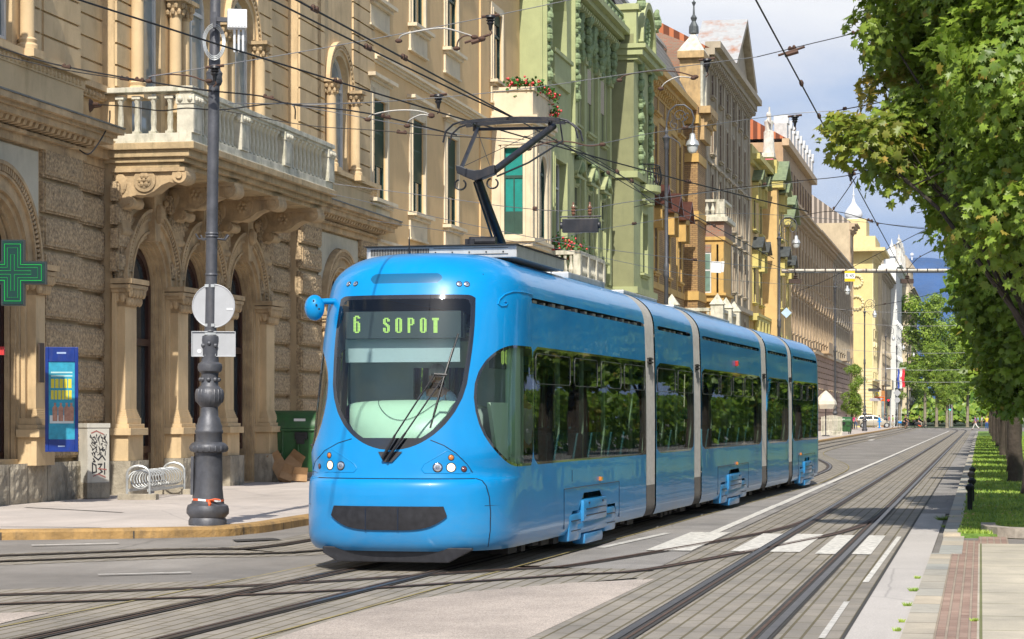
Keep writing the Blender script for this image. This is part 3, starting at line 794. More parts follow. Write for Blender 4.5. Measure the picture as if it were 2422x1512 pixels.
mb.tube(pts, .003, 5); mb.build('dashboard_lid_seam', T_seam, db)
mb = MB(); mb.box(1.85, 1.9, -1.0, -.35, .4, 2.5); mb.box(1.85, 1.9, .25, 1.0, .4, 2.5); mb.box(1.85, 1.9, -.35, .25, 2.2, 2.5)
mb.build('cab_partition', T_intl, TR)
mb = MB(); mb.box(.8, 1.85, -.85, .85, .9, 1.0); mb.build('cab_floor', T_int, TR); mb = MB(); mb.box(1.15, 1.85, -.75, .75, 2.62, 2.68); mb.build('cab_ceiling', T_int, TR)
mb = MB(); mb.box(1.45, 1.70, -1.04, -.98, 1.12, 2.42); mb.prism([(1.42,2.42),(1.62,2.42),(1.52,1.3),(1.40,1.2)], 'y', -1.0, -.94); mb.build('cab_door_pillar', T_mint, TR)
mb = MB(); mb.prism([(.62,1.80),(1.78,1.80),(1.78,1.12),(1.25,1.12),(.9,1.3)], 'y', -.97, -.93); mb.build('cab_side_panel', T_mint, TR)
mb = MB(); mb.box(.84, .94, -1.25+1.25-.62, .60, 2.50, 2.78); mb.build('display_box', T_dsp, TR)
a = inv(817, 803, .80); b_ = inv(1088, 856, .80)
mb = MB(); mb.box(.80, .81, b_.y, a.y, b_.z, a.z); sb = mb.build('sun_blind', M('sun_blind', (.42,.50,.52,1), .7, var=.05), TR)
a = inv(817, 738, .70); b_ = inv(1090, 799, .70)
mb = MB(); mb.box(.70, .80, b_.y, a.y, b_.z, a.z); dp = mb.build('destination_display', T_dsp, TR)
FONT = {'6': ["01110","11011","11000","11000","11110","11011","11011","11011","11011","11011","11011","01110"],
 'S': ["01110","11011","11011","11000","11100","01110","00111","00011","11011","11011","11011","01110"],
 'O': ["01110","11011","11011","11011","11011","11011","11011","11011","11011","11011","11011","01110"],
 'P': ["11110","11011","11011","11011","11011","11110","11000","11000","11000","11000","11000","11000"],
 'T': ["11111","11111","01110","01110","01110","01110","01110","01110","01110","01110","01110","01110"],
 '0': ["01110","11011","11011","11011","11011","11011","11011","11011","11011","11011","11011","01110"],
 '1': ["00110","01110","11110","00110","00110","00110","00110","00110","00110","00110","00110","00110"]}
def led(mb, ch, x0, x1, y0, y1, fn):
    g = FONT[ch]
    for r_, row in enumerate(g):
        for c_, v in enumerate(row):
            if v == '1':
                u0 = x0+(x1-x0)*(c_+.06)/5; u1 = x0+(x1-x0)*(c_+.94)/5; w0 = y0+(y1-y0)*(r_+.08)/12; w1 = y0+(y1-y0)*(r_+.92)/12
                mb.quad(fn(u0,w1), fn(u1,w1), fn(u1,w0), fn(u0,w0))
mb = MB(); fn = lambda x, y: inv(x, y, .694)
led(mb, '6', 836, 852, 747, 788, fn)
for i, ch in enumerate('SOPOT'): led(mb, ch, 906+i*29, 922+i*29, 752, 787.5, fn)
mb.build('display_text', T_led, dp)
mb = MB(); a = inv_side(1163, 820, -.93); b_ = inv_side(1222, 876, -.93); mb.box(a.x, b_.x, -.95, -.90, b_.z, a.z); d2 = mb.build('side_number_display', T_dsp, TR)
mb = MB(); fn2 = lambda x, y: inv_side(x, y, -.954)
for i, ch in enumerate('0611'): led(mb, ch, 1186+i*9.2, 1192.5+i*9.2, 829, 862, fn2)
mb.build('display_text', T_led, d2)
# driver's seat and steering area
mb = MB(); mb.box(1.45, 1.62, -.45, .08, 1.0, 1.75); mb.build('driver_seat', T_int, TR, bevel=.04)
for pts in ([(832,1038),(800,1048),(768,1066),(746,1092),(741,1110),(741,1127)], [(1018,1041),(1050,1054),(1078,1072),(1104,1098),(1122,1124)]):
    o_ = []
    for a, b_ in zip(pts[:-1], pts[1:]):
        for k in range(4): t = k/4; v = on_front(a[0]+(b_[0]-a[0])*t, a[1]+(b_[1]-a[1])*t); o_.append(v)
    mb = MB(); mb.tube(o_, .0055, 5); mb.build('cluster_seam', T_seam, TR)
# ---- lamps
def lens(px, py, r, mat, nm, rim=True, lvl=0.0):
    p = on_front(px, py); n = front_n(p); q = n.to_track_quat('Z', 'Y').to_matrix().to_4x4(); q.translation = p + n*lvl
    mb = MB(); mb.lathe([(r*1.22,-.004),(r*1.22,.004),(r*1.02,.006),(r*1.02,-.0)], n=20, caps=False)
    h_ = mb.build(nm, T_frit, TR, smooth=True); h_.matrix_local = q
    mb = MB(); mb.lathe([(r,.001),(r*.85,.006),(r*.4,.009),(.001,.010)], n=20, caps=False); o = mb.build('lens', mat, h_, smooth=True)
    if mat is T_clear:
        mb = MB(); mb.lathe([(r*.96,.0095),(r*.8,.012),(r*.55,.012),(r*.5,.0095)], n=20, caps=False); mb.build('reflector_ring', T_chrome, h_, smooth=True)
T_clear = M('clear_lamp', (.35,.38,.42,1), .12, .8, var=.5, vs=40, coat=1)
for px, py, r, mt, nm in ((779,1077,.028,T_amber,'indicator'),(781,1100.3,.044,T_lamp,'headlight'),(806.5,1102,.041,T_clear,'headlight'),(756.3,1103,.026,T_redl,'marker_lamp'),
    (1067,1082.4,.028,T_amber,'indicator'),(1035,1106.2,.044,T_clear,'headlight'),(1067,1106.2,.044,T_lamp,'headlight'),(1097.2,1109.5,.028,T_redl,'marker_lamp'),
    (825,672,.026,T_clear,'roof_lamp'),(841.5,671.5,.026,T_clear,'roof_lamp'),(1086,672,.028,T_clear,'roof_lamp'),(1104,672.5,.028,T_clear,'roof_lamp')):
    lens(px, py, r, mt, nm)
# raised rim of each lamp cluster
def front_tube(lst, r, nm, mat, lvl=.0, closed=False, parent=TR):
    pts = []
    for i in range(len(lst) if closed else len(lst)-1):
        a = lst[i]; b_ = lst[(i+1) % len(lst)]
        for k in range(4):
            t = k/4; v = on_front(a[0]+(b_[0]-a[0])*t, a[1]+(b_[1]-a[1])*t); pts.append(v+front_n(v)*lvl)
    if not closed: v = on_front(*lst[-1]); pts.append(v+front_n(v)*lvl)
    mb = MB(); mb.tube(pts, r, 6, closed=closed); return mb.build(nm, mat, parent, smooth=True)
front_tube([(780,1060),(742,1090),(740,1112),(750,1116),(836,1117),(844,1108),(838,1098),(812,1080)], .006, 'lamp_cluster_rim', T_blue, -.002, True)
front_tube([(1058,1066),(1022,1087),(1003,1098),(996,1110),(1004,1119),(1110,1120),(1112,1112),(1095,1085)], .006, 'lamp_cluster_rim', T_blue, -.002, True)
front_tube([(1125,1132),(1140,1137),(1150,1150),(1157,1175),(1160,1210),(1159,1255),(1154,1293)], .007, 'bumper_edge_seam', T_seam, .0)
# roof vent slot on the front
pts = [(884,647),(1042,647),(1050,652),(1052,659),(1048,667),(1040,670),(886,670),(878,666),(875,659),(878,651)]
mb = MB(); vs_ = []
for x, y in pts: v = on_front(x, y); vs_.append(v+front_n(v)*.008)
poly_obj('front_vent', vent_p, M('vent_blue', (.0,.10,.22,1), .3, var=.1, coat=.6), TR)
# hook of the roof fairing
pts = []
for x, y in ((1258,697),(1235,691),(1212,690),(1192,697),(1180,708),(1177,719),(1184,724),(1196,723),(1199,716),(1192,713)):
    v = inv_side(x, y, -1.13)
    for _ in range(12):
        yy = v.y
        w_, a, Ln, n = [np.interp(v.z, RZ[:,0], RZ[:,k]) for k in (1,2,3,4)]
        s_ = max(0, min(1, 1-(v.x-a)/Ln)); ny = -w_*(1-s_**n)**(1/n) if v.x < a+Ln else -w_
        v = inv_side(x, y, .5*yy+.5*ny)
    pts.append(v + Vector((0,-.006,0)))
mb = MB(); mb.tube(pts, .010, 8); mb.build('fairing_hook', T_blue, TR, smooth=True)
# wipers
def wp(x, y, o): v = on_front(x, y); return v + front_n(v)*o
mb = MB(); A = [wp(895,1069,.012), wp(952,1069,.012), wp(928,1094,.02), wp(909,1094,.02)]; mb.add(A, [(3,2,1,0)]); wb = mb.build('wiper_base', T_bump, TR)
mb = MB(); mb.tube([wp(907,1086,.05), wp(925,1056,.06), wp(939,1031,.07)], [.018,.016,.012], 8); mb.tube([wp(939,1031,.07), wp(985,961,.08), wp(1030,891,.09)], .010, 6); mb.build('wiper_arm', T_black, TR, smooth=True)
mb = MB(); mb.tube([wp(918,1089,.05), wp(940,1058,.06), wp(963,1027,.07)], [.018,.016,.012], 8); mb.tube([wp(963,1027,.07), wp(1005,965,.08), wp(1046,902,.09)], .010, 6); mb.build('wiper_arm', T_black, TR, smooth=True)
mb = MB(); mb.tube([wp(1018,1014,.03), wp(1034,958,.03), wp(1048,903,.04), wp(1066,846,.03), wp(1083,791,.02)], .010, 6); mb.tube([wp(1026,985,.05), wp(1048,903,.09), wp(1070,828,.05)], .010, 6); mb.tube([wp(1028,891,.09), wp(1056,893,.09)], .016, 6); mb.build('wiper_blade', T_black, TR, smooth=True)
# camera pod at the left edge
c = inv(744, 728, .75); e_ = inv(772, 713, .85)
mb = MB(); mb.ball(c, .132, 18, 12, (.8,.85,1.08)); mb.tube([c+Vector((0,0,.06)), e_, e_+Vector((.1,-.2,0))], .035, 10); o = mb.build('camera_pod', T_blue, TR, smooth=True)
mb = MB()
for a in range(5): mb.ball(c+Vector((-.07-.01*a, .05-.035*a, .07-.045*abs(a-2))), .012, 8, 6)
mb.build('camera_lenses', T_frit, o, smooth=True)
# side marker lamps
for x, y in ((1418.5,1132.5),(1742,1096),(1893,1074)):
    v = inv_side(x, y); mb = MB(); mb.box(v.x-.05, v.x+.05, -1.185, -1.14, v.z-.028, v.z+.028); mb.build('side_indicator', T_amber, TR, bevel=.012)
v = inv_side(1742, 860); mb = MB(); mb.box(v.x-.05, v.x+.05, -1.19, -1.13, v.z-.05, v.z+.05); mb.build('door_lamp', M('red_lens', (.4,.03,.02,1), .2, var=0, coat=1), TR, bevel=.015)
# bogie covers
def bogie(c, hw):
    mb = MB(); f = 1
    mb.box(c-hw, c-hw*.52, -1.16, -1.0, .13, .47); mb.box(c-hw*.50, c+hw*.50, -1.19, -1.0, .34, .62); mb.box(c+hw*.52, c+hw, -1.16, -1.0, .15, .47)
    mb.box(c-hw*.7, c+hw*.8, -1.165, -1.0, .2, .36); mb.box(c-hw*.42, c+hw*.35, -1.18, -1.0, .06, .20); mb.box(c-hw*.6, c+hw*.72, -1.145, -1.0, .36, .50)
    o = mb.build('bogie_cover', T_blue, TR, bevel=.045, smooth=True)
    rb_ = MB()
    for z in (.42, .50): rb_.tube([(c-hw*.42,-1.192,z),(c+hw*.42,-1.192,z)], .008, 5)
    for z in (.26, .38):
        for s_ in (-1,1): rb_.tube([(c+s_*hw*.58,-1.162,z),(c+s_*hw*.94,-1.162,z)], .008, 5)
    for x in (c-hw*.3, c+hw*.3): rb_.box(x-.03,x+.03,-1.197,-1.188,.56,.585)
    rb_.build('cover_ribs', T_seam, o)
    mb = MB()
    for k in (-1, 1):
        mb.box(c-.75, c+.75, k*.5-.03, k*.5+.03, .3, .5)
        for s_ in (-.9, .9):
            q = [(c+s_+.33*math.cos(a), .34+.33*math.sin(a)) for a in np.linspace(0, 2*math.pi, 25)[:-1]]
            mb.prism([(p[0], p[1]) for p in q], 'y', k*.5-.05, k*.5+.05)
    mb.build('bogie', T_under, TR)
bogie(5.15, 1.42); bogie(17.55, 1.6); bogie(29.35, 1.45)
# panel line above the bogie cut-outs
mb = MB()
for c, h_ in ((5.15,1.7),(17.55,1.9),(29.35,1.7)):
    for a, b_ in (((c-h_,.30),(c-h_,.78)),((c-h_,.78),(c+h_,.78)),((c+h_,.78),(c+h_,.30))): mb.tube([(a[0],-1.150,a[1]),(b_[0],-1.150,b_[1])], .0055, 4)
mb.tube([(3.9,-1.150,.86),(3.9,-1.150,1.0)], .005, 4)
islands(mb.build('hatch_line', T_seam, TR))
mb = MB()
for a, b_ in ((1.0,8.8),(9.7,13.1),(13.9,21.4),(22.3,25.8),(26.6,31.8)):
    mb.box(a, b_, -1.0, 1.0, .20, .30); l = a+.2
    while l < b_-.5:
        w_ = random.uniform(.15,.6); mb.box(l, l+w_, -1.02, -.8, .12+random.random()*.06, .22); l += w_+random.uniform(.1,.4)
mb.build('underframe', T_under, TR)
# roof equipment
mb = MB(); a = inv(867, 598, 2.1); b_ = inv(1222, 598, 2.1); mb.box(2.1, 4.6, b_.y, a.y, 3.46, 3.60); rb = mb.build('roof_box', T_alu, TR, bevel=.01)
mb = MB()
for k in range(40):
    y = a.y-.06-k*.0095*2
    if y > a.y-.75: mb.box(2.085, 2.1, y-.004, y+.004, 3.50, 3.575)
mb.box(2.09, 2.1, b_.y+.1, b_.y+.98, 3.50, 3.505); mb.box(2.09,2.1,b_.y+.1,b_.y+.98,3.57,3.575)
for k in range(5): mb.box(2.09+0, 2.1, b_.y+.15+k*.2, b_.y+.165+k*.2, 3.52, 3.535)
mb.box(2.05, 4.62, b_.y-.02, a.y+.02, 3.60, 3.612); mb.build('box_louvres', T_under, rb)
mb = MB(); mb.box(6.2, 8.6, -.6, .6, 3.46, 3.56); mb.box(10, 12.8, -.6, .6, 3.46, 3.53); mb.box(14.4, 20.8, -.6, .6, 3.46, 3.52); mb.build('roof_gear', T_alu, TR, bevel=.02)
a = inv(1122, 572, 4.3); mb = MB(); q = [(a.x+.06*math.cos(t), a.z+.06*math.sin(t)) for t in np.linspace(0, 6.283, 17)[:-1]]; mb.prism(q, 'y', a.y-.28, a.y+.06); mb.box(a.x-.08, a.x+.08, a.y-.02, a.y+.1, 3.5, a.z+.03); mb.build('pantograph_motor', T_pan, TR)
a = inv(968, 600, 1.8); mb = MB(); mb.lathe([(.012,0),(.008,.18),(.004,.32)], a.x, a.y, 3.46, n=6); mb.build('aerial', T_black, TR)
# pantograph
def pg(px, py, l): return inv(px, py, l)
K1, HD = 3.75, 5.5
base = pg(1187,580,5.1); knee = pg(1126,412,K1)
mb = MB(); mb.tube([base+Vector((.12,0,-.3)), base, pg(1150,480,4.2), pg(1131,425,K1)], [.065,.062,.055,.05], 10)
mb.tube([pg(1171,583,5.3), pg(1122,432,K1+.1)], .016, 6); pa = mb.build('pantograph_lower_arm', T_pan, TR, smooth=True)
mb = MB(); V = [pg(1080,392,K1), pg(1093,394,K1), pg(1108,401,K1), pg(1125,404,K1), pg(1142,402,K1), pg(1160,394,K1), pg(1172,391,K1), pg(1172,412,K1), pg(1140,424,K1), pg(1127,429,K1), pg(1112,424,K1), pg(1083,411,K1)]
n = len(V); mb.add([v+Vector((-.06,0,0)) for v in V]+[v+Vector((.08,0,0)) for v in V], [tuple(range(n))[::-1], tuple(range(n,2*n))]+[(i,(i+1)%n,n+(i+1)%n,n+i) for i in range(n)])
mb.build('pantograph_knee', T_pan, TR, bevel=.008)
mb = MB(); mb.tube([pg(1091,398,K1), pg(1129,306,HD)], .028, 8); mb.tube([pg(1168,405,K1), pg(1309,299,HD)], .045, 10); mb.tube([pg(1176,417,K1), pg(1250,385,K1+.7), pg(1331,334,HD)], .012, 6); mb.tube([pg(1130,306,HD), pg(1303,303,HD)], .020, 8)
mb.tube([pg(1130,312,HD), pg(1158,391,K1)], .004, 4); mb.tube([pg(1098,393,K1), pg(1279,308,HD)], .004, 4); mb.build('pantograph_upper_arm', T_pan, TR, smooth=True)
mb = MB()
for c in ((1089,437),(1165,434)):
    mb.tube([pg(c[0]+13*math.cos(t), c[1]+12*math.sin(t), K1) for t in np.linspace(-1.0, 4.4, 14)], .012, 6)
islands(mb.build('pantograph_cable', T_black, TR, smooth=True))
mb = MB(); hw = .66; hc = pg(1212, 286, HD)
for dl in (-.13, .17):
    pts = [Vector((HD+dl, hc.y+hw*t, hc.z+.02-.035*t*t)) for t in np.linspace(-1,1,9)]
    for i in range(8): 
        a, b_ = pts[i], pts[i+1]; s_ = (b_-a)/2; m_ = (a+b_)/2
        mb.add([(a.x-.03,a.y,a.z-.03),(a.x+.03,a.y,a.z-.03),(b_.x+.03,b_.y,b_.z-.03),(b_.x-.03,b_.y,b_.z-.03),(a.x-.03,a.y,a.z+.012),(a.x+.03,a.y,a.z+.012),(b_.x+.03,b_.y,b_.z+.012),(b_.x-.03,b_.y,b_.z+.012)], [(0,3,2,1),(4,5,6,7),(0,1,5,4),(1,2,6,5),(2,3,7,6),(3,0,4,7)])
    for sg in (-1, 1):
        e0 = Vector((HD+dl, hc.y+hw*sg, hc.z-.01)); mb.tube([e0, e0+Vector((0,.10*sg,-.03)), e0+Vector((0,.2*sg,-.12)), e0+Vector((0,.235*sg,-.26))], .013, 6)
for sg in (-1, 1): mb.tube([(HD-.16, hc.y+.5*sg, hc.z-.04), (HD+.2, hc.y+.5*sg, hc.z-.04)], .02, 6); mb.tube([(HD, hc.y+.5*sg, hc.z-.02), (HD, hc.y+.5*sg, hc.z-.12)], .03, 6)
mb.tube([(HD+.05, hc.y-.62, hc.z-.03), pg(1331,334,HD)], .012, 6)
mb.build('pantograph_head', T_pan, TR)
mb = MB(); a = pg(1156,467,4.1); mb.box(a.x-.03, a.x+.03, a.y-.04, a.y+.04, a.z-.06, a.z+.06); mb.build('arm_sticker', M('white_sticker', (.7,.7,.7,1)), TR) if False else None
# ================================================================= BUILDINGS
from mathutils import noise as mn
def archpts(cx, r, spring, n=12): return [(cx-r*math.cos(math.pi*i/n), spring+r*math.sin(math.pi*i/n)) for i in range(n+1)]
def wall_holes(mb, x0, x1, z0, z1, ops, y=0.0, depth=.3):
    """front sheet with real openings; ops = (xa, xb, za, zb, arched)"""
    xs = {x0, x1}; data = []
    for xa, xb, za, zb, ar in ops:
        xs |= {xa, xb}
        if ar:
            ap = archpts((xa+xb)/2, (xb-xa)/2, zb, 12); xs |= {p[0] for p in ap}
        else: ap = None
        data.append((xa, xb, za, zb, ap))
    xs = sorted(x for x in xs if x0-1e-6 <= x <= x1+1e-6)
    xs = [x for i, x in enumerate(xs) if i == 0 or x-xs[i-1] > 1e-5]
    def top(d, x):
        if not d[4]: return d[3]
        r = (d[1]-d[0])/2; c = (d[0]+d[1])/2; return d[3]+math.sqrt(max(0, r*r-(x-c)**2))
    for a, b_ in zip(xs[:-1], xs[1:]):
        m_ = (a+b_)/2; act = sorted([d for d in data if d[0]-1e-6 < m_ < d[1]+1e-6], key=lambda d: d[2])
        la = lb = z0
        for d in act:
            if d[2] > min(la, lb)+1e-5: mb.quad((a,y,la), (b_,y,lb), (b_,y,d[2]), (a,y,d[2]))
            la, lb = top(d, a), top(d, b_)
        if z1 > max(la, lb)+1e-5: mb.quad((a,y,la), (b_,y,lb), (b_,y,z1), (a,y,z1))
    for d in data:
        xa, xb, za, zb, ap = d; Y2 = y+depth
        mb.quad((xa,y,za), (xa,y,zb), (xa,Y2,zb), (xa,Y2,za)); mb.quad((xb,y,zb), (xb,y,za), (xb,Y2,za), (xb,Y2,zb)); mb.quad((xa,y,za), (xa,Y2,za), (xb,Y2,za), (xb,y,za))
        if ap:
            for i in range(len(ap)-1): mb.quad((ap[i][0],y,ap[i][1]), (ap[i+1][0],y,ap[i+1][1]), (ap[i+1][0],Y2,ap[i+1][1]), (ap[i][0],Y2,ap[i][1]))
        else: mb.quad((xa,y,zb), (xb,y,zb), (xb,Y2,zb), (xa,Y2,zb))
def ring(mb, cx, cz, r0, r1, y0, y1, n=20, a0=0, a1=math.pi):
    for i in range(n):
        a, b_ = a0+(a1-a0)*i/n, a0+(a1-a0)*(i+1)/n
        p = [(cx+r*math.cos(t), cz+r*math.sin(t)) for t in (a, b_) for r in (r0, r1)]
        (A0, A1, B0, B1) = p
        mb.quad((A0[0],y0,A0[1]), (A1[0],y0,A1[1]), (B1[0],y0,B1[1]), (B0[0],y0,B0[1]))
        mb.quad((A1[0],y0,A1[1]), (A1[0],y1,A1[1]), (B1[0],y1,B1[1]), (B1[0],y0,B1[1]))
        mb.quad((A0[0],y1,A0[1]), (A0[0],y0,A0[1]), (B0[0],y0,B0[1]), (B0[0],y1,B0[1]))
def cornice(mb, x0, x1, z, steps, ends=True):
    """steps = (z offset0, z offset1, projection)"""
    for a, b_, p in steps: mb.box(x0-(p if ends else 0), x1+(p if ends else 0), -p, .05, z+a, z+b_)
def modillions(mb, x0, x1, z, sp, w_, h_, p, y=0):
    n = max(1, int((x1-x0)/sp)); sp = (x1-x0)/n
    for i in range(n):
        c = x0+sp*(i+.5); mb.prism([(y,z),(y-p*.35,z+.02),(y-p*.45,z+h_*.45),(y-p*.9,z+h_*.55),(y-p,z+h_),(y,z+h_)], 'x', c-w_/2, c+w_/2)
def rough_panel(mb, x0, x1, z0, z1, y, amp=.045, seed=0, cell=.05):
    nx = max(3, int((x1-x0)/cell)); nz = max(3, int((z1-z0)/cell)); b0 = len(mb.v); vs_ = []
    for j in range(nz+1):
        for i in range(nx+1):
            X = x0+(x1-x0)*i/nx; Z = z0+(z1-z0)*j/nz; e = min(i, nx-i, j, nz-j)
            d = 0 if e == 0 else amp*(.35+1.3*abs(mn.noise((X*13+seed, Z*15, seed*3.1)))+.5*mn.noise((X*21, Z*21, seed)))
            vs_.append((X, y-d, Z))
    mb.add(vs_, [(j*(nx+1)+i, j*(nx+1)+i+1, (j+1)*(nx+1)+i+1, (j+1)*(nx+1)+i) for j in range(nz) for i in range(nx)])
def quoin_block(mb, x0, x1, y, z0, z1, seed):
    mb.box(x0, x1, y-.08, y+.05, z0+.03, z1-.05); mb.box(x0+.045, x1-.045, y-.115, y-.07, z0+.07, z1-.09)
    rough_panel(mb, x0+.11, x1-.11, z0+.12, z1-.14, y-.118, .026, seed, .035)
def courses(mb, x0, x1, y, z0, z1, h_=.42, p=.05):
    z = z0
    while z < z1-.05: mb.box(x0, x1, y-p, y+.02, z, min(z+h_-.045, z1)); z += h_
def win(par, xc, w_, z0, z1, y=0, dep=.10, frame=None, pane=None, arch=False, trim=None, tw=.16, sill=.0, hood=None, shutter=None, sh_h=.62, mull=1, tr=.68, apron=None, detail=True, fb=.06, curtain=None):
    x0, x1 = xc-w_/2, xc+w_/2; Y = y+dep; mb = MB()
    mb.box(x0, x0+fb, Y-.05, Y+.03, z0, z1); mb.box(x1-fb, x1, Y-.05, Y+.03, z0, z1); mb.box(x0+fb, x1-fb, Y-.05, Y+.03, z0, z0+fb)
    if arch: ring(mb, xc, z1, w_/2-fb, w_/2, Y-.05, Y+.03, 12)
    else: mb.box(x0+fb, x1-fb, Y-.05, Y+.03, z1-fb, z1)
    zt = z0+(z1-z0)*tr if not arch else z1
    mb.box(x0+fb, x1-fb, Y-.045, Y+.02, zt-.04, zt+.04)
    for k in range(mull):
        xm = x0+(x1-x0)*(k+1)/(mull+1); mb.box(xm-.03, xm+.03, Y-.04, Y+.02, z0+fb, zt-.04)
    wn = mb.build('window', frame, par)
    mb = MB()
    if arch:
        ap = archpts(xc, w_/2, z1, 12); mb.add([(x0,Y,z0),(x1,Y,z0)]+[(p[0],Y,p[1]) for p in ap[::-1]], [tuple(range(15))])
    else: mb.quad((x0,Y,z0), (x1,Y,z0), (x1,Y,z1), (x0,Y,z1))
    mb.build('pane', pane, wn)
    if curtain:
        mb = MB(); mb.quad((x0+fb,Y-.012,z1-(z1-z0)*curtain[1]), (x1-fb,Y-.012,z1-(z1-z0)*curtain[1]), (x1-fb,Y-.012,z1-fb), (x0+fb,Y-.012,z1-fb)); mb.build('curtain', curtain[0], wn)
    if trim:
        mb = MB(); e = tw
        if not arch:
            mb.box(x0-e, x0, y-.05, y+.0, z0, z1+e); mb.box(x1, x1+e, y-.05, y, z0, z1+e); mb.box(x0, x1, y-.05, y, z1, z1+e)
            mb.box(x0-e*.35, x0, y-.08, y-.05, z0, z1+e*.35); mb.box(x1, x1+e*.35, y-.08, y-.05, z0, z1+e*.35)
        else:
            mb.box(x0-e, x0, y-.05, y, z0, z1); mb.box(x1, x1+e, y-.05, y, z0, z1); ring(mb, xc, z1, w_/2, w_/2+e, y-.06, y)
        if sill: mb.box(x0-e*1.5, x1+e*1.5, y-sill, y, z0-.14, z0-.04); mb.box(x0-e*1.1, x1+e*1.1, y-sill*.6, y, z0-.24, z0-.14)
        if apron: mb.box(x0-e, x1+e, y-.06, y, z0-.24-apron, z0-.24); mb.box(x0-e*1.3, x1+e*1.3, y-.1, y, z0-.30-apron, z0-.24-apron)
        zt = z1+e
        if hood == 'flat': mb.box(x0-e*1.3, x1+e*1.3, y-.14, y, zt+.18, zt+.26); mb.box(x0-e*1.9, x1+e*1.9, y-.26, y, zt+.26, zt+.36); mb.box(x0-e, x1+e, y-.06, y, zt, zt+.18)
        if hood == 'ped':
            mb.box(x0-e*1.6, x1+e*1.6, y-.26, y, zt+.05, zt+.16); q = [(x0-e*1.9, zt+.16), (x1+e*1.9, zt+.16), (xc, zt+.16+w_*.48)]; mb.prism(q, 'y', y-.16, y)
            for sg in (-1, 1):
                a = (xc+sg*(w_/2+e*2.1), zt+.15); b_ = (xc, zt+.2+w_*.5); mb.prism([a, b_, (b_[0], b_[1]+.13), (a[0], a[1]+.13)], 'y', y-.32, y)
        mb.build('surround', trim, wn)
    if shutter:
        mb = MB(); z = z1-(z1-z0)*sh_h; k = z
        while k < z1-fb: mb.add([(x0+fb,Y-.03,k),(x1-fb,Y-.03,k),(x1-fb,Y-.06,k+.05),(x0+fb,Y-.06,k+.05),(x0+fb,Y-.03,k+.062),(x1-fb,Y-.03,k+.062)], [(0,1,2,3),(3,2,5,4)]); k += .062
        mb.build('shutter', shutter, wn)
    return wn
def tile_mat(name, c, c2, sc=3.2):
    m, nt, b = new_mat(name); co = objco(nt); wv = nt.nodes.new('ShaderNodeTexBrick'); L(nt, objco(nt, (1,1,1.3)), wv.inputs['Vector'])
    wv.inputs['Scale'].default_value = 1; wv.inputs['Brick Width'].default_value = .24; wv.inputs['Row Height'].default_value = .32; wv.inputs['Mortar Size'].default_value = .02
    wv.inputs['Color1'].default_value = c; wv.inputs['Color2'].default_value = c2; wv.inputs['Mortar'].default_value = scl(c,.35)
    L(nt, mixc(nt, .4, wv.outputs['Color'], mixc(nt, noise(nt, 1.1, 5, co), (.5,.5,.5,1), (1.3,1.3,1.3,1)), 'MULTIPLY'), b.inputs['Base Color']); b.inputs['Roughness'].default_value = .85
    bump(nt, b, wv.outputs['Fac'], .04); return m
def brick_mat(name, c, c2, mo, bw=.26, bh=.085, ax='xz', mort=.012):
    m, nt, b = new_mat(name); t = nt.nodes.new('ShaderNodeTexCoord'); s_ = nt.nodes.new('ShaderNodeSeparateXYZ'); L(nt, t.outputs['Object'], s_.inputs[0]); cb = nt.nodes.new('ShaderNodeCombineXYZ')
    L(nt, math_n(nt, 'ADD', s_.outputs[0], s_.outputs[1]), cb.inputs[0]); L(nt, s_.outputs[2], cb.inputs[1])
    wv = nt.nodes.new('ShaderNodeTexBrick'); L(nt, cb.outputs[0], wv.inputs['Vector']); wv.inputs['Scale'].default_value = 1
    wv.inputs['Brick Width'].default_value = bw; wv.inputs['Row Height'].default_value = bh; wv.inputs['Mortar Size'].default_value = mort
    wv.inputs['Color1'].default_value = c; wv.inputs['Color2'].default_value = c2; wv.inputs['Mortar'].default_value = mo
    L(nt, mixc(nt, .5, wv.outputs['Color'], mixc(nt, noise(nt, .9, 6, t.outputs['Object']), (.6,.6,.6,1), (1.3,1.3,1.3,1)), 'MULTIPLY'), b.inputs['Base Color']); b.inputs['Roughness'].default_value = .85
    bump(nt, b, math_n(nt, 'SUBTRACT', 1.0, wv.outputs['Fac']), .01); return m
DR = (.10,.085,.065,1)
S_up = M('ochre_stucco', (.60,.445,.255,1), .85, var=.14, vs=1.2, bs=22, bd=.004, dirt=.4, dc=(.20,.13,.06,1))
S_low = M('ochre_carved_stone', (.48,.35,.20,1), .88, var=.3, vs=2.5, bs=18, bd=.012, dirt=.6, dc=(.115,.085,.055,1))
S_rough = M('vermiculated_stone', (.47,.35,.21,1), .9, var=.6, vs=17, bs=26, bd=.035, dirt=.6, dc=(.16,.115,.075,1), ds=4)
S_stone = M('grey_base_stone', (.34,.30,.23,1), .92, var=.35, vs=2.5, bs=9, bd=.03, dirt=.8, dc=(.07,.065,.055,1), ds=2)
S_white = M('weathered_white_stone', (.56,.53,.43,1), .85, var=.25, vs=4, bs=25, bd=.006, dirt=.9, dc=(.20,.21,.13,1), ds=2)
S_pale = M('pale_smooth_render', (.50,.47,.37,1), .85, var=.15, vs=1.5, dirt=.35, dc=(.25,.22,.15,1))
S_lead = M('lead_flashing', (.10,.11,.11,1), .5, .4, var=.3)
W_brown = M('dark_brown_wood', (.045,.018,.013,1), .4, var=.3, vs=4)
W_white = M('white_window_frame', (.62,.62,.60,1), .5, var=.1)
W_wood = M('old_brown_frame', (.16,.10,.06,1), .6, var=.3)
P_dark = dark_pane('dark_pane', (.03,.04,.045,1)); P_pale = dark_pane('pale_pane', (.22,.26,.27,1), .08)
W_green = M('dark_green_shutter', (.022,.065,.048,1), .55, var=.2)
def building(name, s0, label, tf=TF):
    return empty(name, P(s0, tf, 0), ANG, label, 'building')
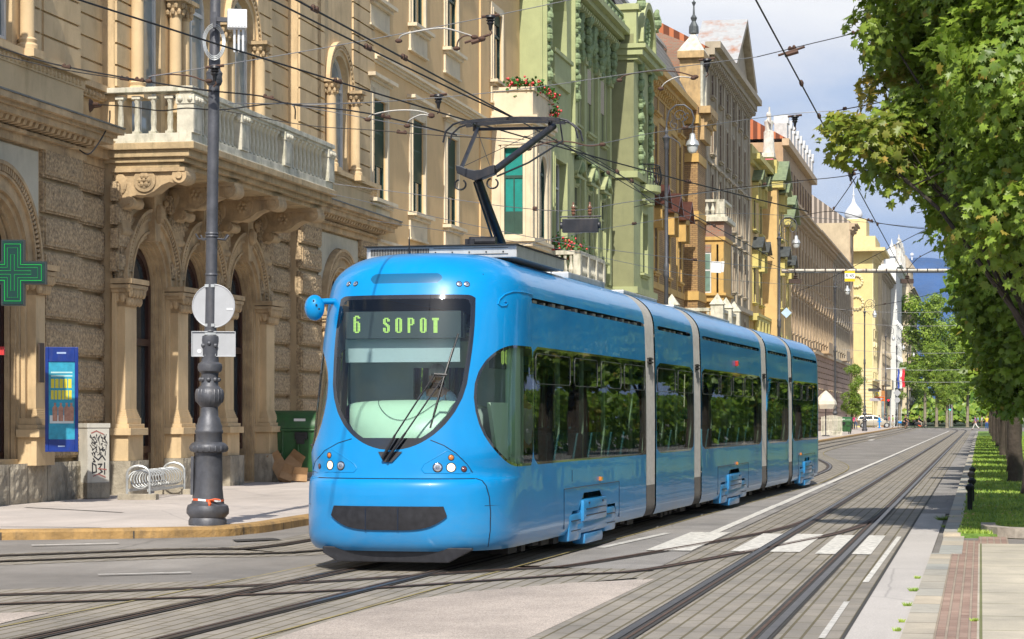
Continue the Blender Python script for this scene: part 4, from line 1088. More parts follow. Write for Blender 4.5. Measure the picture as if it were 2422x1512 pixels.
def bobj(mb, nm, mat, par, **k): return mb.build(nm, mat, par, **k)
# ----------------------------------------------------------------- 1 ornate ochre palace
B = building('ornate_palace', 33, 'ochre palace with rough stone blocks, arched doors and a long white balustraded balcony')
X = lambda s: s-33
A0, A1, C0_, C1, E0, E1 = 0, X(39.54), X(41.35), X(51.15), X(53.4), X(60.4)
H1 = 22
doors = [X(43.07), X(46.03), X(48.97)]; PIER = [X(41.6), X(44.55), X(47.5), X(50.45)]
arcs = [X(35.75), X(56.9)]
mb = MB()
wall_holes(mb, A0, A1, 0, H1, [(arcs[0]-1.15, arcs[0]+1.15, .9, 4.3, True), (arcs[0]-.85, arcs[0]+.85, 8.2, 10.3, True)], 0, .55)
wall_holes(mb, E0, E1, 0, H1, [(arcs[1]-1.15, arcs[1]+1.15, .9, 4.3, True), (arcs[1]-.85, arcs[1]+.85, 8.2, 10.3, True)], 0, .55)
wall_holes(mb, C0_, C1, 0, H1, [(d-1.0, d+1.0, .14, 4.25, True) for d in doors] + [(d-.8, d+.8, 7.05, 10.4, True) for d in doors], 0, .75)
wall_holes(mb, A1, C0_, 0, H1, [], .3); wall_holes(mb, C1, E0, 0, H1, [], .3)
for a, y0, y1 in ((A1,0,.3),(C0_,0,.3),(C1,0,.3),(E0,0,.3)): mb.quad((a,y0,0),(a,y1,0),(a,y1,H1),(a,y0,H1))
mb.quad((0,0,0),(0,0,H1),(0,14,H1),(0,14,0)); mb.quad((E1,14,0),(E1,14,H1),(E1,0,H1),(E1,0,0)); mb.quad((0,0,H1),(E1,0,H1),(E1,14,H1),(0,14,H1))
bobj(mb, 'wall', two_tone('two_tone_stucco', (.50,.375,.22,1), (.60,.445,.255,1), 6.5, rough=.88, var=.18, vs=1.4, bs=20, bd=.006, dirt=.6, dc=(.17,.12,.07,1)), B)
# stone courses of the upper storeys
for a, b_, y in ((X(37.85),A1,0),(A1,C0_,.3),(C1+.0,E0,.3),(E0,X(55.2),0),(X(58.7),E1,0),(C0_,X(42.1),0),(X(50.1),C1,0)): mb = MB(); courses(mb, a, b_, y, 8.12, 16, .43); bobj(mb, 'stone_courses', S_up, B)
for k in range(3):
    if k < 2: mb = MB(); courses(mb, doors[k]+1.15+.28, doors[k+1]-1.15-.28, 0, 8.12, 10.3, .43); bobj(mb, 'stone_courses', S_up, B)
for a0 in arcs:
    for a, b_ in ((a0-2.0, a0-1.35),(a0+1.35, a0+2.0)): mb = MB(); courses(mb, a, b_, 0, 8.12, 16, .43); bobj(mb, 'stone_courses', S_up, B)
# rough blocks
mb = MB(); sd = 0
for a, b_, y in ((X(37.75),A1,0),(A1+.02,C0_,.3),(C1,E0,.3),(E0,X(55.1),0),(X(58.75),E1,0),(C0_, C0_+.22, 0),(C1-.35,C1,0)):
    mb = MB()
    for k in range(9):
        z = .86+k*.635; sd += 1
        quoin_block(mb, a, b_, y, z, z+.635, sd)
    bobj(mb, 'rusticated_blocks', S_rough, B)
for d in [PIER[i] for i in range(4)]:                 # rough stones above the capitals
    mb = MB()
    for k in range(4): sd += 1; quoin_block(mb, d-.42+(k%2)*.02, d+.42, -.02, 4.45+k*.46, 4.45+(k+1)*.46, sd)
    bobj(mb, 'rusticated_blocks', S_rough, B)
for a, b_, y in ((A0,A1+.06,0),(A1+.07,C0_-.07,.3),(C1+.07,E0-.07,.3),(E0-.06,E1,0)):
    x = a; mb = MB()
    while x < b_-.1: w_ = min(random.uniform(.7,1.2), b_-x); rough_panel(mb, x+.01, x+w_-.01, .1, .82, y-.17, .03, x, .09); mb.box(x+.012, x+w_-.012, y-.165, y+.02, .08, .80); x += w_
    bobj(mb, 'plinth', S_stone, B)
for d in PIER: mb = MB(); mb.box(d-.48, d+.48, -.42, .02, .08, .78); rough_panel(mb, d-.48, d+.48, .1, .78, -.425, .025, d, .09); bobj(mb, 'plinth', S_stone, B)
# pilasters of the three doors
def pilaster(d, w_=.30, base=.78):
    mb = MB(); mb.box(d-.40, d+.40, -.34, .02, base, 1.28); mb.box(d-.47, d+.47, -.42, .02, 1.28, 1.42)
    mb.box(d-.42, d+.42, -.36, 0, 1.42, 1.50); mb.box(d-.37, d+.37, -.31, 0, 1.50, 1.62)
    for k in range(4): mb.box(d-w_-.05+.015*k, d+w_+.05-.015*k, -.29+.012*k, 0, 1.62+.04*k, 1.66+.04*k)
    mb.box(d-w_, d+w_, -.24, 0, 1.78, 3.80)
    for sg in (-1, 1): mb.box(d+sg*w_*1.0+(.0 if sg>0 else -.10), d+sg*w_+(.10 if sg>0 else 0), -.08, 0, 1.45, 4.2)
    o = bobj(mb, 'pilaster', S_up, B, bevel=.008)
    mb = MB()
    for k in range(6): e = .0+.05*k*(1 if k < 4 else 1.1); mb.box(d-w_-e*.7+.02, d+w_+e*.7-.02, -.25-e*.6, 0, 3.80+.07*k, 3.87+.07*k)
    for sx in np.linspace(-w_, w_, 5):                # leaves
        for r_ in range(2): mb.ball((d+sx*(1+.15*r_), -.30-.06*r_, 3.92+.16*r_), .075, 7, 5, (1,.8,1.5))
    for sg in (-1, 1): mb.ball((d+sg*(w_+.08), -.33, 4.16), .10, 8, 6, (1,1,.9))
    for sy in (-.08,-.2): mb.ball((d-w_-.04, sy, 4.0), .08, 7, 5, (.8,1,1.6))
    mb.box(d-w_-.18, d+w_+.18, -.44, 0, 4.24, 4.34); mb.build('capital', S_low, o)
for d in PIER: pilaster(d)
for a0 in arcs:
    for sg in (-1, 1): pilaster(a0+sg*1.52, .20)
# archivolts with rows of small teeth
def archivolt(c, r, spring, name='archivolt'):
    mb = MB()
    for r0, r1, p in ((r,r+.10,.06),(r+.10,r+.15,.13),(r+.15,r+.36,.10),(r+.36,r+.41,.16),(r+.53,r+.60,.20)): ring(mb, c, spring, r0, r1, -p, .02, 24)
    n = int(math.pi*(r+.47)/.085)
    for i in range(n):
        a = math.pi*(i+.5)/n; ca, sa = math.cos(a), math.sin(a); da = .022; q = []
        for rr, s_ in ((r+.42,-1),(r+.42,1),(r+.53,1),(r+.53,-1)): q.append((c+rr*ca-s_*da*sa, spring+rr*sa+s_*da*ca))
        mb.prism(q, 'y', -.18, 0)
    bobj(mb, name, S_low, B)
for d in doors: archivolt(d, .96, 4.30)
for a0 in arcs: archivolt(a0, 1.15, 4.3)
# reveal mouldings and doors
for d in doors:
    mb = MB()
    for k, (yy, rr) in enumerate(((.04,.05),(.11,.09),(.18,.13))):
        ring(mb, d, 4.25, 1.0-rr, 1.01, yy, yy+.065, 18); mb.box(d-1.0, d-1.0+rr, yy, yy+.065, .14, 4.25); mb.box(d+1.0-rr, d+1.0, yy, yy+.065, .14, 4.25)
    bobj(mb, 'door_reveal', S_low, B)
    mb = MB(); Y = .30; mb.box(d-.85, d+.85, Y, Y+.06, .14, .9)
    for x in (d-.85, d-.06, d+.75): mb.box(x, x+.12, Y-.05, Y+.05, .9, 4.2)
    for z in (.9, 3.1, 4.15): mb.box(d-.85, d+.85, Y-.06, Y+.045, z, z+.14)
    ring(mb, d, 4.25, .72, .86, Y-.05, Y+.05, 16)
    for x in (d-.62, d+.16): mb.box(x, x+.46, Y-.03, Y, .25, .8)
    dr = bobj(mb, 'door', W_brown, B)
    mb = MB(); ap = archpts(d, .86, 4.25); mb.add([(d-.86,Y+.03,.9),(d+.86,Y+.03,.9)]+[(p[0],Y+.03,p[1]) for p in ap[::-1]], [tuple(range(15))]); mb.build('pane', P_dark, dr)
for a0 in arcs:
    win(B, a0, 2.3, .9, 4.3, 0, .30, W_brown, P_dark, True, mull=1, fb=.12)
    mb = MB()
    for yy, rr in ((.05,.07),(.15,.12)): ring(mb, a0, 4.3, 1.15-rr, 1.16, yy, yy+.08, 18); mb.box(a0-1.15, a0-1.15+rr, yy, yy+.08, .9, 4.3); mb.box(a0+1.15-rr, a0+1.15, yy, yy+.08, .9, 4.3)
    bobj(mb, 'window_reveal', S_low, B)
# upper arched windows with columns
def upper_arch(c, r, z0, sp):
    win(B, c, 2*r, z0, sp, 0, .16, W_white, P_pale, True, fb=.09, mull=1)
    mb = MB()
    for r0, r1, p in ((r,r+.14,.07),(r+.14,r+.19,.12),(r+.19,r+.30,.08),(r+.30,r+.36,.14)): ring(mb, c, sp, r0, r1, -p, .02, 20)
    for i in range(26):
        a = math.pi*(i+.5)/26; mb.ball((c+(r+.245)*math.cos(a), -.09, sp+(r+.245)*math.sin(a)), .05, 6, 4)
    bobj(mb, 'archivolt', S_up, B)
for d in doors: upper_arch(d, .8, 7.05, 10.4)
for a0 in arcs: upper_arch(a0, .85, 8.2, 10.3)
def column(d, y=-.16, z0=8.1, z1=9.95, r=.13):
    mb = MB(); mb.lathe([(r*1.5,z0),(r*1.5,z0+.08),(r*1.2,z0+.12),(r*1.35,z0+.18),(r,z0+.22),(r*.95,z1)], d, y, 0, 14); mb.box(d-r*1.7, d+r*1.7, y-r*1.7, y+r*1.7, z0-.14, z0)
    o = bobj(mb, 'column', S_up, B, smooth=True); mb = MB(); mb.lathe([(r*.95,z1),(r*1.15,z1+.05),(r*1.1,z1+.15),(r*1.7,z1+.33)], d, y, 0, 12)
    for k in range(8):
        for h_ in (0,1): a = k*math.pi/4+h_*.4; mb.ball((d+r*1.3*math.cos(a)*(1+.15*h_), y+r*1.3*math.sin(a)*(1+.15*h_), z1+.12+.13*h_), .05, 6, 4, (1,1,1.5))
    mb.box(d-r*2, d+r*2, y-r*2, y+r*1.6, z1+.33, z1+.41); mb.build('capital', S_low, o)
for d in (PIER[1], PIER[2]): column(d-.24); column(d+.24)
column(PIER[0]+.55); column(PIER[3]-.55)
for a0 in arcs: column(a0-1.14); column(a0+1.14)
# main cornice and sill courses, one run per wall plane
for a, b_, y, nm in ((A0,A1,0,'cornice'),(E0,E1,0,'cornice')):
    mb = MB()
    for z0, z1, p in ((6.45,6.60,.12),(6.60,6.66,.22),(6.80,6.92,.50),(6.92,6.99,.56),(6.99,7.10,.66)): mb.box(a-(0 if a == 0 else p), b_+p, y-p, y+.02, z0, z1)
    modillions(mb, a, b_, 6.60, .24, .13, .20, .42, y); c = bobj(mb, 'cornice', S_low, B)
    mb = MB(); mb.box(a-(0 if a == 0 else .68), b_+.68, y-.68, y+.02, 7.10, 7.13); mb.build('flashing', S_lead, c)
    mb = MB(); mb.box(a, b_+.06, y-.08, y+.01, 7.13, 7.80); mb.box(a, b_+.16, y-.2, y+.01, 7.98, 8.1)
    for x in np.arange(a+.1, b_, .17): mb.ball((x, y-.09, 7.89), .065, 6, 4)
    mb.box(a, b_+.10, y-.1, y+.01, 7.80, 7.98); bobj(mb, 'sill_course', S_up, B)
for a, b_ in ((A1,C0_),(C1,E0)):
    mb = MB()
    for z0, z1, p in ((6.5,6.66,.1),(6.66,6.84,.22),(6.84,7.02,.36)): mb.box(a+(.5 if a == A1 else 0), b_-(.5 if a != A1 else 0), .3-p, .32, z0, z1)
    mb.box(a, b_, .10, .31, 7.98, 8.1); mb.box(a, b_, .20, .31, 7.80, 7.98)
    for x in np.arange(a+.1, b_, .17): mb.ball((x, .19, 7.89), .065, 6, 4)
    bobj(mb, 'recess_course', S_low, B)
# balcony
b0, b1 = X(41.2), X(51.0); PB = 1.66
mb = MB()
for z0, z1, p, e in ((6.50,6.60,1.34,-.14),(6.60,6.70,1.46,-.08),(6.70,6.84,1.58,-.02),(6.84,6.97,1.70,.05)): mb.box(b0-e, b1+e, -p, .3, z0, z1)
slab = bobj(mb, 'balcony_slab', M('stained_ochre_slab', (.46,.345,.195,1), .88, var=.25, vs=2.5, bs=18, bd=.01, dirt=.7, dc=(.13,.12,.07,1), ds=2), B, bevel=.012)
mb = MB(); mb.box(b0+.02, b1-.02, -PB, .2, 6.97, 7.0)
mb.box(b0+.05, b1-.05, -PB+.04, -PB+.30, 7.0, 7.16)
mb.box(b0+.05, b0+.31, -PB+.3, .3, 7.0, 7.16); mb.box(b1-.31, b1-.05, -PB+.3, 0, 7.0, 7.16)
bal = bobj(mb, 'balcony', S_white, B, bevel=.012)
mb = MB(); mb.box(b0+.0, b1, -PB, -PB+.34, 7.96, 8.06); mb.box(b0, b0+.34, -PB+.34, .3, 7.96, 8.06); mb.box(b1-.34, b1, -PB+.34, 0, 7.96, 8.06)
mb.box(b0+.05, b1-.05, -PB+.05, -PB+.29, 7.90, 7.96); mb.build('hand_rail', S_white, bal, bevel=.01)
peds = [b0+.30, X(44.4), X(47.35), b1-.30]
def pedestal(x, y):
    mb = MB(); mb.box(x-.24, x+.24, y-.17, y+.17, 7.16, 7.72); mb.box(x-.26, x+.26, y-.19, y+.19, 7.72, 7.90)
    for k in (-.14, 0, .14): mb.ball((x+k, y-.19, 7.81), .06, 8, 5); 
    for k in (-.1, .1): mb.ball((x-.26, y+k, 7.81), .06, 8, 5)
    mb.box(x-.19, x+.19, y-.175, y-.165, 7.22, 7.66); mb.build('pedestal', S_white, bal, bevel=.006)
for x in peds: pedestal(x, -PB+.17)
bp_ = None
def baluster(x, y):
    global bp_
    if bp_ is None:
        mb = MB(); mb.box(-.075,.075,-.075,.075,7.16,7.21); mb.lathe([(.07,7.21),(.05,7.26),(.055,7.34),(.062,7.42),(.045,7.74),(.05,7.76),(.08,7.84)], n=8); mb.box(-.085,.085,-.085,.085,7.84,7.90)
        bp_ = mb.build('baluster', S_white, bal, smooth=True); bp_.location = (x,y,0)
    else:
        c = bp_.copy(); COL.objects.link(c); c.parent = bal; c.location = (x,y,0)
for a, b_ in zip(peds[:-1], peds[1:]):
    n = 9
    for k in range(n): baluster(a+.30+(b_-a-.6)*(k+.5)/n, -PB+.17)
for k in range(4): baluster(b0+.17, -PB+.52+k*.34)
for k in range(3): baluster(b1-.17, -PB+.52+k*.36)
# consoles
for i, d in enumerate(PIER):
    mb = MB(); hw = .23
    prof = [(.05,6.5),(.05,5.15),(-.08,5.18),(-.16,5.34),(-.14,5.52),(-.10,5.7),(-.26,5.78),(-.34,5.95),(-.45,5.98),(-.62,5.97),(-.80,6.04),(-.96,6.16),(-1.12,6.22),(-1.30,6.18),(-1.42,6.22),(-1.46,6.36),(-1.40,6.5)]
    mb.prism(prof, 'x', d-hw, d+hw)
    for y, z, r in ((-1.34,6.34,.15),(-.30,5.84,.11),(-.10,5.28,.09)):
        q = [(y+r*math.cos(t), z+r*math.sin(t)) for t in np.linspace(0,6.283,17)[:-1]]; mb.prism(q, 'x', d-hw-.05, d+hw+.05)
        q = [(y+r*.45*math.cos(t), z+r*.45*math.sin(t)) for t in np.linspace(0,6.283,11)[:-1]]; mb.prism(q, 'x', d-hw-.09, d+hw+.09)
    y, z = -.62, 6.26
    for r, e in ((.23,.035),(.19,.02),(.15,.05)):
        q = [(y+r*math.cos(t), z+r*math.sin(t)) for t in np.linspace(0,6.283,21)[:-1]]; mb.prism(q, 'x', d-hw-e, d+hw+e)
    for k in range(6): a = k*math.pi/3; mb.ball((d-hw-.05, y+.09*math.cos(a), z+.09*math.sin(a)), .05, 6, 4, (.7,1,1))
    mb.ball((d-hw-.06, y, z), .04, 6, 5); mb.ball((d-hw-.02, -.12, 6.2), .13, 8, 6, (.3,1,1.6))
    mb.box(d-hw-.07, d+hw+.07, -1.46, .05, 6.42, 6.5); mb.build('console', S_low, B)
for d in doors:                                           # carved spandrels between the consoles
    mb = MB()
    for sg in (-1, 1):
        m2_ = MB()
        for k in range(9): m2_.ball((d+sg*random.uniform(.75,1.3), -.05, random.uniform(5.35,6.2)), random.uniform(.06,.12), 6, 5, (1,.8,1))
        bobj(m2_, 'carved_leaves', S_low, B)
    mb.prism([(d-.13,5.2),(d+.13,5.2),(d+.2,6.2),(d-.2,6.2)], 'y', -.24, 0); mb.ball((d,-.26,5.75), .14, 8, 6, (1,1,1.4)); bobj(mb, 'carved_ornament', S_low, B)
# pale plaster panels beside the arched windows
for a0 in arcs: 
    mb = MB(); r = 1.78; ap = archpts(a0, r, 4.3, 20); x0, x1 = a0-1.9, a0+1.9
    for i in range(20): mb.quad((ap[i][0],-.03,ap[i][1]), (ap[i+1][0],-.03,ap[i+1][1]), (ap[i+1][0],-.03,6.4), (ap[i][0],-.03,6.4))
    mb.quad((x0,-.03,4.4),(ap[0][0],-.03,4.4),(ap[0][0],-.03,6.4),(x0,-.03,6.4)); mb.quad((ap[-1][0],-.03,4.4),(x1,-.03,4.4),(x1,-.03,6.4),(ap[-1][0],-.03,6.4)); bobj(mb, 'render_panel', S_pale, B)
mb = MB(); mb.box(X(37.1), X(37.3), -.30, -.27, 2.25, 2.95)
bobj(mb, 'intercom_panel', M('rusty_box', (.06,.04,.03,1), .6), B)
# ----------------------------------------------------------------- 2 cream house with oriel
s0, s1 = 60.4, 80.7; B = building('cream_house', s0, 'smooth cream house with dark green shutters, an oriel and a flower balcony'); X = lambda s: s-s0
S_crm = M('cream_stucco', (.66,.455,.23,1), .85, var=.07, vs=1.0, bs=22, bd=.003, dirt=.22, dc=(.3,.2,.1,1))
S_crt = M('cream_trim', (.66,.56,.40,1), .8, var=.1, vs=2, dirt=.35, dc=(.25,.19,.13,1))
cols = [X(fs(887+8)), X(fs(987)), X(fs(1067)), X(fs(1175))]
ops = []; rowsz = [(1.2,4.6),(7.75,10.55),(13.35,15.75),(18.0,20.2)]
for c in cols:
    for a, b_ in rowsz:
        if c == cols[3] and a == 7.75: continue
        ops.append((c-.75, c+.75, a, b_, False))
mb = MB(); W = s1-s0; wall_holes(mb, 0, W, 0, 22, ops, 0, .3); mb.quad((0,0,0),(0,0,22),(0,13,22),(0,13,0)); mb.quad((W,13,0),(W,13,22),(W,0,22),(W,0,0)); mb.quad((0,0,22),(W,0,22),(W,13,22),(0,13,22)); bobj(mb, 'wall', S_crm, B)
for c in cols:
    for i, (a, b_) in enumerate(rowsz):
        if c == cols[3] and a == 7.75: continue
        win(B, c, 1.5, a, b_, 0, .10, W_green, P_dark, trim=S_crt, tw=.26, sill=.28, hood='flat' if i == 1 else None, shutter=W_green if i in (1,2) else None, sh_h=.66 if i == 1 else .15, apron=.55 if i in (1,2,3) else None)
mb = MB(); cornice(mb, 0, W, 11.55, ((0,.08,.05),(.08,.16,.12),(.16,.24,.2)), False); cornice(mb, 0, W, 6.3, ((0,.1,.06),(.1,.22,.14),(.22,.3,.22)), False); cornice(mb, 0, W, 17.0, ((0,.1,.06),(.1,.2,.14)), False); bobj(mb, 'string_course', S_crt, B)
mb = MB(); mb.box(X(73.9), X(75.2), -.06, 0, 6.6, 17); bobj(mb, 'wall_strip', S_crm, B)
# oriel
o0, o1, OP = X(75.9), X(79.35), 1.45
mb = MB()
zz = [(7.0,7.3,.35),(7.3,7.55,.2),(7.55,7.7,.0)]
for a, b_, k in zz: mb.box(o0+k*.5, o1-k*.5, -OP+k, 0, a, b_)
mb.box(o0-.08, o1+.08, -OP-.08, 0, 7.70, 7.82); mb.box(o0-.12, o1+.12, -OP-.12, 0, 11.75, 11.9); mb.box(o0-.2, o1+.2, -OP-.2, 0, 11.9, 12.05)
mb.prism([(o0+.4,0),(o1-.4,0),(o1-.9,-OP+.7),(o0+.9,-OP+.7)], 'z', 6.2, 7.0); orl = bobj(mb, 'oriel', S_crt, B)
mb = MB()                                     # side face towards the viewer, with a real opening
def side_holes(mb, y0, y1, z0, z1, op, x, dep):
    t = MB(); wall_holes(t, y0, y1, z0, z1, op, 0, dep); b0_ = len(mb.v); mb.add([(x+v[1], -v[0], v[2]) for v in t.v], [f[::-1] for f in t.f])
side_holes(mb, 0, OP, 7.82, 11.75, [(.42, 1.12, 7.95, 10.95, False)], o0, .15)
wall_holes(mb, o0, o1, 7.82, 11.75, [(o0+1.1, o1-1.1, 7.95, 10.2, True)], -OP, .2)
mb.quad((o1,-OP,7.82),(o1,0,7.82),(o1,0,11.75),(o1,-OP,11.75))
mb.build('oriel_wall', S_crt, orl)
mb = MB()
for y in (-.40, -1.16): mb.box(o0-.06, o0, y-.05, y+.05, 7.82, 11.3)
for y in (-.25,-1.33): mb.box(o0-.04, o0, y-.06, y+.06, 7.82, 11.6)
mb.box(o0-.08, o0, -1.3, -.25, 11.05, 11.2); mb.box(o0-.05, o0, -1.2, -.35, 10.95, 11.05)
for x in (o0+.5, o0+.9, o1-.9, o1-.5): mb.box(x-.08, x+.08, -OP-.06, -OP, 7.82, 11.6)
mb.build('oriel_mouldings', S_crt, orl)
mb = MB(); x = o0+.13; mb.quad((x,-.42,7.95),(x,-1.12,7.95),(x,-1.12,10.95),(x,-.42,10.95)); mb.build('teal_blind', M('teal_blind', (.0,.22,.19,1), .7, var=.15, vs=6), orl)
mb = MB(); x = o0+.10; mb.box(x, x+.05, -.47, -.42, 7.95, 10.95); mb.box(x, x+.05, -1.12, -1.07, 7.95, 10.95); mb.box(x, x+.05, -1.07, -.47, 9.9, 10.0); mb.box(x, x+.05, -.79, -.75, 7.95, 9.9)
mb.box(x+.01, x+.04, -1.07, -.47, 7.95, 8.75); mb.build('oriel_window', W_green, orl)
xc = (o0+o1)/2; win(B, xc, o1-o0-2.2, 7.95, 10.2, -OP, .1, W_green, P_dark, True, trim=S_crt, tw=.2)
mb = MB(); mb.box(o0, o1, -OP, -OP+.14, 12.05, 12.92); mb.box(o0, o0+.14, -OP+.14, 0, 12.05, 12.92); mb.box(o1-.14, o1, -OP+.14, 0, 12.05, 12.92)
for a in (0,): mb.box(o0-.06, o1+.06, -OP-.06, -OP+.2, 12.92, 13.04); mb.box(o0-.06, o0+.2, -OP+.2, 0, 12.92, 13.04); mb.box(o1-.2, o1+.06, -OP+.2, 0, 12.92, 13.04)
mb.build('balcony_parapet', S_crt, orl)
ORIEL = (s0, o0, o1, OP)
# stone balcony further along (over the shop fronts)
mb = MB(); mb.box(X(79.6), W+4.4, -1.2, 0, 6.0, 6.25)
bal2 = None
# ----------------------------------------------------------------- 3 green art nouveau house
s0, s1 = 80.7, 108.2; B = building('green_house', s0, 'light green art nouveau house with carved garlands, arches and a gabled bay'); X = lambda s: s-s0; W = s1-s0
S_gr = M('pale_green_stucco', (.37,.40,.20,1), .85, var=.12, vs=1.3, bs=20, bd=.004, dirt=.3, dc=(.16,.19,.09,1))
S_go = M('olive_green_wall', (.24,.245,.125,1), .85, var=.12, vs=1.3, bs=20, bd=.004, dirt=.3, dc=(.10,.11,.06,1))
S_gc = M('green_carving', (.23,.30,.155,1), .85, var=.25, vs=5, bs=15, bd=.02, dirt=.5, dc=(.08,.11,.06,1), ds=3)
W_cream = M('beige_roller_blind', (.50,.42,.33,1), .7, var=.1)
gx = [X(fs(x)) for x in (1322, 1361, 1393, 1424)]; l0, l1 = .0, X(fs(1308)); y0 = X(101.7)
ops = []
for c in gx: ops += [(c-.62, c+.62, 13.9, 16.7, True), (c-.6, c+.6, 8.6, 11.3, False), (c-.6, c+.6, 3.9, 6.4, False)]
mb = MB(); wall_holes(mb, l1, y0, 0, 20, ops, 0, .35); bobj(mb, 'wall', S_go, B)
for c in gx:
    wn = win(B, c, 1.24, 13.9, 16.7, 0, .04, S_gr, P_dark, True, trim=S_gr, tw=.2, sill=.2)
    mb = MB(); z = 15.2
    while z < 17.1: mb.box(c-.55, c+.55, .0, .03, z, z+.07); z += .085
    mb.build('roller_blind', W_cream, wn)
    win(B, c, 1.2, 8.6, 11.3, 0, .04, S_gr, P_dark, trim=S_gr, tw=.24, sill=.2, hood='ped'); win(B, c, 1.2, 3.9, 6.4, 0, .04, S_gr, P_dark, trim=S_gr, tw=.2, sill=.2)
    mb = MB(); mb.ball((c,-.22,12.05), .22, 10, 8, (.8,1,1.3)); mb.ball((c,-.2,12.45), .26, 8, 6, (1.1,.8,.5)); mb.box(c-.16, c+.16, -.2, 0, 11.4, 11.8)   # face mask over the window
    for k in range(7): mb.ball((c+random.uniform(-.4,.4), -.12, 11.6+random.random()*.6), .12, 6, 5)
    mb.build('carved_head', S_gc, B)
    mb = MB()
    for k in range(16): a = math.pi*k/15; mb.ball((c+.86*math.cos(a), -.12, 16.75+.86*math.sin(a)), .15+.05*(k%2), 7, 5, (1,1,1))
    for k in range(8): mb.ball((c+random.uniform(-.25,.25), -.22, 17.4+k*.14), random.uniform(.13,.22), 7, 5, (1,1,1.3))
    mb.build('garland', S_gc, B)
mids = [(a+b_)/2 for a, b_ in zip(gx[:-1], gx[1:])] + [gx[0]-1.9, gx[-1]+1.6]
for c in mids:
    mb = MB(); mb.box(c-.22, c+.22, -.14, 0, 7.6, 16.6); mb.box(c-.32, c+.32, -.2, 0, 12.6, 12.9); mb.box(c-.30, c+.30, -.22, 0, 16.6, 16.9); pl = bobj(mb, 'pilaster', S_gr, B)
    mb = MB()
    for k in range(12): mb.ball((c+.12*math.sin(k*2.1), -.2-.05*(k%3), 16.95+k*.13), .17+.04*math.cos(k), 7, 5)
    for sg in (-1,1): mb.ball((c+sg*.22,-.3,18.5), .2, 8, 6)
    mb.build('carved_console', S_gc, pl)
mb = MB()
for a, b_, z0, z1, p in ((l1,y0,12.55,12.75,.16),(l1,y0,7.2,7.45,.2),(l1,y0,18.7,18.9,.3),(l1,y0,18.9,19.15,.6),(l1,y0,19.15,19.4,.85)): mb.box(a, b_, -p, 0, z0, z1)
modillions(mb, l1, y0, 18.35, .45, .2, .35, .5); bobj(mb, 'cornice', S_gr, B)
mb = MB(); mb.box(l1, y0, -.5, -.35, 19.4, 20.0); mb.box(l1, y0, -.56, -.3, 20.0, 20.1)
for x in np.arange(l1+.4, y0, 1.0): mb.ball((x, -.52, 19.7), .25, 8, 6, (1.3,.4,.7))
bobj(mb, 'parapet', S_gc, B)
# left loggia block
GP = .85
mb = MB(); lc = (l0+l1)/2+.2; wall_holes(mb, l0, l1, 0, 21, [(lc-1.5, lc+1.5, 15.4, 17.0, True), (lc-1.2, lc+1.2, 8.4, 11.4, False), (lc-1.2, lc+1.2, 3.6, 6.6, False)], -GP, 1.3); mb.quad((l0,-GP,0),(l0,-GP,21),(l0,0,21),(l0,0,0)); mb.quad((l1,0,0),(l1,0,21),(l1,-GP,21),(l1,-GP,0))
mb.quad((lc-1.5,.45,15.4),(lc+1.5,.45,15.4),(lc+1.5,.45,18.6),(lc-1.5,.45,18.6)); mb.box(lc-1.7, lc+1.7, -GP-.12, -GP, 14.2, 15.4); mb.box(lc-1.9, lc+1.9, -GP-.2, -GP, 15.3, 15.45); bobj(mb, 'loggia_block', S_gr, B)
win(B, lc, 2.4, 8.4, 11.4, -GP, .3, W_white, P_dark, trim=S_gr, tw=.2, sill=.2); win(B, lc, 2.4, 3.6, 6.6, -GP, .3, W_white, P_dark, trim=S_gr, tw=.2, sill=.2)
for c in (l0+.35, l1-.35):
    mb = MB(); mb.box(c-.25, c+.25, -GP-.16, -GP, 12, 19.6); o = bobj(mb, 'pilaster', S_gr, B); mb = MB()
    for k in range(26): mb.ball((c+.14*math.sin(k*2.3), -GP-.18, 14.2+k*.2), .14+.05*math.cos(k*1.7), 7, 5)
    mb.build('carved_panel', S_gc, o)
# right bay with gable
q0, q1, QP = X(101.7), X(108.05), 1.02
mb = MB(); qc = (q0+q1)/2; wall_holes(mb, q0, q1, 0, 19.2, [(qc-1.0, qc+1.0, 13.3, 15.7, True), (qc-.8, qc+.8, 8.4, 11.2, False), (qc-.8, qc+.8, 4, 6.4, False)], -QP, .9)
mb.quad((q1,-QP,0),(q1,0,0),(q1,0,19.2),(q1,-QP,19.2)); mb.quad((qc-1,-.15,13.3),(qc+1,-.15,13.3),(qc+1,-.15,16.7),(qc-1,-.15,16.7)); bobj(mb, 'bay_wall', S_gr, B)
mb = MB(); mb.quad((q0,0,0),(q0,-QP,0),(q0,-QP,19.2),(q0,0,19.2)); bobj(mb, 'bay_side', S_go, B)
win(B, qc, 1.6, 8.4, 11.2, -QP, .3, S_gr, P_dark, trim=S_gr, tw=.25, sill=.2, hood='flat'); win(B, qc, 1.6, 4, 6.4, -QP, .3, S_gr, P_dark, trim=S_gr, tw=.2)
mb = MB()
for z0, z1, p in ((12.6,12.9,.2),(7.3,7.6,.2)): m2_ = MB(); m2_.box(q0-p*.6, q1+p*.3, -QP-p, 0, z0, z1); bobj(m2_, 'bay_band', S_gr, B)
for z0, z1, p in ((18.0,18.2,.2),(18.2,18.5,.45),(18.5,18.7,.6)): mb.box(q0-p*.6, q1+p*.3, -QP-p, 0, z0, z1)
bobj(mb, 'bay_cornice', S_gr, B)
for a0 in (q0+.3, q1-.3): mb = MB(); mb.box(a0-.28, a0+.28, -QP-.12, 0, 18.7, 20.3); mb.box(a0-.4, a0+.4, -QP-.25, 0, 20.3, 20.55); bobj(mb, 'bay_post', S_gr, B)
mb = MB()
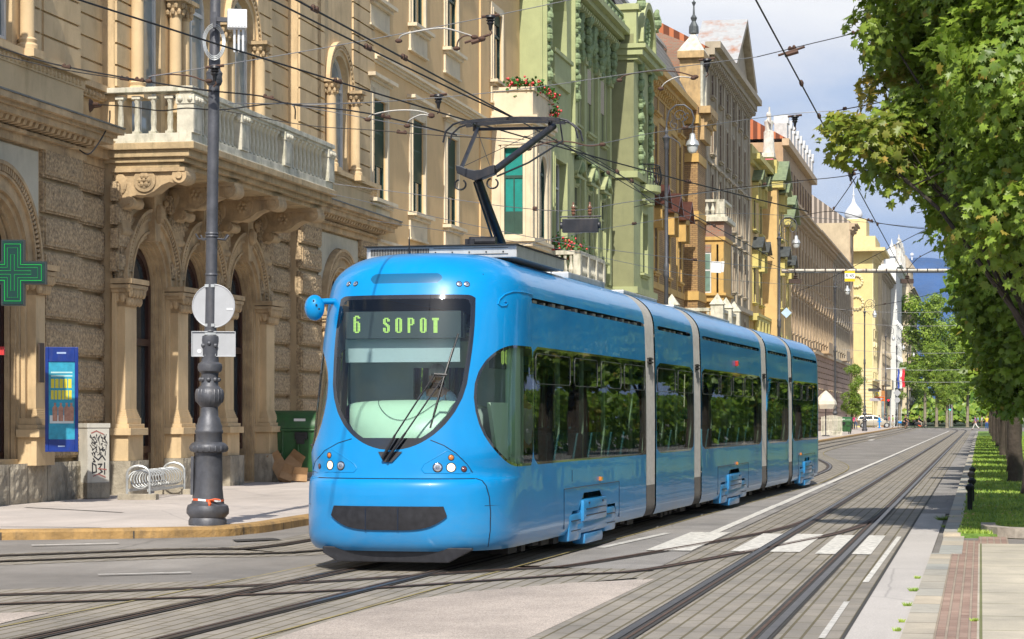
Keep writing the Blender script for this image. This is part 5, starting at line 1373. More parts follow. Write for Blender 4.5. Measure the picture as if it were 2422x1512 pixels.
ap = archpts(qc, 1.9, 19.0, 16); mb.prism([(qc-1.9,18.7)]+[(p[0],p[1]) for p in ap]+[(qc+1.9,18.7)], 'y', -QP-.05, -.2); ring(mb, qc, 19.0, 1.85, 2.15, -QP-.3, -.1, 16); bobj(mb, 'bay_gable', S_gr, B)
for sg in (-1,1):
    mb = MB()
    for k in range(30): mb.ball((qc+sg*(1.55+.12*math.sin(k*2.2)), -QP-.1, 13.0+k*.17), .15+.06*math.cos(k*1.3), 7, 5)
    bobj(mb, 'bay_carving', S_gc, B); mb = MB()
    for k in range(8): mb.ball((qc+sg*2.6+.15*math.sin(k), -QP-.25, 20.6+.09*k), .26-.02*k, 7, 5)
    bobj(mb, 'bay_urn', S_gc, B)
mb = MB()
for k in range(16): a = math.pi*2*k/16; mb.ball((qc+.55*math.cos(a), -QP-.1, 19.7+.6*math.sin(a)), .16, 7, 5)
bobj(mb, 'bay_carving', S_gc, B)
mb = MB(); n = 12; bc = X(103.3)
mb.prism([(qc-1.1,-QP)]+[(qc-1.1*math.cos(math.pi*k/n), -QP-.8*math.sin(math.pi*k/n)) for k in range(n+1)], 'z', 12.2, 12.5); mb.prism([(qc-.7*math.cos(math.pi*k/n), -QP-.5*math.sin(math.pi*k/n)) for k in range(n+1)], 'z', 11.6, 12.2); bb = bobj(mb, 'bay_balcony', S_gr, B)
mb = MB()
for k in range(17): a = math.pi*k/16; mb.tube([(qc-1.05*math.cos(a), -QP-.75*math.sin(a), 12.5), (qc-1.1*math.cos(a), -QP-.85*math.sin(a), 12.9), (qc-1.05*math.cos(a), -QP-.75*math.sin(a), 13.45)], .018, 4)
mb.tube([(qc-1.05*math.cos(math.pi*k/16), -QP-.75*math.sin(math.pi*k/16), 13.45) for k in range(17)], .03, 5); mb.build('iron_railing', T_black, bb)
T_red = tile_mat('red_roof_tiles', (.42,.12,.045,1), (.50,.17,.07,1))
def roof(par, x0, x1, z, dep, h_, mat, over=.4, y0=.0, back=True, x2=None):
    mb = MB(); mb.quad((x0,y0-over,z),(x1,y0-over,z),(x1,dep/2,z+h_),(x0,dep/2,z+h_)); mb.quad((x1,dep,z),(x0,dep,z),(x0,dep/2,z+h_),(x1,dep/2,z+h_)); mb.add([(x0,y0-over,z),(x0,dep/2,z+h_),(x0,dep,z)],[(0,1,2)]); mb.add([(x1,y0-over,z),(x1,dep/2,z+h_),(x1,dep,z)],[(0,2,1)])
    return mb.build('roof', mat, par)
roof(B, 0, W, 19.4, 14, 3.2, T_red, 0)
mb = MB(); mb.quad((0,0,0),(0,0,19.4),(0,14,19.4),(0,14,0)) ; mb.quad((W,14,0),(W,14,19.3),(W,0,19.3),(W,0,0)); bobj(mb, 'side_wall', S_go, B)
# ----------------------------------------------------------------- 4 yellow brick house with oriel
s0, s1 = 108.25, 137.3; B = building('yellow_brick_house', s0, 'yellow and brown brick house with copper window hoods and a crumbling oriel'); X = lambda s: s-s0; W = s1-s0
S_ye = M('yellow_ochre_stucco', (.54,.345,.11,1), .85, var=.15, vs=1.5, bs=20, bd=.004, dirt=.35, dc=(.26,.15,.05,1))
S_yb = brick_mat('yellow_brown_brick', (.40,.25,.10,1), (.30,.18,.08,1), (.16,.10,.05,1), .3, .11)
S_cop = M('brown_copper_hood', (.15,.065,.05,1), .35, .6, var=.25)
S_rb = brick_mat('bare_red_brick', (.36,.15,.09,1), (.30,.20,.14,1), (.28,.24,.19,1), .26, .09)
cols = [X(s) for s in (111, 115.7, 120.4, 125.2)]; rowsz = [(4.6,7.2),(9.2,11.8),(14.0,16.8)]
ops = [(c-.5,c+.5,a,b_,False) for c in cols for a, b_ in rowsz]
mb = MB(); wall_holes(mb, 0, W, 0, 19.4, ops, 0, .3); bobj(mb, 'wall', S_yb, B)
mb = MB()
for z in (3.9, 8.3, 12.9, 13.5, 17.1, 18.3): mb.box(0, W, -.05, 0, z, z+.35)
for c in cols:
    for dx in (-1.0, 1.0): mb.box(c+dx-.16, c+dx+.16, -.055, 0, 8.3, 18.3)
for z0, z1, p in ((18.65,18.9,.15),(18.9,19.15,.45),(19.15,19.5,.7)): mb.box(0, W, -p, 0, z0, z1)
modillions(mb, 0, W, 18.4, .7, .3, .5, .4); bobj(mb, 'bands_and_cornice', S_ye, B)
for c in cols:
    for i, (a, b_) in enumerate(rowsz):
        wn = win(B, c, 1.0, a, b_, 0, .03, W_wood, P_dark, trim=S_ye, tw=.3, sill=.2, hood='flat' if i == 2 else None)
        if i == 1:
            mb = MB()
            for sg in (-1,1): mb.prism([(c+sg*1.1, b_+.75),(c, b_+1.75),(c, b_+1.9),(c+sg*1.2, b_+.8)], 'y', -.75, 0)
            mb.build('copper_hood', S_cop, wn)
            mb = MB(); mb.prism([(c-.95,b_+.6),(c+.95,b_+.6),(c,b_+1.6)], 'y', -.5, 0); 
            for sg in (-1,1): mb.box(c+sg*.8-.14, c+sg*.8+.14, -.5, 0, b_-.4, b_+.6)
            mb.build('hood_brackets', S_ye, wn)
mb = MB(); mb.box(X(127.6), X(131.2), -.75, 0, 0, 19.4); rp = bobj(mb, 'brick_pier', S_yb, B); mb = MB()
for z in (8.3, 12.9, 16.2, 18.4): mb = MB(); mb.box(X(127.5), X(131.3), -.82, 0, z, z+.5); mb.build('pier_band', S_ye, rp)
mb = MB(); oo0, oo1, OP2 = X(131.3), X(135.3), 1.82
mb.box(oo0, oo1, -OP2, 0, 8.4, 8.75); mb.box(oo0-.15, oo1+.15, -OP2-.15, 0, 8.75, 8.9); mb.box(oo0+.3, oo1-.3, -OP2+.3, 0, 4.5, 8.4)
mb.box(oo0-.1, oo1+.1, -OP2-.1, 0, 12.0, 12.2)
mb.box(oo0, oo1, -OP2, 0, 11.75, 12.0); 
for y in (-OP2, -OP2+.42, -.55): mb.box(oo0-.07, oo0+.3, y, y+.3, 8.9, 11.75)
mb.box(oo0, oo1, -OP2, -OP2+.3, 8.9, 11.75); mb.box(oo1-.3, oo1, -OP2, 0, 8.9, 11.75); orr = bobj(mb, 'oriel', S_ye, B)
mb = MB(); mb.box(oo0-.03, oo1+.03, -OP2-.03, 0, 12.2, 13.1); mb.box(oo0-.02, oo0+.2, -OP2+.75, -.4, 11.3, 11.75); mb.build('bare_brick_band', S_rb, orr)
mb = MB(); mb.box(oo0-.25, oo1+.25, -OP2-.25, 0, 13.1, 13.35); mb.box(oo0-.1, oo1+.1, -OP2-.1, 0, 13.35, 13.5); mb.box(oo0-.05, oo0+.25, -OP2, 0, 14.25, 14.4); mb.box(oo0-.05, oo1, -OP2-.05, -OP2+.25, 14.25, 14.4)
mb.box(oo0-.05, oo0+.4, -OP2-.05, -OP2+.42, 13.5, 14.25)
for k in range(4): mb.lathe([(.07,13.5),(.15,13.75),(.06,14.05),(.1,14.25)], oo0+.1, -.15-k*.34, 0, 8)
mb.build('oriel_balustrade', S_white, orr)
mb = MB(); mb.box(oo0+.02, oo0+.10, -1.10+.02, -.25, 8.9, 11.3); mb.build('oriel_window_frame', W_white, orr)
mb = MB(); mb.quad((oo0+.0,-1.02,9.0),(oo0+.0,-.33,9.0),(oo0,-.33,10.2),(oo0,-1.02,10.2)); mb.quad((oo0,-1.02,10.3),(oo0,-.33,10.3),(oo0,-.33,11.2),(oo0,-1.02,11.2)); mb.build('oriel_panes', dark_pane('greenish_pane', (.14,.22,.18,1), .1), orr)
# turret top at the right end
mb = MB(); tx = X(130.2); mb.box(tx-1.6, tx+1.6, -1.0, .6, 17.6, 19.2); mb.box(tx-1.0, tx+1.0, -.7, .5, 19.2, 22.4); mb.box(tx-1.3, tx+1.3, -.95, .6, 22.4, 22.8); mb.box(tx-1.9, tx+1.9, -1.4, .6, 19.1, 19.5); modillions(mb, tx-1.6, tx+1.6, 18.4, .6, .3, .7, .4, -1.0)
tt = bobj(mb, 'turret', M('turret_render', (.45,.31,.15,1), .88, var=.3, vs=2, dirt=.7, dc=(.2,.15,.1,1), ds=2), B)
mb = MB()
for dx in (-.8,.8): mb.lathe([(.16,19.5),(.14,19.8),(.13,21.9),(.2,22.3)], tx+dx, -.72, 0, 8)
mb.box(tx-.45, tx+.45, -.78, -.7, 19.7, 21.6); mb.add([(tx-1.3,-.95,22.8),(tx+1.3,-.95,22.8),(tx+1.3,.6,22.8),(tx-1.3,.6,22.8),(tx,-.2,24.1)],[(0,1,4),(1,2,4),(2,3,4),(3,0,4)])
mb.build('turret_pilasters', S_white, tt)
mb = MB(); mb.lathe([(.3,24.0),(.28,24.4),(.12,24.7),(.2,24.9),(.07,25.1),(.04,25.6),(.13,25.8),(.03,25.9),(.02,26.8)], tx, -.2, 0, 10); mb.box(tx-.3, tx+.3, -.22, -.18, 26.2, 26.28); mb.build('finial', S_lead, tt)
S_slate = tile_mat('grey_slates', (.16,.16,.15,1), (.22,.21,.19,1))
mb = MB(); mb.quad((0,-.4,19.5),(X(131),-.4,19.5),(X(131),1.6,23.2),(0,1.6,23.2)); mb.quad((0,1.6,23.2),(X(131),1.6,23.2),(X(131),14,24.0),(0,14,24)); bobj(mb, 'roof', S_slate, B)
mb = MB()
for k in range(40): y = 1.5+k*.13; mb.box(X(112), X(131.5), y, y+.06, 23.25, 23.42)
bobj(mb, 'corrugated_sheet', S_alu if 'S_alu' in globals() else M('corrugated_pale', (.5,.5,.47,1), .5, .2, var=.2), B)
mb = MB(); mb.quad((X(131),-.2,19),(X(131),-.2,23.4),(X(131),8,26.8),(X(131),8,19)); bobj(mb, 'fire_wall', S_rb, B)
mb = MB(); mb.quad((0,0,0),(0,0,19.4),(0,14,23.5),(0,14,0)); mb.quad((W,14,0),(W,14,24),(W,0,19.4),(W,0,0)); bobj(mb, 'side_wall', S_yb, B)
# ----------------------------------------------------------------- 5 grey-brown house with triangular gable
s0, s1 = 137.3, 164.0; B = building('grey_house', s0, 'tall grey brown house with narrow windows and a triangular roof gable'); X = lambda s: s-s0; W = s1-s0
S_gy = M('grey_brown_render', (.31,.255,.175,1), .88, var=.15, vs=1.2, bs=15, bd=.006, dirt=.5, dc=(.13,.105,.075,1)); S_gt = M('grey_trim', (.39,.33,.24,1), .88, var=.15, vs=2, dirt=.5, dc=(.15,.12,.09,1))
cols = [X(fs(x)) for x in (1683, 1702, 1719, 1734, 1747, 1760)]; rowsz = [(5.4,8.4),(10.2,12.9),(14.3,16.9),(18.2,20.6),(21.8,23.2)]
mb = MB(); wall_holes(mb, 0, W, 0, 24.2, [(c-.55,c+.55,a,b_,False) for c in cols for a, b_ in rowsz], 0, .3); mb.quad((0,0,0),(0,0,24.2),(0,14,24.2),(0,14,0)); mb.quad((W,14,0),(W,14,24.2),(W,0,24.2),(W,0,0)); bobj(mb, 'wall', S_gy, B)
for c in cols:
    for i, (a, b_) in enumerate(rowsz): win(B, c, 1.1, a, b_, 0, .03, W_wood, P_dark, trim=S_gt, tw=.2, sill=.25, hood='flat' if i in (1,2) else None)
mb = MB()
for a0 in [0.2]+[(a+b_)/2 for a, b_ in zip(cols[:-1], cols[1:])]+[W-.4]: mb.box(a0-.3, a0+.3, -.1, 0, 9.2, 23.6)
for z0, z1, p in ((23.6,23.9,.25),(23.9,24.3,.6),(24.3,24.7,.95),(9.0,9.3,.3),(17.4,17.6,.15)): mb.box(0, W, -p, 0, z0, z1)
modillions(mb, 0, W, 23.3, .8, .35, .5, .55); bobj(mb, 'pilasters_and_cornice', S_gt, B)
mb = MB(); gc = X(fs(1737)); mb.prism([(gc-6,24.7),(gc+6,24.7),(gc,28.4)], 'y', -.4, .3)
for sg in (-1,1): mb.prism([(gc+sg*6.3,24.7),(gc,28.5),(gc,28.9),(gc+sg*6.9,24.8)], 'y', -.9, .3)
bobj(mb, 'gable', S_gt, B)
mb = MB()
for sg in (-1,1): mb.add([(gc,-.92,28.95),(gc+sg*7,-.92,24.85),(gc+sg*7,2.2,24.85),(gc,2.2,28.95)],[(0,1,2,3)])
bobj(mb, 'gable_roof', M('rusty_sheet_roof', (.52,.52,.50,1), .5, .3, var=.1, dirt=.9, dc=(.45,.14,.02,1), ds=.4), B)
roof(B, 0, W, 24.3, 14, 4.0, T_red, .3)
# ----------------------------------------------------------------- 6 yellow house with statue
s0, s1 = 164.0, 193.0; B = building('statue_house', s0, 'yellow house with green metal gables and a white statue on its parapet'); X = lambda s: s-s0; W = s1-s0
S_y2 = M('warm_yellow_stucco', (.60,.41,.17,1), .85, var=.12, vs=1, dirt=.35, dc=(.28,.17,.07,1)); S_y3 = M('lemon_trim', (.55,.47,.16,1), .85, var=.12, vs=2, dirt=.4, dc=(.24,.2,.08,1)); S_grn = M('green_copper_gable', (.22,.27,.15,1), .6, .2, var=.25)
cols = [X(s) for s in (167.5, 172.5, 177.5, 182.5, 187.5)]; rowsz = [(5.0,8.0),(10.2,13.6),(15.6,18.6)]
mb = MB(); wall_holes(mb, 0, W, 0, 20.6, [(c-.7,c+.7,a,b_,False) for c in cols for a, b_ in rowsz], 0, .3); mb.quad((0,0,0),(0,0,20.6),(0,14,20.6),(0,14,0)); bobj(mb, 'wall', S_y2, B)
mb = MB(); mb.box(X(174.5), X(181), -1.1, 0, 0, 19.4); mb.box(X(185), X(191.5), -.8, 0, 0, 17.5); bobj(mb, 'bay', S_y2, B)
for c in cols:
    for i, (a, b_) in enumerate(rowsz):
        y = -1.1 if X(174.5) < c < X(181) else (-.8 if X(185) < c < X(191.5) else 0)
        wn = win(B, c, 1.4, a, b_, y, .03, W_wood, P_dark, trim=S_y3, tw=.3, sill=.3)
        if i > 0:
            mb = MB()
            for sg in (-1,1): mb.prism([(c+sg*1.5, b_+.5),(c, b_+1.3),(c, b_+1.45),(c+sg*1.6, b_+.55)], 'y', y-.8, y)
            mb.build('metal_hood', S_grn if i == 2 else S_lead, wn); mb = MB(); mb.prism([(c-1.2,b_+.4),(c+1.2,b_+.4),(c,b_+1.1)], 'y', y-.5, y)
            for sg in (-1,1): mb.box(c+sg*1.0-.15, c+sg*1.0+.15, y-.45, y, b_-.9, b_+.4)
            mb.build('hood_brackets', S_y3, wn)
mb = MB()
for z0, z1, p in ((20.2,20.5,.3),(20.5,20.9,.8),(8.7,9.0,.6),(9.0,9.2,.7)): mb.box(0, W, -p, 0, z0, z1)
mb.box(X(174.3), X(181.2), -1.6, 0, 19.4, 19.9); mb.box(X(184.8), X(191.7), -1.3, 0, 17.4, 17.9); mb.box(0, W, -.2, .2, 20.9, 21.6)
for x in np.arange(X(165), W, 2.5): mb.lathe([(.28,4.6),(.25,8.7)], x, -.5, 0, 10)
mb.box(X(175.5), X(180), -1.0, .3, 19.9, 21.7)
bobj(mb, 'cornices', S_y3, B)
mb = MB()
for c, z, y in ((X(177.7),19.9,-1.4),(X(188.2),17.9,-1.2)):
    for sg in (-1,1): mb.prism([(c+sg*3.3,z),(c,z+1.7),(c,z+1.9),(c+sg*3.5,z+.05)], 'y', y-.4, y+1.0)
bobj(mb, 'gable_hoods', S_grn, B)
def statue(par, x, y, z, h_):
    mb = MB(); k = h_/1.75
    mb.box(x-.3*k, x+.3*k, y-.25*k, y+.25*k, z, z+.18*k); z += .18*k
    mb.lathe([(.26*k,0),(.22*k,.4*k),(.2*k,.8*k),(.15*k,1.0*k),(.2*k,1.3*k),(.07*k,1.42*k),(.06*k,1.48*k)], x, y, z, 10); mb.ball((x,y,z+1.58*k), .11*k, 10, 8, (.85,.95,1.2))
    mb.tube([(x-.17*k,y,z+1.36*k),(x-.34*k,y-.1*k,z+1.22*k),(x-.42*k,y-.1*k,z+1.5*k)], [.055*k,.05*k,.035*k], 7); mb.tube([(x+.17*k,y,z+1.36*k),(x+.3*k,y,z+1.6*k),(x+.28*k,y,z+1.95*k)], [.055*k,.045*k,.03*k], 7)
    for a in range(6): mb.tube([(x+.2*k*math.cos(a),y+.2*k*math.sin(a),z+.05),(x+.17*k*math.cos(a+.3),y+.17*k*math.sin(a+.3),z+.9*k)], .05*k, 5)
    mb.build('statue', M('statue_stone', (.58,.56,.50,1), .8, var=.2, vs=3, dirt=.4, ds=2), par, smooth=True)
statue(B, X(fs(1803)), -.5, 21.7, 3.3)
roof(B, 0, W, 20.9, 14, 3.5, T_red, 0)
# ----------------------------------------------------------------- 7, 8 brown rows
S_br = M('brown_render', (.42,.29,.17,1), .88, var=.15, vs=1, dirt=.5, dc=(.15,.09,.055,1)); S_bt = M('brown_trim', (.48,.36,.23,1), .88, var=.15, vs=2, dirt=.55, dc=(.15,.1,.06,1))
def plain_house(name, s0, s1, H, label, wallm, trimm, colsp, rowsz, hoods=(), body=13, roofm=None, rh=3, pil=True, tf=TF, sidem=None, ww=1.2, frm=None, hood_m=None):
    B = building(name, s0, label, tf); W = s1-s0; n = max(1, int(W/colsp)); cs = [W*(k+.5)/n for k in range(n)]
    mb = MB(); wall_holes(mb, 0, W, 0, H, [(c-ww/2,c+ww/2,a,b_,False) for c in cs for a, b_ in rowsz], 0, .3); bobj(mb, 'wall', wallm, B)
    mb = MB(); mb.quad((0,0,0),(0,0,H),(0,body,H),(0,body,0)); bobj(mb, 'side_wall', sidem or wallm, B); mb = MB(); mb.quad((W,body,0),(W,body,H),(W,0,H),(W,0,0)); bobj(mb, 'side_wall', sidem or wallm, B)
    for c in cs:
        for i, (a, b_) in enumerate(rowsz): win(B, c, ww, a, b_, 0, .03, frm or W_wood, P_dark, trim=trimm, tw=.2, sill=.25, hood='ped' if i in hoods else None, mull=1)
    mb = MB()
    if pil:
        for k in range(n+1): x = W*k/n; mb.box(max(0,x-.3), min(W,x+.3), -.12, 0, rowsz[1][0]-1.2, H-1)
    for z0, z1, p in ((H-.9,H-.5,.3),(H-.5,H-.2,.7),(H-.2,H,1.0),(rowsz[1][0]-1.4,rowsz[1][0]-1.1,.35)): mb.box(-.0, W+p*.5, -p, 0, z0, z1)
    modillions(mb, 0, W, H-1.2, .9, .35, .5, .6); bobj(mb, 'cornice', trimm, B)
    if roofm: roof(B, 0, W, H, body, rh, roofm, .3)
    return B, W
B, W = plain_house('brown_house', 193, 226.3, 20.3, 'tall brown house with pink graffiti painted on its bare side wall', S_br, S_bt, 3.4, [(4.6,7.4),(9.2,12.4),(14.4,17.4)], (1,))
mb = MB(); mb.box(0, W, .02, 13, 20.3, 25.2); bobj(mb, 'attic', S_br, B)
mb = MB()
for k in range(10): x = W*(k+.5)/10; mb.box(x-.45, x+.45, -.05, .02, 21.4, 23.6); 
mb.box(-.1, W+.5, -.5, .1, 24.9, 25.5); bobj(mb, 'attic_trim', S_bt, B)
for k in range(10):
    x = W*(k+.5)/10; win(B, x, .9, 21.5, 23.5, -.05, .02, W_wood, P_dark)
mb = MB(); mb.quad((0,-.3,25.5),(W,-.3,25.5),(W,4,28.0),(0,4,28.0)); mb.quad((0,4,28),(W,4,28),(W,13,25.5),(0,13,25.5)); mb.add([(0,-.3,25.5),(0,4,28),(0,13,25.5)],[(0,1,2)])
bobj(mb, 'roof', T_red, B)
S_zn = M('zinc_dormer', (.5,.5,.48,1), .5, .2, var=.2)
for k in range(9): x = W*(k+.4)/9; mb = MB(); mb.box(x, x+1.5, -.2, .9, 25.5, 27.0); mb.prism([(x,27.0),(x+1.5,27.0),(x+.75,27.8)], 'y', -.3, 1.0); bobj(mb, 'dormer', S_zn, B)
# graffiti: pink field with black outline strokes on the side wall
G_pk = M('graffiti_pink', (.62,.17,.20,1), .7, var=.15); G_bk = M('graffiti_black', (.02,.02,.02,1), .7, var=0)
mb = MB(); mb.add([(-.012,5.6,20.9),(-.012,.5,20.9),(-.012,.35,23.2),(-.012,1.0,24.2),(-.012,2.6,24.3),(-.012,3.4,23.4),(-.012,4.6,24.0),(-.012,5.8,23.0)], [tuple(range(8))]); g = bobj(mb, 'graffiti_field', G_pk, B)
mb = MB()
def stroke(mb, pts, w_, x=-.02):
    for a, b_ in zip(pts[:-1], pts[1:]):
        d = Vector((b_[0]-a[0], b_[1]-a[1])).normalized()*w_/2; n_ = Vector((-d.y, d.x))
        mb.quad((x,a[0]-d.x-n_.x,a[1]-d.y-n_.y), (x,b_[0]+d.x-n_.x,b_[1]+d.y-n_.y), (x,b_[0]+d.x+n_.x,b_[1]+d.y+n_.y), (x,a[0]-d.x+n_.x,a[1]-d.y+n_.y))
stroke(mb, [(5.8,20.9),(5.8,23.0),(4.6,24.0),(3.4,23.4),(2.6,24.3),(1.0,24.2),(.35,23.2),(.4,20.9)], .22)
stroke(mb, [(2.7,23.0),(2.7,22.0)], .2); stroke(mb, [(1.2,23.0),(1.2,22.0)], .2); stroke(mb, [(2.7,22.5),(1.2,22.5)], .2); mb.build('graffiti_outline', G_bk, g)
S_tw = two_tone('brown_over_red_base', (.36,.235,.165,1), (.45,.32,.19,1), 8.0, rough=.88, var=.2, vs=1, dirt=.6, dc=(.15,.1,.07,1)); S_tg = two_tone('grey_over_red_base', (.33,.23,.17,1), (.41,.33,.23,1), 8.0, rough=.88, var=.2, vs=1, dirt=.6, dc=(.15,.11,.08,1))
for nm_, sa_, sb_, lab_, wm_, cs_ in (('brown_terrace_house', 226.4, 257.0, 'soot-stained brown terrace house with triangular window hoods, right beside the graffiti house', S_tw, 3.6), ('greyish_terrace_house', 257.1, 291.0, 'greyish brown terrace house over a red base, last before the beige house', S_tg, 4.2)):
    B, W = plain_house(nm_, sa_, sb_, 20.4, lab_, wm_, S_bt if wm_ is S_tw else S_gt, cs_, [(4.6,7.4),(9.4,12.2),(14.6,17.2)], (1,), roofm=S_slate, rh=2)
    mb = MB()
    for z in np.arange(.3, 7.8, .6): mb.box(0, W, -.10, 0, z, z+.5)
    mb.box(W*.4, W*.6, -.9, 0, 8.3, 8.6); mb.box(W*.4, W*.6, -.9, -.8, 8.6, 9.5); bobj(mb, 'rusticated_base', wm_, B)
B, W = plain_house('beige_tile_house', 291.5, 299, 26.6, 'beige house with blank side wall and shallow tiled roof, taller than the brown terrace', M('beige_render', (.50,.40,.26,1), .88, var=.15, vs=.7, dirt=.4, dc=(.25,.19,.12,1)), S_bt, 5, [(4.6,7.4),(9.4,12.2),(15,18),(21,23.5)], (), roofm=tile_mat('pale_tiles', (.42,.34,.27,1), (.48,.41,.34,1)), rh=5)
# ----------------------------------------------------------------- across the side street
B, W = plain_house('pale_yellow_corner_house', 316, 331, 24.6, 'pale yellow corner house with wide eaves and carved figures', M('pale_yellow', (.66,.54,.24,1), .85, var=.08, vs=1, dirt=.2, dc=(.4,.3,.15,1)), M('pale_yellow_trim', (.70,.60,.34,1), .85, var=.1), 5, [(1.2,4.6),(8,11),(14,17)], (1,), tf=-14.8, body=16)
mb = MB(); mb.box(-1.6, W, -1.8, 12, 24.6, 25.1); mb.box(0, W, -.4, 10, 25.1, 26.8); mb.box(3, W-3, 1, 8, 26.8, 29.5); bobj(mb, 'eaves', M('pale_yellow_eaves', (.68,.56,.28,1), .85), B)
mb = MB()
for z in np.arange(.4, 8, .5): mb.box(-.04, .0, .05, 15.9, z, z+.42)
bobj(mb, 'side_courses', bpy.data.materials['pale_yellow_trim'], B)
for z, r in ((17.5,.9),(20.5,.8)): 
    mb = MB()
    for k in range(14): a = k*.449; mb.ball((-.1, 2.2+r*math.cos(a), z+r*math.sin(a)), .22, 7, 5)
    bobj(mb, 'side_ornament', bpy.data.materials['pale_yellow_trim'], B)
B = building('onion_dome_tower', 345, 'white onion dome with a needle spire rising behind the pale yellow house', -19.0)
mb = MB(); mb.prism([(1.6*math.cos(a), 1.6*math.sin(a)) for a in np.linspace(0,6.283,9)[:-1]], 'z', 0, 29.6); bobj(mb, 'tower', S_gt, B)
mb = MB(); n = 8
for a in np.linspace(0,6.283,9)[:-1]: mb.lathe([(.10,29.6),(.10,31.8)], 1.0*math.cos(a), 1.0*math.sin(a), 0, 6)
bobj(mb, 'lantern_columns', M('grey_iron', (.18,.2,.22,1), .6), B)
mb = MB(); mb.lathe([(1.2,31.5),(1.15,31.8),(1.3,32.0),(1.38,32.4),(1.25,32.9),(.9,33.4),(.5,33.9),(.28,34.3),(.17,34.8),(.11,35.2),(.2,35.35),(.1,35.5),(.05,36.2),(.02,36.9)], n=20); bobj(mb, 'dome', M('white_dome_paint', (.66,.67,.68,1), .5, var=.1), B, smooth=True)
B, W = plain_house('ornate_beige_house', 331.5, 362, 23, 'narrow beige house with a balcony and shop front beyond the pale yellow house', S_crt, S_gt, 5, [(1,4.4),(7.6,10.4),(13,16)], (1,), tf=-14.2, roofm=S_slate, rh=2)
mb = MB(); mb.box(2, 9, -1.4, 0, 5.6, 6.0); mb.box(2, 9, -1.4, -1.25, 6.0, 7.0); bobj(mb, 'balcony', S_crt, B)
mb = MB(); mb.box(-.3, 8, -.5, 0, 0, 5.4); bobj(mb, 'wooden_shop_front', M('orange_wood', (.40,.17,.05,1), .6, var=.2), B)
mb = MB(); mb.box(-.35, -.30, -.4, 0, .3, 4.6); mb.box(.5, 7.6, -.53, -.5, .4, 4.4); bobj(mb, 'shop_glass', P_pale, B)
B, W = plain_house('white_ornate_house', 362.5, 392, 26, 'bright white house with small roof statues and a pointed turret', M('white_render', (.66,.66,.63,1), .8, var=.08), M('white_trim', (.68,.68,.66,1), .8, var=.08), 5, [(1,4.4),(7.6,10.4),(13,16),(19,22)], (1,2), tf=-13.4)
for k in range(3): statue(B, 2+k*9, -.5, 26, 4)
mb = MB(); mb.lathe([(1.3,26),(1.3,27.4),(1.6,27.6),(1.1,27.9),(.6,28.8),(.2,29.6),(.02,30.6)], 7, .8, 0, 8); bobj(mb, 'turret', bpy.data.materials['white_trim'], B)
B, W = plain_house('far_beige_house', 392.5, 440, 24, 'furthest beige house, its curved cornice standing against the blue hill', S_crt, S_gt, 5, [(1,4.4),(7.6,10.4),(13,16),(18.5,21)], (1,), tf=-12.2)
mb = MB(); mb.lathe([(3.2,24),(3.2,27),(3.6,27.3),(3.0,28.2),(2.0,29.6),(.6,30.4),(.1,31.6)], 2.5, 2.5, 0, 12); bobj(mb, 'corner_turret', S_gt, B)
# ================================================================= TREES
def leaf_mat(name, dark, light, yel, tl=.35):
    m = bpy.data.materials.new(name); m.use_nodes = True; nt = m.node_tree; nt.nodes.clear()
    out = nt.nodes.new('ShaderNodeOutputMaterial'); b = nt.nodes.new('ShaderNodeBsdfPrincipled'); tr = nt.nodes.new('ShaderNodeBsdfTranslucent'); mx = nt.nodes.new('ShaderNodeMixShader')
    at_ = nt.nodes.new('ShaderNodeAttribute'); at_.attribute_name = 'tint'; sp = nt.nodes.new('ShaderNodeSeparateColor'); L(nt, at_.outputs['Color'], sp.inputs[0])
    col = mixc(nt, sp.outputs[0], dark, light); col = mixc(nt, sp.outputs[1], col, yel)
    L(nt, col, b.inputs['Base Color']); b.inputs['Roughness'].default_value = .42; b.inputs['Specular IOR Level'].default_value = .45
    L(nt, mixc(nt, .5, col, (.35,.5,.06,1)), tr.inputs[0]); mx.inputs[0].default_value = tl
    L(nt, b.outputs[0], mx.inputs[1]); L(nt, tr.outputs[0], mx.inputs[2]); L(nt, mx.outputs[0], out.inputs[0]); return m
F_maple = leaf_mat('maple_leaves', (.06,.14,.02,1), (.26,.40,.045,1), (.46,.30,.07,1), .40)
F_plane = leaf_mat('plane_leaves', (.085,.18,.02,1), (.31,.43,.055,1), (.34,.34,.05,1), .30)
K_bark = M('dark_bark', (.055,.042,.032,1), .95, var=.4, vs=3, bs=14, bd=.03, dirt=.4, dc=(.07,.08,.05,1))
K_pale = M('pale_plane_bark', (.24,.205,.15,1), .9, var=.35, vs=2.2, bs=8, bd=.02, dirt=.8, dc=(.13,.11,.07,1))
MAPLE = np.array([(0,-.5),(.16,-.38),(.42,-.42),(.34,-.2),(.62,.02),(.30,.06),(.36,.34),(.14,.24),(0,.62),(-.14,.24),(-.36,.34),(-.30,.06),(-.62,.02),(-.34,-.2),(-.42,-.42),(-.16,-.38)])
KITE = np.array([(0,-.55),(.42,-.05),(0,.6),(-.42,-.05)])
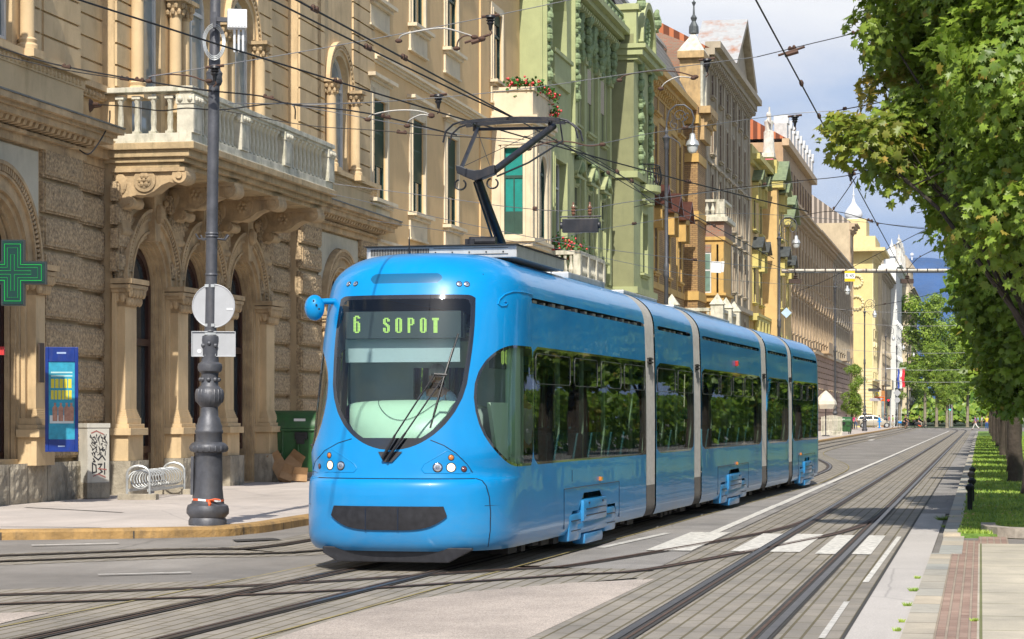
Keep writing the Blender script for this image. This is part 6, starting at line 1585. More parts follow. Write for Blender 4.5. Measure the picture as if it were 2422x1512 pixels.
def leaves(rng, pos, nrm, size, tint, shape):
    """one mesh holding every leaf; fan of triangles from the leaf centre, slightly folded"""
    N = len(pos); K_ = len(shape)
    up = rng.normal(size=(N,3)); nrm = nrm/np.linalg.norm(nrm, axis=1, keepdims=True)
    a = np.cross(nrm, up); a /= np.linalg.norm(a, axis=1, keepdims=True)+1e-9; b_ = np.cross(nrm, a)
    # let the leaf tip hang
    flip = (b_[:,2] > 0)[:,None]; b_ = np.where(flip, -b_, b_)
    V = np.zeros((N, K_+1, 3)); V[:,0] = pos
    for k, (u, v) in enumerate(shape):
        V[:,k+1] = pos + (a*u + b_*v)*size[:,None] - nrm*(abs(u)*.35*size)[:,None]
    idx = np.zeros((N, K_, 3), dtype=np.int64); base = np.arange(N)*(K_+1)
    for k in range(K_): idx[:,k,0] = base; idx[:,k,1] = base+1+k; idx[:,k,2] = base+1+(k+1) % K_
    me = bpy.data.meshes.new('crown'); me.vertices.add(N*(K_+1)); me.vertices.foreach_set('co', V.reshape(-1).astype(np.float32))
    T = N*K_; me.loops.add(T*3); me.loops.foreach_set('vertex_index', idx.reshape(-1).astype(np.int32)); me.polygons.add(T); me.polygons.foreach_set('loop_start', np.arange(0, T*3, 3, dtype=np.int32)); me.polygons.foreach_set('loop_total', np.full(T, 3, dtype=np.int32))
    at_ = me.attributes.new('tint', 'FLOAT_COLOR', 'POINT'); c = np.ones((N, K_+1, 4)); c[:,:,0] = tint[:,0:1]; c[:,:,1] = tint[:,1:2]
    if K_ > 6: c[:,1:,1] = np.clip(c[:,1:,1]+.12, 0, 1)
    at_.data.foreach_set('color', c.reshape(-1).astype(np.float32)); me.update(calc_edges=True); return me
def crown_points(rng, blobs, n_spray, per, spread, origin):
    """sprays of leaves on the skins of overlapping lobes; blobs = (centre, radii, yellow)"""
    vol = np.array([b[1][0]*b[1][1]+b[1][1]*b[1][2]+b[1][0]*b[1][2] for b in blobs]); pick = rng.choice(len(blobs), n_spray, p=vol/vol.sum())
    C_ = np.array([b[0] for b in blobs], float)[pick]; Rr = np.array([b[1] for b in blobs], float)[pick]; Ye = np.array([b[2] for b in blobs], float)[pick]
    d = rng.normal(size=(n_spray,3)); d /= np.linalg.norm(d, axis=1, keepdims=True)
    rad = 1-np.abs(rng.normal(size=n_spray))*.22; rad = np.clip(rad, .25, 1.08)
    S = C_ + d*Rr*rad[:,None]
    out = d*.7+np.array([0,0,.55])+rng.normal(size=(n_spray,3))*.25
    out /= np.linalg.norm(out, axis=1, keepdims=True)
    idx = np.repeat(np.arange(n_spray), per); n = len(idx)
    e1 = np.cross(out, rng.normal(size=(n_spray,3))); e1 /= np.linalg.norm(e1, axis=1, keepdims=True); e2 = np.cross(out, e1)
    r_ = np.sqrt(rng.random(n))*spread; th = rng.random(n)*6.283
    pos = S[idx] + e1[idx]*(r_*np.cos(th))[:,None] + e2[idx]*(r_*np.sin(th))[:,None] + out[idx]*(rng.normal(size=n)*.05)[:,None]
    pos[:,2] -= r_*r_/spread*.55
    nrm = out[idx] + rng.normal(size=(n,3))*.38
    g = rng.random(n_spray)
    tint = np.stack([np.clip(g[idx]*.8+rng.random(n)*.35-.05, 0, 1), np.clip((Ye[idx])*(rng.random(n)**.6)*1.1 + (rng.random(n) > .965)*.6, 0, 1)], 1)
    return pos, nrm, tint
def trunk_mesh(mb, base, top, r0, r1, limbs):
    mb.tube([base+Vector((0,0,-.1)), base+Vector((0,0,.15)), base+(top-base)*.5+Vector((random.uniform(-.08,.08), random.uniform(-.08,.08), 0)), top], [r0*1.5, r0*1.05, (r0+r1)/2, r1], 14)
    for e, r_ in limbs:
        m_ = (top+e)/2 + Vector((random.uniform(-.2,.2), random.uniform(-.2,.2), random.uniform(.1,.5))); s_ = top-(top-base).normalized()*random.uniform(.1,.9)
        mb.tube([s_, m_, e], [r_, r_*.6, r_*.2], 7)
        for k in range(3):
            q = m_ + (e-m_)*random.random(); mb.tube([q, q+Vector((random.uniform(-.8,.8), random.uniform(-.8,.8), random.uniform(-.1,.7)))], [r_*.3, r_*.08], 5)
def make_tree(name, label, group, base, blobs, n_spray, per, spread, lsize, shape, mat, bark, r0, h_tr, seed):
    rng = np.random.default_rng(seed)
    root = empty(name, base, 0, label, 'tree', group); b0_ = np.array(base)
    rel = [(np.array(b[0])-b0_, b[1], b[2]) for b in blobs]
    pos, nrm, tint = crown_points(rng, rel, n_spray, per, spread, None)
    size = lsize*(.5+.9*rng.random(len(pos))**1.3)
    me = leaves(rng, pos, nrm, size, tint, shape); me.materials.append(mat)
    o = bpy.data.objects.new('crown', me); COL.objects.link(o); o.parent = root
    mb = MB(); limbs = [(Vector(r[0]), r0*.24) for r in rel]
    trunk_mesh(mb, Vector((0,0,0)), Vector((random.uniform(-.1,.1), random.uniform(-.1,.1), h_tr)), r0, r0*.75, limbs)
    mb.build('trunk', bark, root, smooth=True); return root
GRP = 'maples along the lawn'
def trow(Y, t=.85): X_ = (t+NS.y*-1*Y)/NS.x if False else (t-NS.y*Y)/NS.x; return Vector((X_, Y, .0))
bA = trow(29, 1.0)
def B_(x, y, Y, r, ye=0, rz=None, ry=None): v = at(x, y, Y); return (tuple(v), (r, ry or r, rz or r*.8), ye)
blA = [B_(2085,60,31,.50,.05,.42), B_(2160,40,32,.85,.05,.7), B_(2290,60,31.5,1.0,.0), B_(2400,20,30.5,1.1,.08), B_(2400,170,29.5,.9,.05), B_(2300,200,31,.8,.0), B_(2170,165,32,.42,.6,.3), B_(2090,205,31.5,.34,.85,.2),
       B_(2115,250,31,.36,.8,.22), B_(2005,305,30,.36,.40,.20), B_(2080,320,30,.56,.25,.32), B_(2170,320,30.5,.65,.12,.48), B_(2125,378,30,.42,.12,.24), B_(2230,260,30.5,.8,.03), B_(2330,330,30,1.0,.02), B_(2215,410,31,.45,.06,.3), B_(2300,450,31,.75,.02), B_(2440,350,29,1.0,.02), B_(2420,520,29,.9,.1),
       B_(2500,150,28,1.6), B_(2520,450,28.5,1.4), B_(2500,-200,29,2.2), B_(2350,-150,30,1.6), B_(2200,-120,31,1.2)]
make_tree('maple_tree', 'nearest maple, its branches browned at the tips and reaching over the street', GRP, bA, blA, 1950, 24, .29, .125, MAPLE, F_maple, K_bark, .19, 2.8, 11)
bB = trow(37.5, .95)
blB = [B_(2390,560,36,.9), B_(2310,525,37,.6), B_(2300,600,37,.36,.03), B_(2385,700,36,.75,.02), B_(2420,640,36,.95), B_(2450,820,36,.85,.05), B_(2340,745,37,.36,.05), B_(2355,830,37,.34,.04,.25), B_(2385,890,36.5,.36,.04,.25), B_(2425,930,36,.4,.0,.25), B_(2270,500,37.5,.36), B_(2470,500,37,1.2), B_(2400,380,38,1.3), B_(2420,200,38,1.5), B_(2480,780,36,1.0)]
make_tree('maple_tree', 'second maple from the viewer, its dense crown filling the right edge', GRP, bB, blB, 1700, 25, .28, .13, MAPLE, F_maple, K_bark, .19, 2.6, 12)
def generic(base, r, z0, z1, n, seed, ye=.05):
    rg = random.Random(seed); bl = []
    for k in range(n):
        a = rg.random()*6.283; h_ = rg.random(); d = r*(.2+.6*rg.random()*(1-.5*abs(h_-.45))); z = z0+(z1-z0)*h_
        bl.append(((base[0]+d*math.cos(a), base[1]+d*math.sin(a), z), (r*.42, r*.42, r*.36), ye*(1 if rg.random() > .6 else .2)))
    return bl
ordn = ['third','fourth','fifth','sixth','seventh','eighth','ninth','tenth','eleventh','twelfth','thirteenth','fourteenth','fifteenth','sixteenth','seventeenth','eighteenth','nineteenth','twentieth']
b3 = trow(46.3, 1.02); t3 = make_tree('maple_tree', 'third maple trunk from the right edge in the row on the lawn', GRP, b3, generic(b3, 1.35, 3.0, 9.5, 22, 3), 900, 26, .30, .15, MAPLE, F_maple, K_bark, .19, 2.7, 13)
b4 = Vector((0,0,0)); proto = make_tree('maple_tree', 'x', GRP, trow(55), [((c[0][0]+trow(55).x, c[0][1]+55, c[0][2]), c[1], c[2]) for c in generic(b4, 1.3, 2.8, 9.5, 20, 4, .12)], 620, 24, .42, .26, KITE, F_maple, K_bark, .19, 2.6, 14)
proto['label'] = 'fourth maple trunk from the right edge in the row on the lawn'
Yc = 63.5
for i in range(2, 18):
    c = copy_tree(proto); c.location = trow(Yc, .98+.08*math.sin(i*2.1)); c.rotation_euler = (0,0,i*1.9); k = .92+.12*math.sin(i*1.3); c.scale = (k,k,k)
    c['label'] = ordn[i] + ' maple trunk from the right edge in the row on the lawn'; Yc += 9 + (i > 10)*2
# far avenue of plane trees
GP2 = 'plane trees closing the far end'
Yf = 360
def far_tree(name, x, Y, ytop, rpx, seed, label, group, mat=F_plane, ybot=930, bark=K_pale, lean=0):
    base = at(x, HY, Y); base.z = 0; zt = EYE+(HY-ytop)*Y/F; r = rpx*Y/F; zb = EYE+(HY-ybot)*Y/F
    return make_tree(name, label, group, base, generic(base, r, zb+r*.3, zt-r*.35, 26, seed, .08), 1100, 16, r*.15, r*.07, KITE, mat, bark, max(.18, Y*.0007), zb+1.5, seed)
for k, (x, Y, yt, rp, yb) in enumerate(((2150,400,780,40,945),(2128,370,850,28,950),(2188,385,682,66,915),(2215,350,800,46,940),(2250,365,740,54,935),(2288,340,800,48,935),(2240,320,870,30,965))):
    far_tree('plane_tree', x, Y, yt, rp, 50+k, ('dark green plane tree left of the tallest one, behind the flag','small plane tree at the end of the row of houses','tallest plane tree, its crown rising against the blue hill','plane tree right of the tallest with a mottled pale forked trunk','broad plane tree between the tallest one and the near maples','rightmost plane tree, half behind the near maples','low yellow green tree over the far pavement')[k], GP2, ybot=yb)
far_tree('young_tree', 2014, 262, 852, 30, 70, 'small young tree standing in front of the pale yellow corner house', None, F_plane, 985, K_bark)
# hill
mb = MB(); n = 60; D = 5200
for i in range(n+1):
    pass
prof = [(1900,700),(2000,650),(2060,628),(2105,612),(2150,603),(2190,601),(2235,606),(2290,622),(2340,650),(2420,690),(2600,760),(2900,850)]
def hy_(x): return np.interp(x, [p[0] for p in prof], [p[1] for p in prof])
rngh = random.Random(3); nx = 90; ny = 10; vs_ = []
for j in range(ny+1):
    f = j/ny
    for i in range(nx+1):
        x = 1700+1300*i/nx; top = at(x, hy_(x)+1.2*mn.noise((x*.05,1,0)), D); q = at(x, HY, D-1500*(1-f)**1.2); z = top.z*f**1.15*(1+.12*(1-f)*mn.noise((i*.25, j*.5, 2)))
        vs_.append((q.x, q.y, z-8))
mb.add(vs_, [(j*(nx+1)+i, j*(nx+1)+i+1, (j+1)*(nx+1)+i+1, (j+1)*(nx+1)+i) for j in range(ny) for i in range(nx)])
o = mb.build('hill', M('hazy_blue_hill', (.012,.07,.21,1), .95, var=.45, vs=.006, bs=.02, bd=20), smooth='all'); struct(o)  # blue of the distant air is put into the hill's own colour
mb = MB(); p = at(2157, 603, D-60); mb.ball((p.x,p.y,p.z), 4.5, 14, 10); mb.lathe([(2,-12),(2,0)], p.x, p.y, p.z, 8); tag(mb.build('radar_dome', M('radome_white', (.7,.7,.7,1))), 'tiny white radar dome on the crest of the blue hill', 'radar dome')
# flowers on the oriel balcony
def flowers(name, label, org, pts, n, r, seed, group=None):
    rg = random.Random(seed); root = empty(name, org, 0, label, 'potted flowers', group); g = MB(); f = MB()
    for k in range(n):
        p = Vector(rg.choice(pts)) + Vector((rg.gauss(0,r), rg.gauss(0,r), rg.gauss(0,r*.8))); s_ = .05+rg.random()*.05
        u = Vector((rg.gauss(0,1), rg.gauss(0,1), rg.gauss(0,1))).normalized(); v = u.cross(Vector((rg.gauss(0,1),rg.gauss(0,1),rg.gauss(0,1)))).normalized()
        if rg.random() < .78: g.add([p-u*s_, p+v*s_*.7, p+u*s_, p-v*s_*.7], [(0,1,2,3)])
        else: f.ball(p, s_*.55, 6, 4)
    g.build('foliage', F_gr, root); f.build('blossoms', F_red, root); return root
F_gr = M('geranium_green', (.05,.15,.02,1), .5, var=.5, vs=8); F_red = M('geranium_red', (.62,.02,.03,1), .5, var=.3, vs=8)
os_, oo0_, oo1_, OP_ = ORIEL
def fl(s, p, z): return P(s, TF+p, z)
def boxpts(s_a, s_b, p, z, n): 
    return [tuple(P(s_a+(s_b-s_a)*k/(n-1), TF+p, z)) for k in range(n)]
o_ = P(os_+oo0_, TF, 0)
pts = [tuple(P(os_+oo0_+.5+k*.45, TF+OP_+.02, 13.15)-o_) for k in range(8)]+[tuple(P(os_+oo0_+.1, TF+.7+k*.2, 13.15)-o_) for k in range(4)]+[tuple(P(os_+oo1_-.3, TF+OP_+.15, 12.6)-o_)]
flowers('geraniums', 'red geraniums trailing over the parapet of the cream oriel', o_, pts, 800, .13, 4)
o2 = P(81.5, TF, 0); pts = [tuple(P(82+k*.5, TF+1.25, 8.0)-o2) for k in range(8)]
flowers('geraniums', 'bushy green and red geraniums on the stone balcony below the green house', o2, pts, 900, .22, 5)
bq = building('stone_balcony', 81, 'grey stone balcony with balusters and flower boxes fixed low on the green house'); bq['category'] = 'balcony'
mb = MB(); mb.box(0, 5.6, -2.2, -.86, 6.6, 6.85); mb.box(0, 5.6, -2.2, -2.0, 7.6, 7.75); mb.box(0,.2,-2.2,-.86,7.6,7.75)
for x in (0.15, 1.9, 3.7, 5.45): mb.box(x-.15, x+.15, -2.22, -1.95, 6.85, 7.62)
for k in range(24):
    if k % 8: mb.lathe([(.05,6.85),(.1,7.05),(.045,7.35),(.07,7.6)], .25+k*.222, -2.1, 0, 6)
for k in range(5): mb.lathe([(.05,6.85),(.1,7.05),(.045,7.35),(.07,7.6)], .1, -1.85+k*.22, 0, 6)
bobj(mb, 'balustrade', S_white, bq)
bq = building('stone_terrace', 108.6, 'pale stone terrace wall with pyramid-topped posts in front of the green bay'); bq['category'] = 'terrace'
mb = MB(); mb.box(-1.6, 6, -4.4, -1.9, 5.2, 5.5); mb.box(-1.6, 6, -4.4, -4.15, 6.7, 6.85); mb.box(-1.6,-1.35,-4.15,-1.9,6.7,6.85); mb.box(-1.4, 5.8, -4.2, -2.0, 0, 5.2)
for x, y in ((-1.5,-4.25),(2.2,-4.25),(5.9,-4.25),(-1.5,-2.05)): mb.box(x-.3, x+.3, y-.3, y+.3, 5.5, 7.0); mb.add([(x-.36,y-.36,7.0),(x+.36,y-.36,7.0),(x+.36,y+.36,7.0),(x-.36,y+.36,7.0),(x,y,7.55)],[(0,1,4),(1,2,4),(2,3,4),(3,0,4)])
for k in range(14): mb.lathe([(.06,5.5),(.14,5.85),(.05,6.3),(.08,6.7)], -1.0+k*.5, -4.25, 0, 6)
for k in range(4): mb.lathe([(.06,5.5),(.14,5.85),(.05,6.3),(.08,6.7)], -1.5, -3.8+k*.45, 0, 6)
bobj(mb, 'terrace_wall', S_white, bq)
# ================================================================= STREET FURNITURE
I_post = M('cast_iron_grey', (.085,.088,.10,1), .5, .35, var=.25, vs=7, bs=30, bd=.003, dirt=.4, dc=(.14,.13,.12,1), ds=3)
I_galv = M('galvanised_steel', (.50,.52,.52,1), .42, .55, var=.15, vs=10, dirt=.3, dc=(.3,.29,.26,1), ds=4)
I_sign = M('grey_sign_back', (.40,.41,.425,1), .5, .15, var=.08, vs=4, dirt=.2, dc=(.35,.35,.33,1), ds=3)
I_white = M('white_plastic', (.68,.69,.70,1), .45, var=.05)
BASE = [(.27,.0),(.27,.06),(.25,.10),(.30,.16),(.30,.22),(.285,.27),(.23,.30),(.222,.36),(.205,.5),(.198,.80),(.195,1.0),(.20,1.02),(.25,1.03),(.27,1.07),(.262,1.12),(.235,1.15),(.19,1.17),(.187,1.28),(.20,1.30),(.20,1.33),(.187,1.35),(.187,1.40),(.165,1.44),(.155,1.50),(.13,1.53),(.122,1.66),(.15,1.69),(.19,1.74),(.203,1.82),(.19,1.90),(.15,1.94),(.125,1.97),(.12,2.10),(.125,2.14),(.165,2.17),(.176,2.22),(.168,2.27),(.125,2.30),(.12,2.38),(.125,2.52),(.135,2.60),(.13,2.66),(.086,2.69)]
def ornate_base(mb, dz=0):
    mb.lathe([(r, z+dz) for r, z in BASE], n=28, caps=True)
    for k in range(18):                                              # gadroons on the bulbs
        a = k*math.pi/9; c, s_ = math.cos(a), math.sin(a)
        mb.ball((.178*c, .178*s_, 1.82+dz), .05, 6, 5, (.6,.6,2.0)); mb.ball((.245*c, .245*s_, 1.08+dz), .035, 6, 4, (1,1,1.4))
    for k in range(8):
        a = k*math.pi/4; mb.ball((.125*math.cos(a), .125*math.sin(a), 2.05+dz), .035, 6, 5); mb.ball((.12*math.cos(a), .12*math.sin(a), 2.56+dz-.03*(k%2)), .035, 6, 5)
p0 = gp(491, 1241, .12); p0 = Vector((p0.x, p0.y, .12))
LP = empty('lamp_post', p0, 0, 'tall grey cast iron post with fluted bulbs at its foot on the near pavement corner', 'post'); LP.rotation_euler = (0, R(.85), 0)
mb = MB(); ornate_base(mb); mb.build('base', I_post, LP, smooth=True)
mb = MB(); mb.lathe([(.086,2.69),(.082,3.6),(.08,6.18),(.08,6.2),(.10,6.22),(.118,6.27),(.11,6.33),(.12,6.38),(.09,6.42),(.082,6.5),(.085,6.56),(.075,6.6),(.073,10.5)], n=20)
for z in (2.72, 3.52, 4.06, 4.1): mb.lathe([(.09,z),(.095,z+.01),(.09,z+.03)], n=20)
mb.build('shaft', I_post, LP, smooth=True)
mb = MB()
for a in (-.3, .3, 2.4, 3.6): mb.tube([(.08*math.cos(a),.08*math.sin(a),4.04),(.19*math.cos(a),.19*math.sin(a),4.03),(.24*math.cos(a),.24*math.sin(a),4.10)], .012, 5)
mb.build('spikes', I_post, LP)
mb = MB(); mb.box(-.235,-.195,-.11,-.03,.42,.96); mb.box(-.24,-.2,-.10,-.04,.68,.72); mb.build('access_door', I_post, LP, bevel=.005)
mb = MB(); n = 24; ty = MB()
for k in range(n): 
    a = 2*math.pi*k/n; b_ = 2*math.pi*(k+1)/n; z = .335+.008*math.sin(a*2); z2 = .335+.008*math.sin(b_*2); (mb if (k//2) % 2 else ty).quad((.229*math.cos(a),.229*math.sin(a),z),(.229*math.cos(b_),.229*math.sin(b_),z2),(.227*math.cos(b_),.227*math.sin(b_),z2+.03),(.227*math.cos(a),.227*math.sin(a),z+.03))
tp = mb.build('tape', M('orange_tape', (.65,.10,.02,1), .5), LP); ty.build('tape_white', I_white, tp)
mb = MB(); mb.tube([(.04,-.235,.35),(.06,-.25,.30),(.05,-.25,.24)], [.02,.025,.012], 6); mb.tube([(.04,-.235,.35),(.13,-.24,.37),(.2,-.23,.36)], .012, 5); mb.build('tape_knot', tp.data.materials[0], tp)
# road sign seen from behind
def disc_y(mb, x, z, r, y0, y1, n=36): mb.prism([(x+r*math.cos(2*math.pi*k/n), z+r*math.sin(2*math.pi*k/n)) for k in range(n)], 'y', y0, y1)
ps = at(505, 724, 31.62); rs = empty('round_sign', ps, R(-6), 'back of a round grey road sign clamped behind the near post', 'road sign')
mb = MB(); disc_y(mb, 0, 0, .305, 0, .008); mb.tube([(.303*math.cos(2*math.pi*k/36), .0, .303*math.sin(2*math.pi*k/36)) for k in range(36)], .009, 6, closed=True); mb.build('plate', I_sign, rs)
mb = MB()
for z in (.285, -.27): mb.box(-.12, .02, -.03, -.002, z-.02, z+.02); 
mb.build('bracket', I_galv, rs); mb = MB(); mb.box(.19,.28,-.006,-.003,-.06,-.03); mb.build('sticker', I_white, rs)
ps = at(505, 814, 31.62); rs = empty('rectangular_sign', ps, R(8), 'back of a rectangular grey plate with folded rim clamped below the round sign', 'road sign')
mb = MB(); mb.box(-.31,.31,0,.006,-.18,.18)
for a in ((-.31,-.298,-.18,.18),(.298,.31,-.18,.18)): mb.box(a[0],a[1],-.02,0,a[2],a[3])
mb.box(-.31,.31,-.02,0,.168,.18); mb.box(-.31,.31,-.02,0,-.18,-.168); mb.build('plate', I_sign, rs, bevel=.003); mb = MB(); disc_y(mb, -.20, -.10, .03, -.005, -.001, 14); mb.build('sticker', I_white, rs)
mb = MB(); mb.box(-.12,.03,-.035,-.005,.13,.16); mb.box(-.12,.03,-.035,-.005,-.17,-.14); mb.build('bracket', I_galv, rs)
ps = at(558, 48, 31.5); rs = empty('antenna_box', ps, R(10), 'white ribbed radio box with three short rod aerials high on the near post', 'radio box')
mb = MB(); mb.box(-.12,.15,-.1,.1,-.12,.14)
for k in range(6): mb.box(-.10+k*.042,-.085+k*.042,-.115,-.1,-.1,.12)
mb.build('housing', I_white, rs, bevel=.02)
for k in (-.02,.04,.10):
    mb = MB(); mb.lathe([(.018,-.12),(.018,-.42),(.012,-.45)], k, 0, 0, 8); mb.build('aerial', I_white, rs, smooth=True)
mb = MB(); mb.box(-.32,-.12,-.04,.04,-.03,.03); mb.box(-.32,-.28,-.06,.06,-.12,.10); mb.build('bracket', I_post, rs)
mb = MB()
for r in (.20,.225,.25): mb.tube([(-.30+r*.62*math.cos(t), .09+.02*math.sin(3*t), -.30+r*math.sin(t)) for t in np.linspace(0,6.283,25)[:-1]], .009, 5, closed=True)
mb.build('cable_coil', I_galv, rs, smooth=True)
# scroll lamps down the street
def scroll_lamp(base, label):
    r = empty('street_lamp', base, ANG-math.pi/2, label, 'street lamp', 'scroll lamps on the left pavement')
    mb = MB(); ornate_base(mb); mb.lathe([(.086,2.69),(.08,6.9),(.11,6.95),(.12,7.05),(.10,7.25),(.12,7.4),(.075,7.5),(.07,11.9),(.10,11.95),(.085,12.1),(.13,12.3),(.17,12.36),(.10,12.42),(.05,12.5),(.08,12.62),(.05,12.7),(.03,12.8)], n=12); mb.build('post', I_post, r, smooth=True)
    mb = MB(); pts = [(0,0,12.7),(.02,0,13.1),(.12,0,13.4),(.38,0,13.62),(.7,0,13.62),(.98,0,13.4),(1.08,0,13.1),(1.02,0,12.85),(.85,0,12.72),(.68,0,12.8),(.64,0,12.98),(.76,0,13.06)]
    mb.tube(pts, .035, 6)
    for cx, cz, r0, s_, e in ((.50,13.2,.26,0,9),(.32,12.86,.20,2,8),(.78,13.15,.16,1,7)):
        mb.tube([(cx+r0*(1-k/20)*math.cos(s_+k*e/20), 0, cz+r0*(1-k/20)*math.sin(s_+k*e/20)) for k in range(18)], .02, 5)
    mb.tube([(0,0,12.45),(.3,0,12.3),(.5,0,12.15),(.55,0,12.0)], .02, 5); mb.tube([(1.05,0,12.95),(1.02,0,12.5)], .015, 5); mb.build('scroll_arm', I_post, r, smooth=True)
    mb = MB(); mb.lathe([(.04,12.52),(.10,12.48),(.12,12.3),(.22,12.2),(.26,12.08),(.27,12.05)], 1.02, 0, 0, 14); hd = mb.build('lamp_head', I_galv, r, smooth=True)
    mb = MB(); mb.lathe([(.21,12.05),(.20,11.9),(.15,11.78),(.05,11.74)], 1.02, 0, 0, 14); mb.build('lamp_glass', M('frosted_lamp_glass', (.5,.52,.52,1), .2) if 'frosted_lamp_glass' not in bpy.data.materials else bpy.data.materials['frosted_lamp_glass'], hd, smooth=True)
    return r
lsrc = None
LAMPS = [(1576,87,'nearest scroll street lamp, rising behind the tram in front of the green bay'),(1843,136,'scroll street lamp carrying the pale horizontal pipe over the street'),(1975,188,'scroll street lamp beside the cream parasol, third along the pavement'),
 (2045,232,'scroll street lamp right of the green container, in front of the silver car'),(2095,303,'scroll street lamp from which the flag pole sticks out'),(2121,345,'scroll street lamp carrying a diamond sign over a round sign'),(2147,385,'far scroll street lamp between the flag and the trees, left one of a close trio'),(2158,408,'far scroll street lamp in the middle of a close trio before the trees'),(2167,430,'furthest scroll street lamp, right one of a close trio before the trees')]
for x, Y, lab in LAMPS:
    b_ = Vector(((x-CX)/F*Y, Y, .1))
    if lsrc is None: lsrc = scroll_lamp(b_, lab)
    else: c = copy_tree(lsrc); c.location = b_; c['label'] = lab
# pharmacy cross
ps = at(30, 645, 37); ph = empty('pharmacy_cross', ps, R(4), 'dark pharmacy cross sign outlined in green light tubes, at the left edge', 'shop sign')
def cross(a, b_): return [(-a,-b_),(-a,-a),(-b_,-a),(-b_,a),(-a,a),(-a,b_),(a,b_),(a,a),(b_,a),(b_,-a),(a,-a),(a,-b_)]
mb = MB(); mb.prism(cross(.19,.545), 'y', 0, .16); mb.build('case', M('cross_case', (.03,.04,.04,1), .4, .3), ph)
mb = MB(); mb.prism(cross(.165,.52), 'y', -.012, 0); mb.build('face', M('cross_glass', (.004,.03,.012,1), .12, coat=1), ph)
mb = MB()
for a, b_ in ((.13,.47),(.085,.41),(.03,.30)): mb.tube([(p[0], -.018, p[1]) for p in cross(a, b_)], .008 if a > .1 else .004, 5, closed=True)
mb.build('light_tubes', M('green_tube', (.0,.30,.035,1), .4, emit=.35), ph)
mb = MB(); mb.tube([(-.1,.1,0),(-1.2,.12,0)], .03, 6); mb.build('bracket', I_post, ph)
ps = at(3, 830, 38); mb = MB(); mb.box(-.05,.05,-.02,.05,-.07,.07); o = mb.build('red_alarm_box', M('red_plastic', (.5,.03,.03,1), .5), None); o.location = ps; tag(o, 'small red alarm box on the wall at the left edge below the cross', 'alarm box')
# poster case
ps = at(148, 945, 39.3); pc = empty('poster_case', ps, R(12), 'narrow blue glazed poster case fixed upright to the stone pier', 'poster case')
C_blue = M('poster_case_blue', (.004,.028,.20,1), .35, var=.2, vs=6, dirt=.3, dc=(.12,.1,.08,1), ds=5)
mb = MB(); mb.box(-.30,.27,0,.14,-.92,.92); mb.box(-.30,-.24,-.02,0,-.92,.92); mb.box(.21,.27,-.02,0,-.92,.92); mb.box(-.24,.21,-.02,0,.66,.92); mb.box(-.24,.21,-.02,0,-.92,-.70); mb.build('case', C_blue, pc, bevel=.008)
mb = MB(); mb.quad((-.24,-.004,-.70),(.21,-.004,-.70),(.21,-.004,.66),(-.24,-.004,.66)); po = mb.build('poster', M('poster_cyan', (.02,.28,.42,1), .5, var=.3, vs=6), pc)
mb = MB(); rg = random.Random(2)
for z in (.46,.40): mb.box(-.2,.17,-.008,-.005,z,z+.025)
mb.build('heading', M('poster_pale_text', (.4,.6,.6,1), .6), po)
mb = MB()
for z0, n_ in ((.20,5),(.0,6)):
    for k in range(n_): w_ = .37/n_; x = -.2+k*w_; mb.box(x, x+w_*.78, -.008, -.005, z0, z0+.16)
mb.build('yellow_lettering', M('poster_yellow', (.62,.55,.04,1), .6), po)
for nm, c, xs in (('group_photo', (.38,.2,.14,1), (-.13,-.03,.07,.15)),):
    mb = MB()
    for x in xs: mb.prism([(x-.04,-.38),(x+.04,-.38),(x+.045,-.15),(x+.015,-.11),(x+.02,-.06),(x-.02,-.06),(x-.015,-.11),(x-.045,-.15)], 'y', -.008, -.005)
    mb.build(nm, M('poster_figures', c, .6, var=.3, vs=12), po)
mb = MB(); mb.box(-.22,.19,-.0065,-.0045,-.42,-.28); mb.build('poster_band', M('poster_band', (.55,.6,.6,1), .6), po)
mb = MB(); mb.box(-.10,.06,-.024,-.02,.80,.83); mb.box(-.08,.04,-.024,-.02,-.83,-.81); mb.build('case_marks', M('case_marks', (.3,.4,.6,1), .6), pc)
# utility cabinet with graffiti
p1 = gp(216, 1180, .12); uc = empty('utility_cabinet', (p1.x, p1.y+.25, .12), R(38), 'dirty white utility cabinet covered in black graffiti scrawls', 'utility box')
C_cab = M('cabinet_cream', (.52,.50,.44,1), .6, var=.1, vs=3, dirt=.5, dc=(.28,.25,.2,1), ds=2)
mb = MB(); mb.box(-.25,.22,-.22,.25,.0,.30); mb.build('plinth', S_stone, uc, bevel=.02)
mb = MB(); mb.box(-.24,.21,-.21,.24,.30,1.32); mb.box(-.255,.225,-.225,.255,1.32,1.40); mb.box(-.235,.205,-.213,-.21,.34,1.28); cb = mb.build('cabinet', C_cab, uc, bevel=.012)
gf = MB(); rg = random.Random(9)
def scrawl(mb, org, ux, uz, pts, w_):
    for a, b_ in zip(pts[:-1], pts[1:]):
        d = Vector((b_[0]-a[0], b_[1]-a[1])); d = d.normalized()*w_/2 if d.length else Vector((0,w_/2)); n_ = Vector((-d.y,d.x))
        q = [(a[0]-d.x-n_.x,a[1]-d.y-n_.y),(b_[0]+d.x-n_.x,b_[1]+d.y-n_.y),(b_[0]+d.x+n_.x,b_[1]+d.y+n_.y),(a[0]-d.x+n_.x,a[1]-d.y+n_.y)]
        mb.add([org+ux*p[0]+uz*p[1] for p in q], [(0,1,2,3)])
o_ = Vector((-.22,-.2165,.36)); ux, uz = Vector((1,0,0)), Vector((0,0,1))
for z in (.78,.68,.58,.48):
    x = .05
    while x < .36: pts = [(x+rg.uniform(-.02,.05), z+rg.uniform(-.05,.06)) for _ in range(4)]; scrawl(gf, o_, ux, uz, pts, .014); x += .05
